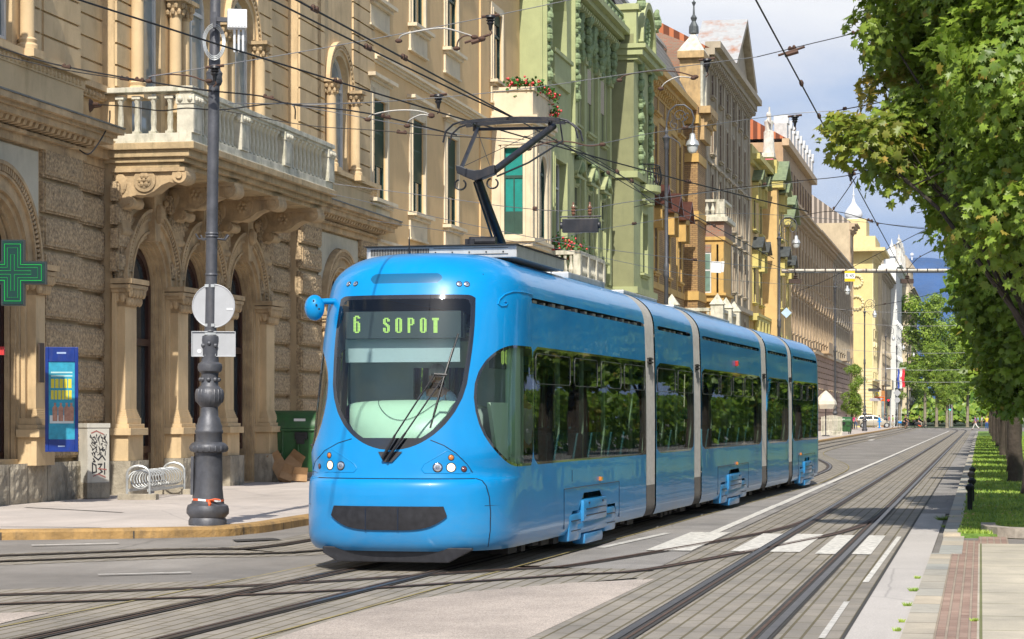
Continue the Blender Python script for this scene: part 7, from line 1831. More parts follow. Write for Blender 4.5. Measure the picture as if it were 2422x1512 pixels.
for a in ([(.08,.12),(.08,.30),(.15,.26),(.16,.14),(.08,.12)], [(.20,.28),(.27,.28),(.22,.20),(.28,.14),(.20,.10)], [(.33,.30),(.33,.10)], [(.1,.38),(.13,.33),(.10,.33)], [(.12,.42),(.2,.36),(.28,.44),(.34,.36)]): scrawl(gf, o_, ux, uz, a, .026)
gf.build('graffiti', M('black_marker', (.03,.03,.035,1), .6), cb)
g2 = MB(); 
for a in ([(.06,.86),(.16,.90),(.3,.84)], [(.1,.06),(.2,.10),(.34,.04)], [(.2,.2),(.36,.18)]): scrawl(g2, o_+Vector((0,-.002,0)), ux, uz, a, .02)
g2.build('faded_graffiti', M('red_marker', (.35,.12,.1,1), .6), cb)
# bike rack
pa = Vector(((327-CX)/F*41.3, 41.3, .12)); pb = Vector(((411-CX)/F*44.2, 44.2, .12)); d = (pb-pa); Ln = Vector((d.x,d.y,0)).length
br = empty('bike_rack', pa, math.atan2(d.y, d.x), 'galvanised spiral bike rack with two hoops bolted to concrete feet', 'bike rack')
for x in (0, Ln):
    mb = MB(); r = .21; mb.tube([(x,-r,.08),(x,-r,.46)]+[(x,-r*math.cos(t),.46+r*.75*math.sin(t)) for t in np.linspace(.2,math.pi-.2,9)]+[(x,r,.46),(x,r,.08)], .024, 8); mb.build('hoop', I_galv, br, smooth=True)
    mb = MB(); mb.box(x-.12,x+.12,-.36,.36,-.01,.10); mb.build('concrete_foot', S_stone, br, bevel=.01)
mb = MB(); turns = 13; mb.tube([(.02+(Ln-.04)*k/(turns*14), .20*math.cos(2*math.pi*k/14), .36+.17*math.sin(2*math.pi*k/14)) for k in range(turns*14+1)], .014, 6); mb.build('spiral', I_galv, br, smooth=True)
mb = MB(); mb.box(0,Ln,-.20,-.17,.14,.19); mb.box(0,Ln,.17,.20,.14,.19); mb.build('rail', I_galv, br)
# containers
C_grn = M('container_green', (.022,.10,.028,1), .5, var=.25, vs=5, dirt=.4, dc=(.08,.08,.06,1), ds=3)
def container(name_loc, rz, k, label):
    r = empty('waste_container', name_loc, rz, label, 'waste container', 'green waste containers'); r.scale = (k,k,k)
    mb = MB(); v = [(-.58,-.42,.2),(.58,-.42,.2),(.58,.42,.2),(-.58,.42,.2),(-.68,-.52,1.12),(.68,-.52,1.12),(.68,.52,1.12),(-.68,.52,1.12)]; mb.add(v, [(3,2,1,0),(4,5,6,7),(0,1,5,4),(1,2,6,5),(2,3,7,6),(3,0,4,7)])
    mb.box(-.72,.72,-.56,.56,1.10,1.16); 
    for x in (-.35,0,.35): mb.box(x-.03,x+.03,-.53,-.44,.35,1.1)
    mb.build('body', C_grn, r, bevel=.03)
    mb = MB(); mb.prism([(.54*math.cos(t)*-1, 1.16+.40*math.sin(t)) for t in np.linspace(0,math.pi,17)], 'x', -.70, .70); mb.build('lid', C_grn, r, smooth=True, bevel=.02)
    mb = MB()
    for s_ in (-1,1): mb.prism([(-.50,1.05),(-.40,.95),(.05,1.3),(.0,1.5),(-.2,1.45)], 'x', s_*.73-.02, s_*.73+.02); mb.box(s_*.70-.06, s_*.70+.10, -.05, .05, .86, .94)
    mb.build('hinge_arm', C_grn, r, bevel=.01)
    mb = MB(); mb.box(-.06,.22,-.60,-.5,.92,1.08); mb.box(-.02,.16,-.62,-.59,.82,1.0); mb.tube([(.3,-.58,.80),(.62,-.58,.80)], .03, 6); mb.build('lock', T_black, r, bevel=.01)
    mb = MB(); mb.box(-.10,.16,-.592,-.588,1.2,1.36); st = mb.build('notice', I_white, r); st.location = (0,.10,.02)
    for x in (-.5,.5):
        for y in (-.38,.38): mb = MB(); mb.prism([(y+.1*math.cos(t), .1+.1*math.sin(t)) for t in np.linspace(0,6.283,15)[:-1]], 'x', x-.03, x+.03); mb.box(x-.05,x+.05,y-.03,y+.03,.1,.22); mb.build('wheel', T_black, r)
    return r
c1 = container(Vector(((714-CX)/F*53.2, 53.4, .12)), R(-6), 1.07, 'green wheeled waste container with a paper notice, half hidden behind the tram front')
c2 = copy_tree(c1); c2.location = Vector(((1997-CX)/F*195, 195, .12)); c2.rotation_euler = (0,0,R(-20)); c2.scale = (.95,)*3; c2['label'] = 'small distant green waste container beside the white picket fence'
# cardboard
C_card = M('cardboard', (.36,.22,.11,1), .9, var=.25, vs=4)
def carton(x, y, Y, w_, h_, rx, ry, rz, label):
    o = MB(); o.box(-w_/2,w_/2,-.06,.06,-h_/2,h_/2); o.add([(-w_/2,-.06,h_/2),(w_/2,-.06,h_/2),(w_/2*.9,-.2,h_/2+.14),(-w_/2*.9,-.2,h_/2+.14)], [(0,1,2,3)])
    o = o.build('cardboard_box', C_card); o.location = at(x, y, Y); o.rotation_euler = (R(rx),R(ry),R(rz)); tag(o, label, 'box', 'flattened cardboard by the container')
carton(665,1112,52.3,.34,.52,-25,-28,10,'flattened cardboard box leaning diagonally, largest of the pile by the green container'); carton(690,1100,52.7,.38,.3,-30,35,-10,'torn cardboard box leaning on the container behind the largest one'); carton(707,1131,52.2,.36,.16,-10,4,20,'cardboard box lying flat on the ground, right end of the pile'); carton(676,1130,52.1,.3,.2,-40,20,5,'crumpled cardboard piece at the foot of the pile')
# bollards on the lawn
bs = None
for (x, y), lab in zip(((2294,1208),(2299,1188),(2297,1166),(2300,1152)), ('nearest short black bollard on the lawn edge','second short black bollard from the viewer on the lawn edge','third short black bollard from the viewer on the lawn edge','furthest short black bollard on the lawn edge')):
    p = gp(x, y, .04)
    if bs is None:
        bs = empty('bollard', p, 0, lab, 'bollard', 'short black bollards'); mb = MB(); mb.lathe([(.045,-.02),(.045,.33),(.05,.34),(.075,.37),(.08,.42),(.06,.43)], n=12); mb.build('post', T_black, bs, smooth=True)
        mb = MB(); mb.lathe([(.06,.43),(.045,.45),(.02,.46)], n=12); mb.build('cap', T_black, bs, smooth=True)
    else: c = copy_tree(bs); c.location = p; c['label'] = lab
# picket fence and parasol
pf = empty('picket_fence', gp(1965, 1031, .12), ANG-math.pi/2+R(12), 'weathered white picket fence around the cafe terrace', 'fence')
mb = MB()
for k in range(16): x = -.75+k*.105; mb.box(x, x+.07, -.015, .015, 0, 1.5+.12*math.sin(k/15*3.14))
mb.build('pickets', S_white, pf); mb = MB(); mb.box(-.8,.95,.02,.06,.3,.38); mb.box(-.8,.95,.02,.06,1.2,1.28); mb.build('rail', S_white, pf)
pz = Vector(((1953-CX)/F*172, 172, .12)); pr = empty('parasol', pz, 0, 'closed-in cream cafe parasol with drooping scalloped edge behind the tram rear', 'parasol')
mb = MB(); n = 8; mb.lathe([(.86,2.45),(.8,2.7),(.4,3.2),(.05,3.5)], n=8, caps=False)
for k in range(8): a = k*math.pi/4; b_ = a+math.pi/4; mb.quad((.86*math.cos(a),.86*math.sin(a),2.45),(.86*math.cos(b_),.86*math.sin(b_),2.45),(.7*math.cos(b_),.7*math.sin(b_),2.1),(.7*math.cos(a),.7*math.sin(a),2.1))
mb.build('canopy', M('cream_canvas', (.62,.56,.46,1), .8, var=.15, vs=3), pr); mb = MB(); mb.lathe([(.3,0),(.3,.08),(.04,.1),(.035,3.5)], n=10); mb.build('pole', I_post, pr)
# gantry pipe over the street with its hangings
GA = Vector(((1848-CX)/F*136, 136, 10.5)); GB = Vector(((2262-CX)/F*136, 136, 10.52))
gt = empty('gantry_pipe', GA, 0, 'long pale rust-spotted pipe spanning the street above the tram wires', 'gantry')
mb = MB(); mb.tube([(0,0,0), GB-GA], .09, 10); mb.build('pipe', M('rusty_white_pipe', (.52,.49,.42,1), .6, .2, var=.2, vs=3, dirt=.9, dc=(.22,.09,.03,1), ds=2), gt)
mb = MB(); k = .8
while k < (GB-GA).x: mb.box(k-.03,k+.03,-.1,.1,-.12,.11); k += .62
mb.tube([(0,-.08,-.13),(GB-GA)+Vector((0,-.08,-.13))], .04, 6); mb.build('clamps', T_black, gt)
for lx in (.85, 7.65):
    mb = MB(); mb.tube([(lx,0,.1),(lx,0,-.5)], .035, 6); mb.box(lx-.4,lx+.35,-.2,.2,-.78,-.52); mb.lathe([(.12,-.5),(.16,-.45),(.08,-.4),(.14,-.35),(.06,-.3)], lx, 0, 0, 8); mb.build('insulator', I_rust if 'I_rust' in globals() else M('rusted_fitting', (.07,.045,.035,1), .7, .3, var=.3), gt)
ps = at(2010, 641, 135.8); sg = empty('route_sign', ps, 0, 'yellow and white plate reading R45 hanging from the pale pipe', 'sign')
mb = MB(); mb.box(-.31,.31,0,.03,-.64,.0); mb.build('plate', M('sign_yellow', (.72,.50,.01,1), .5), sg); mb = MB(); mb.box(-.31,.31,-.006,0,-.46,-.14); wp_ = mb.build('white_field', I_white, sg)
def text(txt, size, mat, parent, loc, rot=(R(90),0,0), name='lettering', ext=.002):
    cu = bpy.data.curves.new('t', 'FONT'); cu.body = txt; cu.size = size; cu.extrude = ext; cu.align_x = 'CENTER'; cu.align_y = 'CENTER'
    t = bpy.data.objects.new('t', cu); COL.objects.link(t); dg = bpy.context.evaluated_depsgraph_get(); me = bpy.data.meshes.new_from_object(t.evaluated_get(dg)); bpy.data.objects.remove(t)
    me.materials.clear(); me.materials.append(mat); o = bpy.data.objects.new(name, me); COL.objects.link(o); o.parent = parent; o.location = loc; o.rotation_euler = rot; return o
text('R 45', .28, T_black, wp_, (0,-.009,-.30))
def hang_plate(x, y, Y, w_, h_, rot, label, cat='sign plate', mat=None):
    o = MB(); o.box(-w_/2,w_/2,-.01,.01,-h_/2,h_/2); r = empty('hanging_plate', at(x,y,Y), 0, label, cat); q = o.build('plate', mat or I_white, r); q.rotation_euler = (0,R(rot),0)
    o = MB(); o.tube([(-.02,0,h_/2),(-.02,0,h_/2+.12)], .012, 5); o.build('clip', T_black, r); return r
hang_plate(1860,740,90,.30,.30,45,'pale blue blank diamond plate hanging on a wire before the brown terrace', mat=M('pale_blue_plate', (.42,.55,.66,1), .5))
hang_plate(1694,632,92,.42,.46,3,'larger of two blank white plates hanging before the yellow oriel'); hang_plate(1709,631,92,.12,.44,5,'narrow blank white plate hanging edge-on at the right of the larger one')
# section insulator box on the wires
ps = at(1373, 533, 31); bx = empty('switch_box', ps, R(-10), 'black drum-shaped switch box hanging from a wire on two ribbed insulators', 'switch box')
mb = MB(); mb.box(-.25,.25,-.06,.06,-.10,.09); mb.tube([(-.28,0,-.0),(.28,0,0)], .05, 10); mb.box(-.29,.29,-.02,.02,.11,.13); mb.build('box', T_pan, bx, bevel=.012)
mb = MB()
for x in (-.1,.13): mb.lathe([(.012,.13),(.03,.16),(.02,.18),(.035,.2),(.02,.22),(.035,.24),(.015,.27),(.012,.32)], x, 0, 0, 8)
mb.build('insulator', M('brown_porcelain', (.16,.07,.035,1), .25, coat=.5), bx, smooth=True)
# far traffic signals, signs, hydrant, flag, shop signs
def tlight(x, y, Y, lit, label):
    r = empty('traffic_light', Vector(((x-CX)/F*Y, Y, .1)), 0, label, 'traffic light', 'traffic lights'); z = EYE+(HY-y)*Y/F
    mb = MB(); mb.lathe([(.06,0),(.06,z+.6)], .3, 0, 0, 8); mb.build('pole', I_galv, r); mb = MB(); mb.box(-.17,.17,-.15,.15,z-.5,z+.5)
    for k in (-1,0,1): mb.box(-.12,.12,-.3,-.15,z+k*.3+.10,z+k*.3+.13)
    mb.build('housing', T_black, r, bevel=.02); zz = z+.3 if lit == 'red' else z-.3
    mb = MB(); mb.ball((0,-.15,zz), .11, 12, 8, (1,.3,1)); mb.build('lit_lens', M('signal_'+lit, (.9,.01,.02,1) if lit == 'red' else (.0,.8,.5,1), .4, var=0, emit=5), r)
tlight(2101, 954, 300, 'red', 'traffic light showing red at the corner by the shop'); tlight(2246, 966, 330, 'green', 'traffic light showing green at the far end of the avenue')
def far_sign(x, y, Y, shape, r_, mat, label, pole=True):
    z = EYE+(HY-y)*Y/F; r = empty('road_sign', Vector(((x-CX)/F*Y, Y, .1)), 0, label, 'road sign', 'far road signs'); mb = MB()
    if shape == 'disc': disc_y(mb, 0, z, r_, -.12, -.09, 24)
    else: mb.prism([(0,z-r_),(r_,z),(0,z+r_),(-r_,z)], 'y', -.12, -.09)
    mb.build('plate', mat, r)
    if pole: mb = MB(); mb.lathe([(.04,0),(.04,z)], 0, 0, 0, 6); mb.build('pole', I_galv, r)
far_sign(2122,931,342,'dia',.60,I_sign,'back of a diamond sign on the lamp post right of the flag'); far_sign(2122,948,341.5,'disc',.42,I_sign,'back of a round sign just under the diamond sign'); far_sign(2165,953,400,'disc',.46,I_sign,'back of a round sign, higher of the pair by the trio of lamps'); far_sign(2157,961,398,'disc',.42,I_sign,'back of a round sign, lower left of the pair by the trio of lamps')
far_sign(2246,946,329,'dia',.5,bpy.data.materials['sign_yellow'],'yellow diamond priority sign above the green traffic light')
hp = gp(2080,1013,.12); hy = empty('hydrant', hp, 0, 'bright blue fire hydrant on the pavement before the silver car', 'hydrant'); mb = MB(); mb.lathe([(.16,0),(.16,.08),(.10,.12),(.10,.95),(.16,1.0),(.17,1.15),(.12,1.3),(.05,1.4)], n=12); mb.build('barrel', M('hydrant_blue', (.0,.22,.62,1), .5), hy, smooth=True); mb = MB(); mb.tube([(-.25,0,.85),(.25,0,.85)], .08, 8); mb.build('outlet', bpy.data.materials['hydrant_blue'], hy)
fz_ = lambda y, Y: EYE+(HY-y)*Y/F
fb = empty('flag', Vector(((2095-CX)/F*303, 302.7, 0)), 0, 'red white and blue banner hanging from a horizontal pole on the street lamp', 'flag')
mb = MB(); mb.tube([(0,0,fz_(872,303)),(2.7,0,fz_(871,303))], .05, 6); mb.build('flag_pole', I_white, fb)
for nm, x0, x1, c, zb in (('blue_stripe', 1.55,1.85,(.02,.06,.35,1),919),('white_stripe',1.75,2.15,(.65,.64,.62,1),919),('red_stripe',2.12,2.5,(.6,.02,.04,1),916)):
    mb = MB(); ns = 10; zt = fz_(873,303); z1 = fz_(zb,303)
    for k in range(ns):
        a = zt+(z1-zt)*k/ns; b_ = zt+(z1-zt)*(k+1)/ns; oa = .1*math.sin(k*.9); ob = .1*math.sin((k+1)*.9); mb.quad((x0+oa*.6,oa,b_ and a),(x1+oa*.6,oa,a),(x1+ob*.6,ob,b_),(x0+ob*.6,ob,b_))
    mb.build(nm, M('flag_'+nm, c, .8, var=.1), fb)
mb = MB()
for i in range(4):
    for j in range(4):
        if (i+j) % 2 == 0: mb.box(1.84+i*.07,1.91+i*.07,-.14,-.13,fz_(893,303)-j*.09,fz_(893,303)-j*.09+.09)
mb.build('checked_shield', bpy.data.materials['flag_red_stripe'], fb)
def shop_plate(x0, x1, y0, y1, Y, c, label, name='shop_sign', em=0):
    a = at(x0,y1,Y); b_ = at(x1,y0,Y); r = empty(name, ((a.x+b_.x)/2, Y, a.z), 0, label, 'shop sign'); mb = MB(); w_ = (b_.x-a.x)/2; h_ = b_.z-a.z; mb.box(-w_,w_,0,.15,0,h_); mb.build('panel', M('panel_'+label[:12], c, .5), r, bevel=.02); mb = MB(); mb.box(-w_*.7,w_*.7,-.02,-.002,h_*.35,h_*.65) if (x1-x0) > 15 else mb.box(-w_*.5,w_*.5,-.02,-.002,h_*.3,h_*.7); mb.build('blurred_marks', I_sign, r); return r
shop_plate(2069,2093,938,949,309,(.75,.16,.01,1),'orange projecting shop sign left of the lamp with the flag'); shop_plate(2071,2080,928,937,309,(.7,.55,.03,1),'small yellow square sign above the orange shop sign'); shop_plate(2054,2082,919,926,308,(.5,.47,.47,1),'pale grey projecting sign, upper of two, beside the shop awning'); shop_plate(2057,2084,942,949,307.6,(.45,.4,.42,1),'pale grey projecting sign, lower of two, beside the orange sign')
a = at(2031,975,300); r = empty('vertical_sign', a, 0, 'narrow black board with white letters set one above another on the pale yellow house', 'shop sign'); mb = MB(); mb.box(-.3,.3,0,.12,-.1,1.1); mb.build('board', T_black, r)
for k, ch in enumerate('TNR'): text(ch, .42, I_white, r, (0,-.02,.85-k*.37))
aw = empty('shop_awning', at(2070,905,306), 0, 'grey curved shop awning over the wooden shop front by the corner', 'awning'); mb = MB()
for k in range(8): a = k/8*1.4; b_ = (k+1)/8*1.4; mb.quad((-1.1+2.0*math.sin(a),0,-.2-1.0*(1-math.cos(a))),(-1.1+2.0*math.sin(b_),0,-.2-1.0*(1-math.cos(b_))),(-1.1+2.0*math.sin(b_),2.6,-.2-1.0*(1-math.cos(b_))),(-1.1+2.0*math.sin(a),2.6,-.2-1.0*(1-math.cos(a))))
mb.build('canopy', M('grey_awning', (.22,.19,.17,1), .7), aw)
# ================================================================= PEOPLE AND VEHICLES
def skinned(name, verts, edges, rad, mat, parent, sub=1):
    me = bpy.data.meshes.new(name); me.from_pydata(verts, edges, []); o = bpy.data.objects.new(name, me); COL.objects.link(o)
    md = o.modifiers.new('s', 'SKIN'); lay = me.skin_vertices[0].data
    for i, r in enumerate(rad): lay[i].radius = (r, r); lay[i].use_root = (i == 0)
    sb = o.modifiers.new('u', 'SUBSURF'); sb.levels = sub; sb.render_levels = sub
    bpy.context.view_layer.update(); dg = bpy.context.evaluated_depsgraph_get(); m2 = bpy.data.meshes.new_from_object(o.evaluated_get(dg)); bpy.data.objects.remove(o)
    m2.materials.clear(); m2.materials.append(mat); m2.shade_smooth(); q = bpy.data.objects.new(name, m2); COL.objects.link(q); q.parent = parent; return q
H_skin = M('skin', (.42,.22,.15,1), .6, var=.08); CM = {}
def cm(c):
    if c not in CM: CM[c] = M('cloth_%d' % len(CM), (*c, 1), .8, var=.15, vs=6)
    return CM[c]
def person(loc, rz, label, shirt=(.5,.5,.5), pants=(.05,.07,.12), hair=(.05,.03,.02), h_=1.72, hip=(0,0), knee=(0,0), sh=(0,0), el=(.3,.3), lean=0, seat=False, shorts=False, sleeves=False, z_off=0, long_hair=False, splay=.06, group='people in the street'):
    k = h_/1.75; r = empty('person', loc, rz, label, 'person', group); V3 = Vector
    def rot(v, a): return V3((v.x*math.cos(a)+v.z*math.sin(a), v.y, -v.x*math.sin(a)+v.z*math.cos(a)))   # a>0 tips +z towards +x
    pel = V3((0,0,.93)); up = lambda d: rot(V3((0,0,d)), lean)
    wa = pel+up(.14); ch = pel+up(.34); nb = pel+up(.51); ne = nb+up(.06)+V3((.01,0,0)); hd = ne+V3((.025,0,.115)); tp = hd+V3((0,0,.10))
    vs_ = [pel, wa, ch, nb, ne, hd-V3((-.01,0,.05)), hd+V3((0,0,.03)), tp]; es = [(i,i+1) for i in range(7)]; rd = [.125,.115,.14,.10,.052,.075,.09,.055]
    legs = []; arms = []
    for i, s_ in enumerate((-1,1)):
        h0 = pel+V3((0,s_*.09,-.03)); dn = V3((math.sin(hip[i]), s_*splay, -math.cos(hip[i]))).normalized(); kn = h0+dn*.42
        a2 = hip[i]-knee[i]; an = kn+V3((math.sin(a2), s_*.01, -math.cos(a2)))*.41; to = an+V3((.14,s_*.02,-.04)); he = an+V3((-.04,0,-.045))
        b0_ = len(vs_); vs_ += [h0,kn,an,to]; es += [(0,b0_),(b0_,b0_+1),(b0_+1,b0_+2),(b0_+2,b0_+3)]; rd += [.095,.058,.038,.032]; legs.append((h0,kn,an,to))
        s0_ = nb+V3((0,s_*.165,-.05)); ad = V3((math.sin(sh[i]), s_*.12, -math.cos(sh[i]))).normalized(); e_ = s0_+ad*.28; a3 = sh[i]+el[i]; w_ = e_+V3((math.sin(a3), -s_*.03, -math.cos(a3)))*.25; pm = w_+(w_-e_).normalized()*.09
        b0_ = len(vs_); vs_ += [s0_,e_,w_,pm]; es += [(3,b0_),(b0_,b0_+1),(b0_+1,b0_+2),(b0_+2,b0_+3)]; rd += [.058,.042,.027,.030]; arms.append((s0_,e_,w_,pm))
    S = lambda L_: [tuple(v*k) for v in L_]
    body = skinned('body', S(vs_), es, [x*k for x in rd], H_skin, r)
    bm = bmesh.new(); bm.from_mesh(body.data); fm = MB()
    for s0_, e_, w_, pm in arms:
        d = (pm-w_).normalized(); sd = V3((0,1,0))
        for f in range(4): q = pm+sd*(.022*(f-1.5)); L_ = (.07,.08,.075,.06)[f]; fm.tube([(q)*k, (q+d*L_*.55)*k, (q+d*L_*.8+V3((.02,0,-.01)))*k], [.009*k,.008*k,.006*k], 5)
        q = w_+(pm-w_)*.35; fm.tube([q*k, (q+V3((.045,0,0))+d*.04)*k], [.010*k,.007*k], 5)
    fm.ball(tuple((hd+V3((.10,0,-.01)))*k), .016*k, 6, 5, (1.2,.8,1.4))
    for s_ in (-1,1): fm.ball(tuple((hd+V3((.0,s_*.082,-.005)))*k), .022*k, 6, 5, (.8,.4,1.3))
    m0 = bpy.data.meshes.new('f'); m0.from_pydata(fm.v, [], fm.f); bm.from_mesh(m0); bm.to_mesh(body.data); bm.free(); body.data.shade_smooth()
    fe = MB()
    for s_ in (-1,1): fe.ball(tuple((hd+V3((.082,s_*.032,.02)))*k), .011*k, 6, 5)
    fe.build('eyes', T_black, body); fe = MB(); fe.ball(tuple((hd+V3((.083,0,-.055)))*k), .018*k, 6, 5, (.5,1.3,.35)); fe.build('mouth', cm((.25,.07,.06)), body)
    # clothes
    v = [pel+V3((0,0,-.04)), wa, ch, nb+V3((0,0,-.01))]; e = [(0,1),(1,2),(2,3)]; q = [.135,.128,.152,.085]
    for s0_, e_, w_, pm in arms:
        b0_ = len(v); m_ = e_ if not sleeves else w_
        v += [s0_, s0_+(e_-s0_)*(.55 if not sleeves else .98)] + ([w_] if sleeves else []); e += [(3,b0_),(b0_,b0_+1)] + ([(b0_+1,b0_+2)] if sleeves else []); q += [.070,.058] + ([.038] if sleeves else [])
    skinned('shirt', S(v), e, [x*k for x in q], cm(shirt), r)
    v = [pel+V3((0,0,.05)), pel+V3((0,0,-.03))]; e = [(0,1)]; q = [.132,.138]
    for h0, kn, an, to in legs:
        b0_ = len(v); v += [h0, kn if not shorts else h0+(kn-h0)*.9] + ([an+V3((0,0,.02))] if not shorts else []); e += [(1,b0_),(b0_,b0_+1)] + ([(b0_+1,b0_+2)] if not shorts else []); q += [.108,.074 if not shorts else .09] + ([.055] if not shorts else [])
    skinned('trousers', S(v), e, [x*k for x in q], cm(pants), r)
    hm = MB(); c = hd+V3((-.018,0,.045)); hm.ball(tuple(c*k), .102*k, 14, 10, (1,.92,.95))
    if long_hair: hm.ball(tuple((c+V3((-.05,0,-.12)))*k), .09*k, 10, 8, (.7,1,1.5))
    hm.build('hair', cm(hair), r, smooth=True)
    sm_ = MB()
    for h0, kn, an, to in legs: sm_.tube([(an+V3((-.05,0,-.045)))*k, (an+V3((.02,0,-.04)))*k, (to+V3((.03,0,-.01)))*k], [.036*k,.042*k,.03*k], 8)
    sm_.build('shoes', cm((.04,.035,.03)), r, smooth=True)
    return r
def pY(x, Y, z=.11): return Vector(((x-CX)/F*Y, Y, z))
def pp(x, y, z=0): v = gp(x, y, z); return Vector((v.x, v.y, z))
person(pp(2307,1018.5), R(160), 'person crossing the road in a striped purple top and white trousers, mid-stride', (.22,.12,.30), (.62,.60,.56), hip=(.5,-.45), knee=(.15,.35), sh=(-.3,.35))
person(pp(2334,1015.8), R(80), 'person seen from behind in a bright yellow top and blue jeans', (.75,.58,.03), (.03,.10,.28), hip=(.05,-.05), hair=(.3,.18,.08))
person(pp(2345,1014), R(95), 'person in a dark blue top standing right beside the one in yellow', (.05,.08,.14), (.10,.10,.11), hip=(.1,-.1))
person(pp(2322,1010), R(200), 'person in a white top standing beyond the crossing, left of the one in yellow', (.62,.60,.58), (.20,.18,.16), long_hair=True)
person(pp(2313,1008.5), R(170), 'person in a light blue top further back, left of the one in white', (.20,.42,.55), (.05,.05,.06))
person(pp(2300,1007), R(20), 'person in black with crossed arms waiting under the near maples', (.03,.03,.03), (.04,.04,.05), el=(1.6,1.6))
person(pp(2255,1003.5), R(260), 'person in a pale top and blue jeans on the far pavement by the green signal', (.5,.48,.46), (.03,.12,.30))
person(pp(2225,1002), R(200), 'person in dark clothes by the plane trunks at the far kerb', (.04,.04,.05), (.05,.05,.06))
person(pp(2018,1016,.12), R(250), 'person in a hot pink top and black leggings next to the green container', (.80,.04,.22), (.02,.02,.025), hair=(.10,.05,.03), el=(1.4,1.2), hip=(.05,.1), long_hair=True)
person(pp(2024,1015,.12), R(60), 'person in a grey shirt right behind the one in pink', (.30,.30,.32), (.06,.09,.16), h_=1.82)
person(pp(2001,1014,.12), R(30), 'person with brown hair just showing over the green container', (.2,.15,.12), (.05,.05,.05), hair=(.16,.05,.03), long_hair=True)
person(pY(2067,308), R(200), 'bald person in a pale blue shirt behind the silver car', (.35,.5,.62), (.08,.09,.11), hair=(.38,.2,.14))
person(pY(2080,307), R(150), 'person in an orange top behind the blue hydrant', (.65,.22,.05), (.05,.05,.06)); person(pY(2103,309), R(190), 'person in a red and white top by the red traffic light', (.5,.12,.12), (.1,.1,.12)); person(pY(2112,307), R(170), 'person in a bright green top left of the cyclist', (.25,.55,.10), (.1,.1,.1))
# cyclist and bicycle
def wheel(parent, x, z, r, y=0, w_=.02, nm='wheel', spokes=10):
    mb = MB(); mb.tube([(x+r*math.cos(t), y, z+r*math.sin(t)) for t in np.linspace(0,6.283,25)[:-1]], w_, 6, closed=True)
    o = mb.build(nm, T_black, parent, smooth=True); mb = MB()
    for k in range(spokes): a = k*6.283/spokes; mb.tube([(x,y,z),(x+r*.95*math.cos(a),y,z+r*.95*math.sin(a))], .004, 4)
    mb.lathe([(.03,-.02),(.03,.02)], x, y, z, 8); mb.build('spokes', I_galv, o)
bl = pp(2139.5,1015.6); bk = empty('bicycle', bl, R(3), 'dark bicycle with a blue crate on its rear rack, ridden across the far crossing', 'bicycle')
wheel(bk, -.53, .34, .33); wheel(bk, .53, .34, .33)
mb = MB(); 
for a, b_ in (((-.53,.34),(-.15,.85)),((-.15,.85),(-.05,.32)),((-.05,.32),(-.53,.34)),((-.05,.32),(.40,.80)),((-.13,.78),(.38,.86)),((.53,.34),(.36,.98)),((-.53,.34),(-.55,.75)),((-.75,.75),(-.2,.76))): mb.tube([(a[0],0,a[1]),(b_[0],0,b_[1])], .02, 6)
mb.tube([(.30,-.27,1.04),(.36,0,1.0),(.30,.27,1.04)], .014, 6); mb.build('frame', T_pan, bk); mb = MB(); mb.box(-.28,-.02,-.08,.08,.90,.95); mb.build('saddle', T_black, bk, bevel=.02); mb = MB(); mb.box(-.82,-.42,-.18,.18,.77,1.02); cr = mb.build('crate', M('blue_crate', (.0,.2,.6,1), .5), bk); mb = MB(); mb.box(-.83,-.41,-.19,.19,1.02,1.06); mb.build('crate_rim', I_white, cr)
person(bl+Vector((-.12,0,.02)), R(3), 'cyclist in a black vest and dark shorts riding right with both hands on the bars', (.02,.02,.025), (.03,.03,.04), hair=(.3,.15,.1), hip=(1.25,.65), knee=(1.35,.75), sh=(.55,.55), el=(.35,.35), lean=.42, shorts=True, h_=1.85, splay=.12)
# scooter and rider
sl = pp(2178,1012.8); sc = empty('motor_scooter', sl, R(-4), 'black motor scooter with orange flank stopped at the far crossing', 'motor scooter')
wheel(sc, -.62, .27, .24, w_=.06, spokes=5); wheel(sc, .66, .27, .24, w_=.055, spokes=5)
mb = MB(); mb.prism([(-.85,.55),(-.80,.80),(-.35,.78),(-.1,.70),(.05,.36),(.35,.36),(.48,.55),(.50,.98),(.56,1.0),(.66,.5),(.45,.25),(-.2,.22),(-.45,.40)], 'y', -.17, .17); mb.build('body', T_bump, sc, bevel=.05)
mb = MB(); mb.prism([(-.45,.48),(.05,.30),(-.02,.22),(-.35,.32)], 'y', -.20, .20); mb.build('orange_flank', M('scooter_orange', (.80,.10,.01,1), .35, coat=.5), sc, bevel=.02)
mb = MB(); mb.box(-.75,.0,-.14,.14,.78,.86); mb.build('saddle', T_black, sc, bevel=.04); mb = MB(); mb.tube([(.42,-.33,1.06),(.5,0,1.0),(.42,.33,1.06)], .018, 6); mb.build('handlebar', T_black, sc)
mb = MB(); mb.box(-1.05,-.68,-.2,.2,.82,1.08); tb = mb.build('top_box', T_black, sc, bevel=.05); mb = MB(); mb.box(-1.06,-.85,-.12,.12,.96,1.03); mb.build('rear_light', M('rear_light_red', (.6,.02,.02,1), .3), tb)
person(sl+Vector((-.32,0,-.04)), R(-4), 'helmeted scooter rider in a dark jacket and beige trousers', (.02,.025,.035), (.40,.32,.25), hair=(.03,.03,.03), hip=(1.2,.75), knee=(1.2,.35), sh=(.6,.6), el=(.5,.5), lean=.15, sleeves=True, h_=1.85, splay=.2)
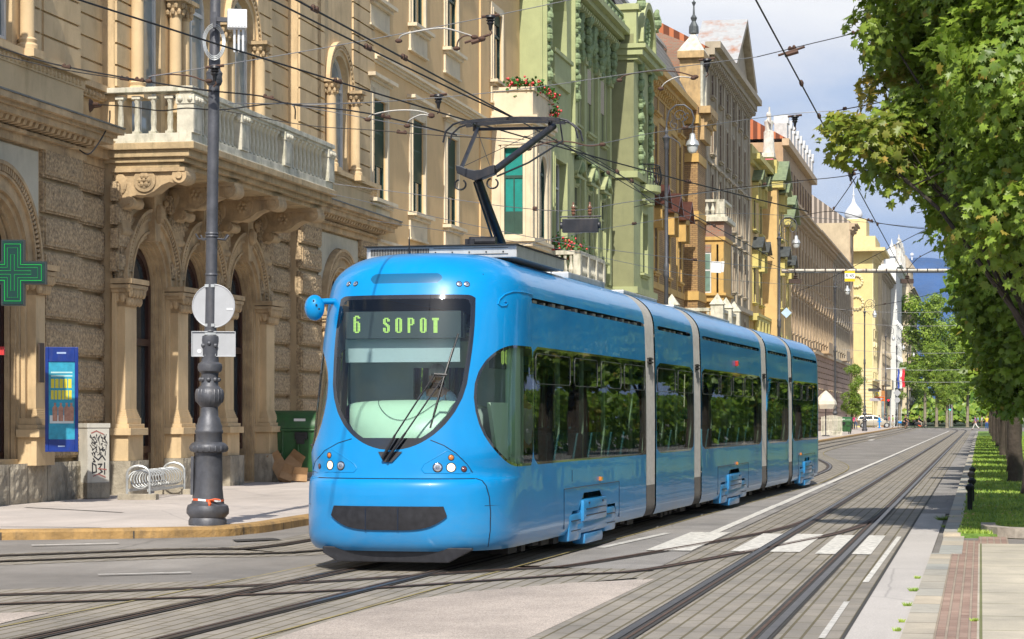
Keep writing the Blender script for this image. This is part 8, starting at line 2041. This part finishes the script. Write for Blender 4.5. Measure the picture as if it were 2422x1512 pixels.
# cars
def car(loc, rz, body_c, label, k=1.0, red=False):
    r = empty('parked_car', loc, rz, label, 'car', 'cars at the far corner'); r.scale = (k,k,k)
    pm = M('car_paint_'+label[:5], body_c, .3, .3, var=.03, coat=1)
    low = [(-2.25,.35),(-2.28,.75),(-2.15,.95),(-1.6,1.0),(1.0,.95),(1.75,.85),(2.2,.68),(2.3,.45),(2.2,.28),(-2.1,.25)]
    mb = MB(); mb.prism([(p[0],p[1]) for p in low], 'y', -.88, .88); mb.build('body', pm, r, bevel=.07, smooth=True)
    cab = [(-2.1,.95),(-1.85,1.38),(-1.3,1.50),(-.2,1.52),(.35,1.42),(1.15,.94)]; n = len(cab); mb = MB(); A = [(p[0],-.82+.16*(p[1]-.95)/.55,p[1]) for p in cab]; Bq = [(p[0],.82-.16*(p[1]-.95)/.55,p[1]) for p in cab]
    mb.add(A+Bq, [tuple(range(n)), tuple(range(n,2*n))[::-1]]+[(i,n+i,n+i+1,i+1) for i in range(n-1)]); cb_ = mb.build('cabin', pm, r, bevel=.04, smooth=True)
    for s_ in (-1,1):
        for pts in ([(-1.95,1.02),(-1.78,1.32),(-1.28,1.42),(-1.15,1.02)], [(-1.08,1.02),(-1.2,1.43),(-.28,1.45),(-.2,1.02)], [(-.12,1.02),(-.18,1.45),(.28,1.36),(.85,1.02)]):
            mb = MB(); mb.add([(p[0], s_*(.835-.16*(p[1]-.95)/.55), p[1]) for p in pts], [(0,1,2,3)]); mb.build('side_window', P_dark, cb_)
    mb = MB(); mb.quad((.42,-.6,1.41),(.42,.6,1.41),(1.16,.7,.97),(1.16,-.7,.97)); o = mb.build('windscreen', P_pale, cb_); o.location = (.02,0,.02)
    for x in (-1.4,1.42):
        for s_ in (-1,1):
            mb = MB(); mb.prism([(x+.32*math.cos(t), .32+.32*math.sin(t)) for t in np.linspace(0,6.283,23)[:-1]], 'y', s_*.92-.10*(s_>0), s_*.92+.10*(s_<0)); w_ = mb.build('tyre', T_black, r)
            mb = MB(); mb.prism([(x+.20*math.cos(t), .32+.20*math.sin(t)) for t in np.linspace(0,6.283,17)[:-1]], 'y', s_*.925-.01, s_*.925+.01); mb.build('rim', I_galv, w_)
    for s_ in (-1,1):
        mb = MB(); mb.box(2.05,2.24,s_*.65-.16,s_*.65+.16,.62,.74); mb.build('headlight', T_chrome, r, bevel=.02); mb = MB(); mb.box(-2.30,-2.2,s_*.68-.13,s_*.68+.13,.7,.9); mb.build('tail_light', M('tail_red', (.4,.02,.02,1), .3) if 'tail_red' not in bpy.data.materials else bpy.data.materials['tail_red'], r, bevel=.02)
    mb = MB()
    for x in (-.16,-1.12): mb.box(x-.008,x+.008,-.89,-.882,.35,.97)
    mb.build('door_seams', T_seam, r); return r
car(Vector(((2068-CX)/F*303, 303, .10)), R(-5), (.42,.38,.30,1), 'silver beige estate car waiting sideways behind two lamp posts', 1.12)
car(pp(2135,1006)+Vector((0,0,0)), R(-25), (.03,.08,.25,1), 'dark blue car behind the cyclist at the far corner', 1.0)
# driver and passengers in the tram
def in_tram(l, y, z): return t_world(l, y, z)
person(in_tram(1.35,-.18,.45), math.pi/2-TA+math.pi, 'tram driver in a pale blue shirt sitting behind the windscreen', (.30,.42,.55), (.05,.06,.1), hair=(.35,.33,.32), hip=(1.35,1.35), knee=(1.3,1.3), sh=(.5,.5), el=(.8,.8), sleeves=True, h_=1.78, group='people inside the tram')
for l, y, c, p_, lab, rz_ in ((2.35,-.55,(.10,.32,.50),(.03,.03,.04),'passenger in a blue shirt standing at the first side window',.0),(3.1,-.72,(.60,.58,.58),(.03,.03,.035),'passenger in a white top and dark skirt at the front side window',1.2),
    (8.0,-.6,(.35,.05,.05),(.05,.05,.06),'passenger in a dark red top near the first bellows',2.0),(12.2,-.5,(.12,.25,.35),(.05,.05,.06),'passenger in a checked blue shirt in the second section',.5),(14.7,-.6,(.05,.35,.40),(.05,.05,.06),'passenger in a teal top at the start of the third section',3.0),(20.4,-.5,(.5,.5,.5),(.1,.1,.1),'passenger in grey near the end of the third section',1.0),(28.5,-.5,(.06,.12,.4),(.05,.05,.06),'passenger in dark blue in the last section',.3)):
    person(in_tram(l,y,.38), math.pi/2-TA+rz_, lab, c, p_, h_=1.7, group='people inside the tram')
# ================================================================= OVERHEAD WIRES
Wd = M('wire_dark', (.018,.018,.02,1), .6, .3, var=0); Wl = M('wire_pale_steel', (.22,.22,.225,1), .5, .5, var=0); Wa = M('steady_arm_grey', (.30,.29,.27,1), .5, .4, var=.2); Wr = M('rusty_fitting', (.09,.05,.035,1), .7, .4, var=.3)
def wire(label, pts, r=.008, mat=None, sag=0, clamps=(), name='overhead_wire', cat='wire'):
    """pts = (x, y, depth) survey points"""
    P3 = [at(*p) for p in pts]; out = []
    if len(P3) > 2:
        for i in range(len(P3)-1):
            a = P3[max(i-1,0)]; b_ = P3[i]; c = P3[i+1]; d = P3[min(i+2,len(P3)-1)]
            for j in range(5): t = j/5; out.append(.5*((2*b_)+(c-a)*t+(2*a-5*b_+4*c-d)*t*t+(3*b_-a-3*c+d)*t**3))
        out.append(P3[-1])
    else:
        for j in range(9): t = j/8; out.append(P3[0].lerp(P3[1], t)-Vector((0,0,sag*4*t*(1-t))))
    root = empty(name, P3[0], 0, label, cat, 'wires over the street' if cat == 'wire' else None)
    mb = MB(); mb.tube([p-P3[0] for p in out], r, 6); mb.build('cable', mat or Wd, root, smooth=True)
    for t in clamps:
        i = int(t*(len(out)-1)); p = out[i]-P3[0]; d = (out[min(i+1,len(out)-1)]-out[max(i-1,0)]).normalized(); mb = MB(); mb.tube([p-d*.08,p+d*.08], .022, 8)
        for k in (-.05,.05): mb.ball(p+d*k+Vector((0,0,.02)), .026, 6, 5)
        mb.build('clamp', Wr, root, smooth=True)
    return root
def tY(x, z, t=None):
    """depth of a wire at height z seen at survey x when it runs at street offset t"""
    return t/(NS.x*(x-CX)/F + NS.y)
zc = 5.62
# contact wire of the right track
pts = []
for s in (19.5, 22, 26, 31, 37, 44, 52, 62, 75, 92): v = P(s, -2.1, zc); pts.append(((v.x/v.y*F+CX), HY-(zc-EYE)*F/v.y, v.y))
wire('black contact wire over the right track, steepest line across the sky', pts, .010, clamps=(.25,.33,.45,.62))
pts = [(p[0], p[1]+(30 if i > 4 else 0), p[2]) for i, p in enumerate(pts[6:])]
# contact wire of the tram track
T = lambda k, z=5.53: (C0+TV*k, z)
def tw(ks, z=5.53):
    r = []
    for k in ks: c = C0+TV*k; r.append((c.x/c.y*F+CX, HY-(z-EYE)*F/c.y, c.y))
    return r
wire('black contact wire running from the top left down onto the pantograph', tw((-1,3,6,9.2)), .010, clamps=(.2,.5))
wire('black contact wire continuing behind the pantograph past the green house', tw((9.2,14,20,28,36)), .009, clamps=(.4,.7))
w2 = lambda lab, a, b_, **k: wire(lab, [a, b_], **k)
w2('uppermost black cable crossing from the top left over the ochre palace to the grey house', (150,-12,24), (1910,500,42), r=.011, sag=.12, clamps=(.28,.5,.86))
w2('black cable falling from the top edge left of centre toward the pantograph', (600,-22,22), (1212,278,29), r=.010, sag=.02, clamps=(.45,))
w2('pale span wire from the balcony rail rising to the top edge above the green house', (350,182,31), (1385,-8,34), r=.007, mat=Wl, sag=.05)
w2('pale steel span wire crossing from the palace over the pantograph to the near maple', (0,368,34), (2290,-4,30), r=.007, mat=Wl, sag=.0) if False else None
wire('long pale span wire from the left post across the cream house to the maple branches', [(540,245,31.5),(860,243,33),(1200,215,34),(1520,170,35),(1790,135,36)], .007, Wl)
wire('span wire tail climbing from the grey house into the nearest maple', [(1790,135,36),(1900,108,35),(2060,68,34),(2290,-5,32)], .007, Wd, clamps=(.3,.6))
wire('pale span wire from the cream oriel past the yellow house to the statue', [(700,250,36),(1290,345,38),(1560,312,40),(1850,272,42),(1980,262,42)], .007, Wl, clamps=(.55,))
wire('black span wire rising from the statue into the maple branches on the right', [(1980,262,42),(2130,232,38),(2422,163,30)], .010, Wd, clamps=(.1,.18))
wire('black span wire from the far brown houses to the lower maple branches', [(1500,490,60),(1640,458,56),(1850,432,50),(2020,413,44),(2170,365,38),(2330,275,34),(2430,225,32)], .009, Wd, clamps=(.3,.52,.6))
wire('sagging double cable hanging inside the maple crown at right', [(2262,318,35),(2330,318,33),(2390,280,31),(2430,238,30)], .012, Wd)
wire('black feeder from the left edge to the near post below the balcony rail', [(-20,105,33),(120,150,33),(330,190,32),(500,216,31.4)], .012, Wd, clamps=(.45,.7))
wire('second black feeder beside it from the left edge to the near post', [(-20,125,33),(150,165,33),(330,192,32.4),(500,214,31.5)], .008, Wd, clamps=(.6,))
wire('black feeder from the near post across the cream house toward the pantograph', [(505,216,31.5),(620,228,32),(690,247,32),(868,268,32),(1080,320,33)], .011, Wd, clamps=(.3,.8))
wire('wavy black cable along the balcony front', [(215,247,42),(300,252,41),(380,262,39),(440,256,37),(520,260,36),(620,248,36),(690,246,35),(698,282,35)], .012, Wd, clamps=(.05,))
wire('loose black cable looping under the cornice at the left', [(260,262,42),(255,300,42),(215,362,41),(188,355,41)], .014, Wd)
wire('pale lower span wire across the palace windows to the shutters', [(690,250,34),(880,243,34)], .006, Wl)
wire('thin black wire under the balcony front toward the pantograph', [(530,262,35),(720,296,35),(880,308,35),(1060,322,35),(1240,330,36)], .007, Wd, clamps=(.6,))
wire('dark wire falling from the pantograph across the green windows', [(1330,340,34),(1470,430,38),(1620,515,45),(1790,612,56),(1900,650,66)], .007, Wd, clamps=(.2,))
wire('dark wire falling beside it from the pantograph to the black switch box', [(1240,322,34),(1345,345,34),(1460,408,36),(1540,480,40)], .007, Wd, clamps=(.3,.7))
wire('thin pale wire passing under the pantograph to the switch box', [(790,435,36),(1060,470,35),(1210,490,34),(1360,498,31.2),(1530,472,36),(1900,430,48)], .006, Wl, clamps=(.5,))
wire('thin pale wire just above the tram roof', [(780,458,40),(1250,560,42),(1560,606,44),(1940,646,50)], .006, Wl, clamps=(.75,))
wire('thin pale wire descending behind the tram roof to the far lamps', [(870,520,42),(1300,585,46),(1700,660,60),(2010,680,90)], .006, Wl)
wire('pale wire rising right from the tram roof across the yellow oriel', [(1230,580,44),(1500,530,48),(1760,505,52),(2200,540,60)], .006, Wl, clamps=(.35,))
wire('black wire from the far lamps rising to the plane trees', [(1885,690,80),(1960,660,75),(2180,548,62),(2200,540,60)], .009, Wd, clamps=(.4,))
wire('black drop wire from the wire junction to the span below', [(2025,418,44),(2000,455,46),(1968,500,50)], .010, Wd, clamps=(.95,))
wire('black span wire from the beige tiled roof to the maple edge', [(1870,518,60),(1968,500,50),(2080,528,48),(2190,542,46)], .008, Wd, clamps=(.6,))
wire('black wire from the pale pipe up into the maple leaves', [(2148,636,90),(2170,612,80),(2210,590,70),(2260,560,60)], .012, Wd, clamps=(.4,))
wire('black span wire low over the far trees', [(1990,735,110),(2120,715,105),(2230,690,100),(2300,680,96)], .012, Wd, clamps=(.3,))
for i, (y0, y1, Y, lab) in enumerate(((728,730,150,'highest thin wire before the far houses'),(760,766,190,'thin wire crossing the far pale yellow house at mid height'),(826,832,240,'thin pale wire crossing the tops of the far plane trees'),(868,872,270,'thin pale wire level with the flag'),(896,902,300,'thin pale wire just above the far traffic lights'))):
    w2(lab, (1950+i*20,y0,Y), (2330,y1,Y), r=.012+.004*i, mat=Wl, sag=.3)
# steady arms with their hangers
def arm(label, lst, Y, mat=None):
    pts = [at(x, y, Y) for x, y in lst]; r = empty('steady_arm', pts[0], 0, label, 'wire fitting', 'wire fittings'); mb = MB(); out = []
    for i in range(len(pts)-1):
        a = pts[max(i-1,0)]; b_ = pts[i]; c = pts[i+1]; d = pts[min(i+2,len(pts)-1)]
        for j in range(4): t = j/4; out.append(.5*((2*b_)+(c-a)*t+(2*a-5*b_+4*c-d)*t*t+(3*b_-a-3*c+d)*t**3))
    out.append(pts[-1]); mb.tube([p-pts[0] for p in out], .011, 7); mb.build('rod', mat or Wa, r, smooth=True)
    for p in (pts[0], pts[-1]): mb = MB(); mb.ball(p-pts[0], .04, 8, 6, (1.3,1,.8)); mb.build('clamp', Wr, r)
    return r
arm('pale curved steady arm highest over the cream house', [(943,97),(952,83),(1000,72),(1050,67),(1100,80),(1122,88)], 31); arm('short rusty steady arm hooked beside the highest pale one', [(1080,115),(1085,95),(1105,84),(1140,92)], 31, Wr)
arm('pale curved steady arm lower over the cream shutters', [(870,283),(880,272),(930,262),(985,262),(1020,272)], 33); arm('short pale steady arm hooked below the cream window hood', [(963,298),(968,285),(995,272),(1020,275)], 33)
arm('rusty curved steady arm beside the near post below the balcony rail', [(352,192),(360,180),(400,176),(450,180),(480,190),(494,192)], 31.3, Wr); arm('rusty curved steady arm over the green bay', [(1465,190),(1480,178),(1540,168),(1600,170),(1645,182)], 36, Wr); arm('pale steady arm hooked right of the green bay', [(1563,210),(1575,195),(1605,182),(1640,185)], 36)
arm('rusty curved steady arm right of the pantograph head', [(1250,352),(1300,336),(1350,336),(1390,345),(1425,342)], 33, Wr)
def insul(x, y, Y, label, up=True):
    p = at(x, y, Y); r = empty('insulator', p, 0, label, 'insulator', 'hanging insulators'); mb = MB(); mb.lathe([(.02,.10),(.07,.09),(.08,.06),(.045,.04),(.065,.02),(.04,-.0),(.055,-.02),(.03,-.05),(.02,-.12)], n=12); mb.build('porcelain', T_black, r, smooth=True); mb = MB(); mb.tube([(-.13,0,.07),(.13,0,.10)], .022, 6); mb.tube([(0,0,-.10),(.02,0,-.16),(-.02,0,-.2)], .012, 6); mb.build('fitting', Wr, r)
insul(1160,52,32,'black insulator on the span wire highest over the cream house'); insul(1037,238,34,'black insulator on the span wire above the pantograph, left'); insul(1672,153,36,'black insulator on the wire before the grey house gable'); insul(1008,238,34.2,'x') if False else None
insul(1880,285,42,'dark insulator cluster at the wire crossing left of the maple'); insul(2012,414,44,'rusty insulator cluster at the wire junction under the maple branch'); insul(508,172,31.3,'rusty insulator strapped to the near post')
def spl(x, y, Y, label, n=3):
    p = at(x, y, Y); r = empty('wall_anchor', p, 0, label, 'wall anchor', 'wall anchors'); mb = MB(); mb.lathe([(.02,-.04),(.14,-.02),(.10,.03),(.05,.06),(.03,.2)], n=8); o = mb.build('rosette', Wr, r); o.rotation_euler = (0,R(90),0)
spl(215,250,43.0,'star-shaped iron wall anchor beside the balcony'); spl(1118,578,74,'rusty wall anchor behind the pantograph foot')
for (x, y), lab in zip(((1130,92),(1872,122),(2148,70)), ('rusty turnbuckle left of the highest insulator','rusty turnbuckle against the sky right of the grey gable','rusty turnbuckle among the maple leaves')):
    p = at(x, y, 34); r = empty('turnbuckle', p, 0, lab, 'wire fitting', 'wire fittings'); mb = MB(); mb.tube([(-.2,0,-.06),(.2,0,.07)], .02, 6); mb.tube([(-.1,0,-.06),(.1,0,0)], .035, 6); mb.build('rod', Wr, r)
# park trees and hedge out of view, added for the tram windows to mirror
for i, (s, t) in enumerate(((30,9),(38,13),(47,8),(55,12),(64,8.5),(73,13),(82,9),(93,12),(104,8.5),(118,12),(132,9),(150,12),(170,9),(190,12),(215,9))):
    v = P(s, t); c = copy_tree(proto); c.location = (v.x, v.y, 0); c.rotation_euler = (0,0,i*2.3); c.scale = (1.5,1.5,1.25); c['group'] = 'park trees right of the lawn'
    c['label'] = 'park tree out beyond the right edge, ' + ['first','second','third','fourth','fifth','sixth','seventh','eighth','ninth','tenth','eleventh','twelfth','thirteenth','fourteenth','fifteenth'][i] + ' counted from the viewer'
rng = np.random.default_rng(8)
n = 26000; s_ = 14+rng.random(n)*240; t_ = 15+rng.normal(size=n)*.5; z_ = rng.random(n)**.8*3.2; pos = np.stack([US.x*s_+NS.x*t_, US.y*s_+NS.y*t_, z_], 1); nm_ = np.stack([-np.ones(n)*.7, rng.normal(size=n)*.5, .4+rng.normal(size=n)*.3], 1)
me = leaves(rng, pos, nm_, .30+.2*rng.random(n), np.stack([rng.random(n), (rng.random(n) > .95)*.5], 1), KITE); me.name = 'hedge'; me.materials.append(F_maple); o = bpy.data.objects.new('hedge', me); COL.objects.link(o); tag(o, 'dense dark green hedge added out of view on the park side for reflections', 'hedge', kind='stuff')
n = 160; s_ = 31.5+rng.random(n)**1.5*50; t_ = -.25+rng.random(n)**1.3*1.6; pos = np.stack([US.x*s_+NS.x*t_, US.y*s_+NS.y*t_, np.where(t_ > -.27, np.where(s_ > 31.2, .075, .03), .03)], 1)
me = leaves(rng, pos, np.stack([rng.normal(size=n)*.25, rng.normal(size=n)*.25, np.ones(n)], 1), .035+.035*rng.random(n), np.stack([rng.random(n), .5+.5*rng.random(n)], 1), MAPLE); me.name = 'fallen_leaves'; me.materials.append(leaf_mat('dry_leaves', (.16,.10,.04,1), (.30,.20,.07,1), (.42,.27,.08,1), .1)); o = bpy.data.objects.new('fallen_leaves', me); COL.objects.link(o); tag(o, 'scattered dry brown leaves lying on the lawn', 'fallen leaves', kind='stuff')
v0 = [(x, Y) for x, Y in ((2105,322),(2420,330),(2900,700),(2050,700))]; struct(sheet('far_shade_sheet', [(((x-CX)/F)*Y, Y) for x, Y in v0], .02, M('far_shade_sheet', (.05,.075,.03,1), .95, var=.4, vs=.2)))  # dark green ground sheet, shade under the far trees put into its colour
# far wood closing the avenue
n = 16000; x_ = 2085+rng.random(n)*330; Y_ = 455+rng.random(n)*40; yb = 992-rng.random(n)**.9*(90+35*np.sin(x_*.045)+20*np.sin(x_*.11)); pos = np.stack([(x_-CX)/F*Y_, Y_, EYE+(HY-yb)*Y_/F], 1)
n2_ = 9000; x2 = 2095+rng.random(n2_)*250; Y2 = 385+rng.random(n2_)*45; y2 = 993-rng.random(n2_)*(28+14*np.sin(x2*.09)+8*np.sin(x2*.23)); pos = np.concatenate([pos, np.stack([(x2-CX)/F*Y2, Y2, EYE+(HY-y2)*Y2/F], 1)]); n = len(pos)
me = leaves(rng, pos, np.stack([rng.normal(size=n)*.5, -np.ones(n)*.8, .5+rng.normal(size=n)*.3], 1), .9+.6*rng.random(n), np.stack([rng.random(n)**1.5, (rng.random(n) > .9)*.5], 1), KITE); me.name = 'far_wood'; me.materials.append(F_plane); o = bpy.data.objects.new('far_wood', me); COL.objects.link(o); tag(o, 'dense green wood closing the far end of the avenue', 'wood', kind='stuff')

# thin summer haze over the whole valley
mb = MB(); mb.box(-1200, 2600, -40, 6500, -9.5, 470); m = bpy.data.materials.new('haze_air'); m.use_nodes = True; nt = m.node_tree; nt.nodes.clear(); o_ = nt.nodes.new('ShaderNodeOutputMaterial'); pv = nt.nodes.new('ShaderNodeVolumePrincipled'); pv.inputs['Color'].default_value = (.72,.84,1,1); pv.inputs['Density'].default_value = .00004; nt.links.new(pv.outputs[0], o_.inputs['Volume'])
hz = mb.build('haze', m); tag(hz, 'thin pale haze filling the air as far as the blue hill', 'haze', kind='stuff')
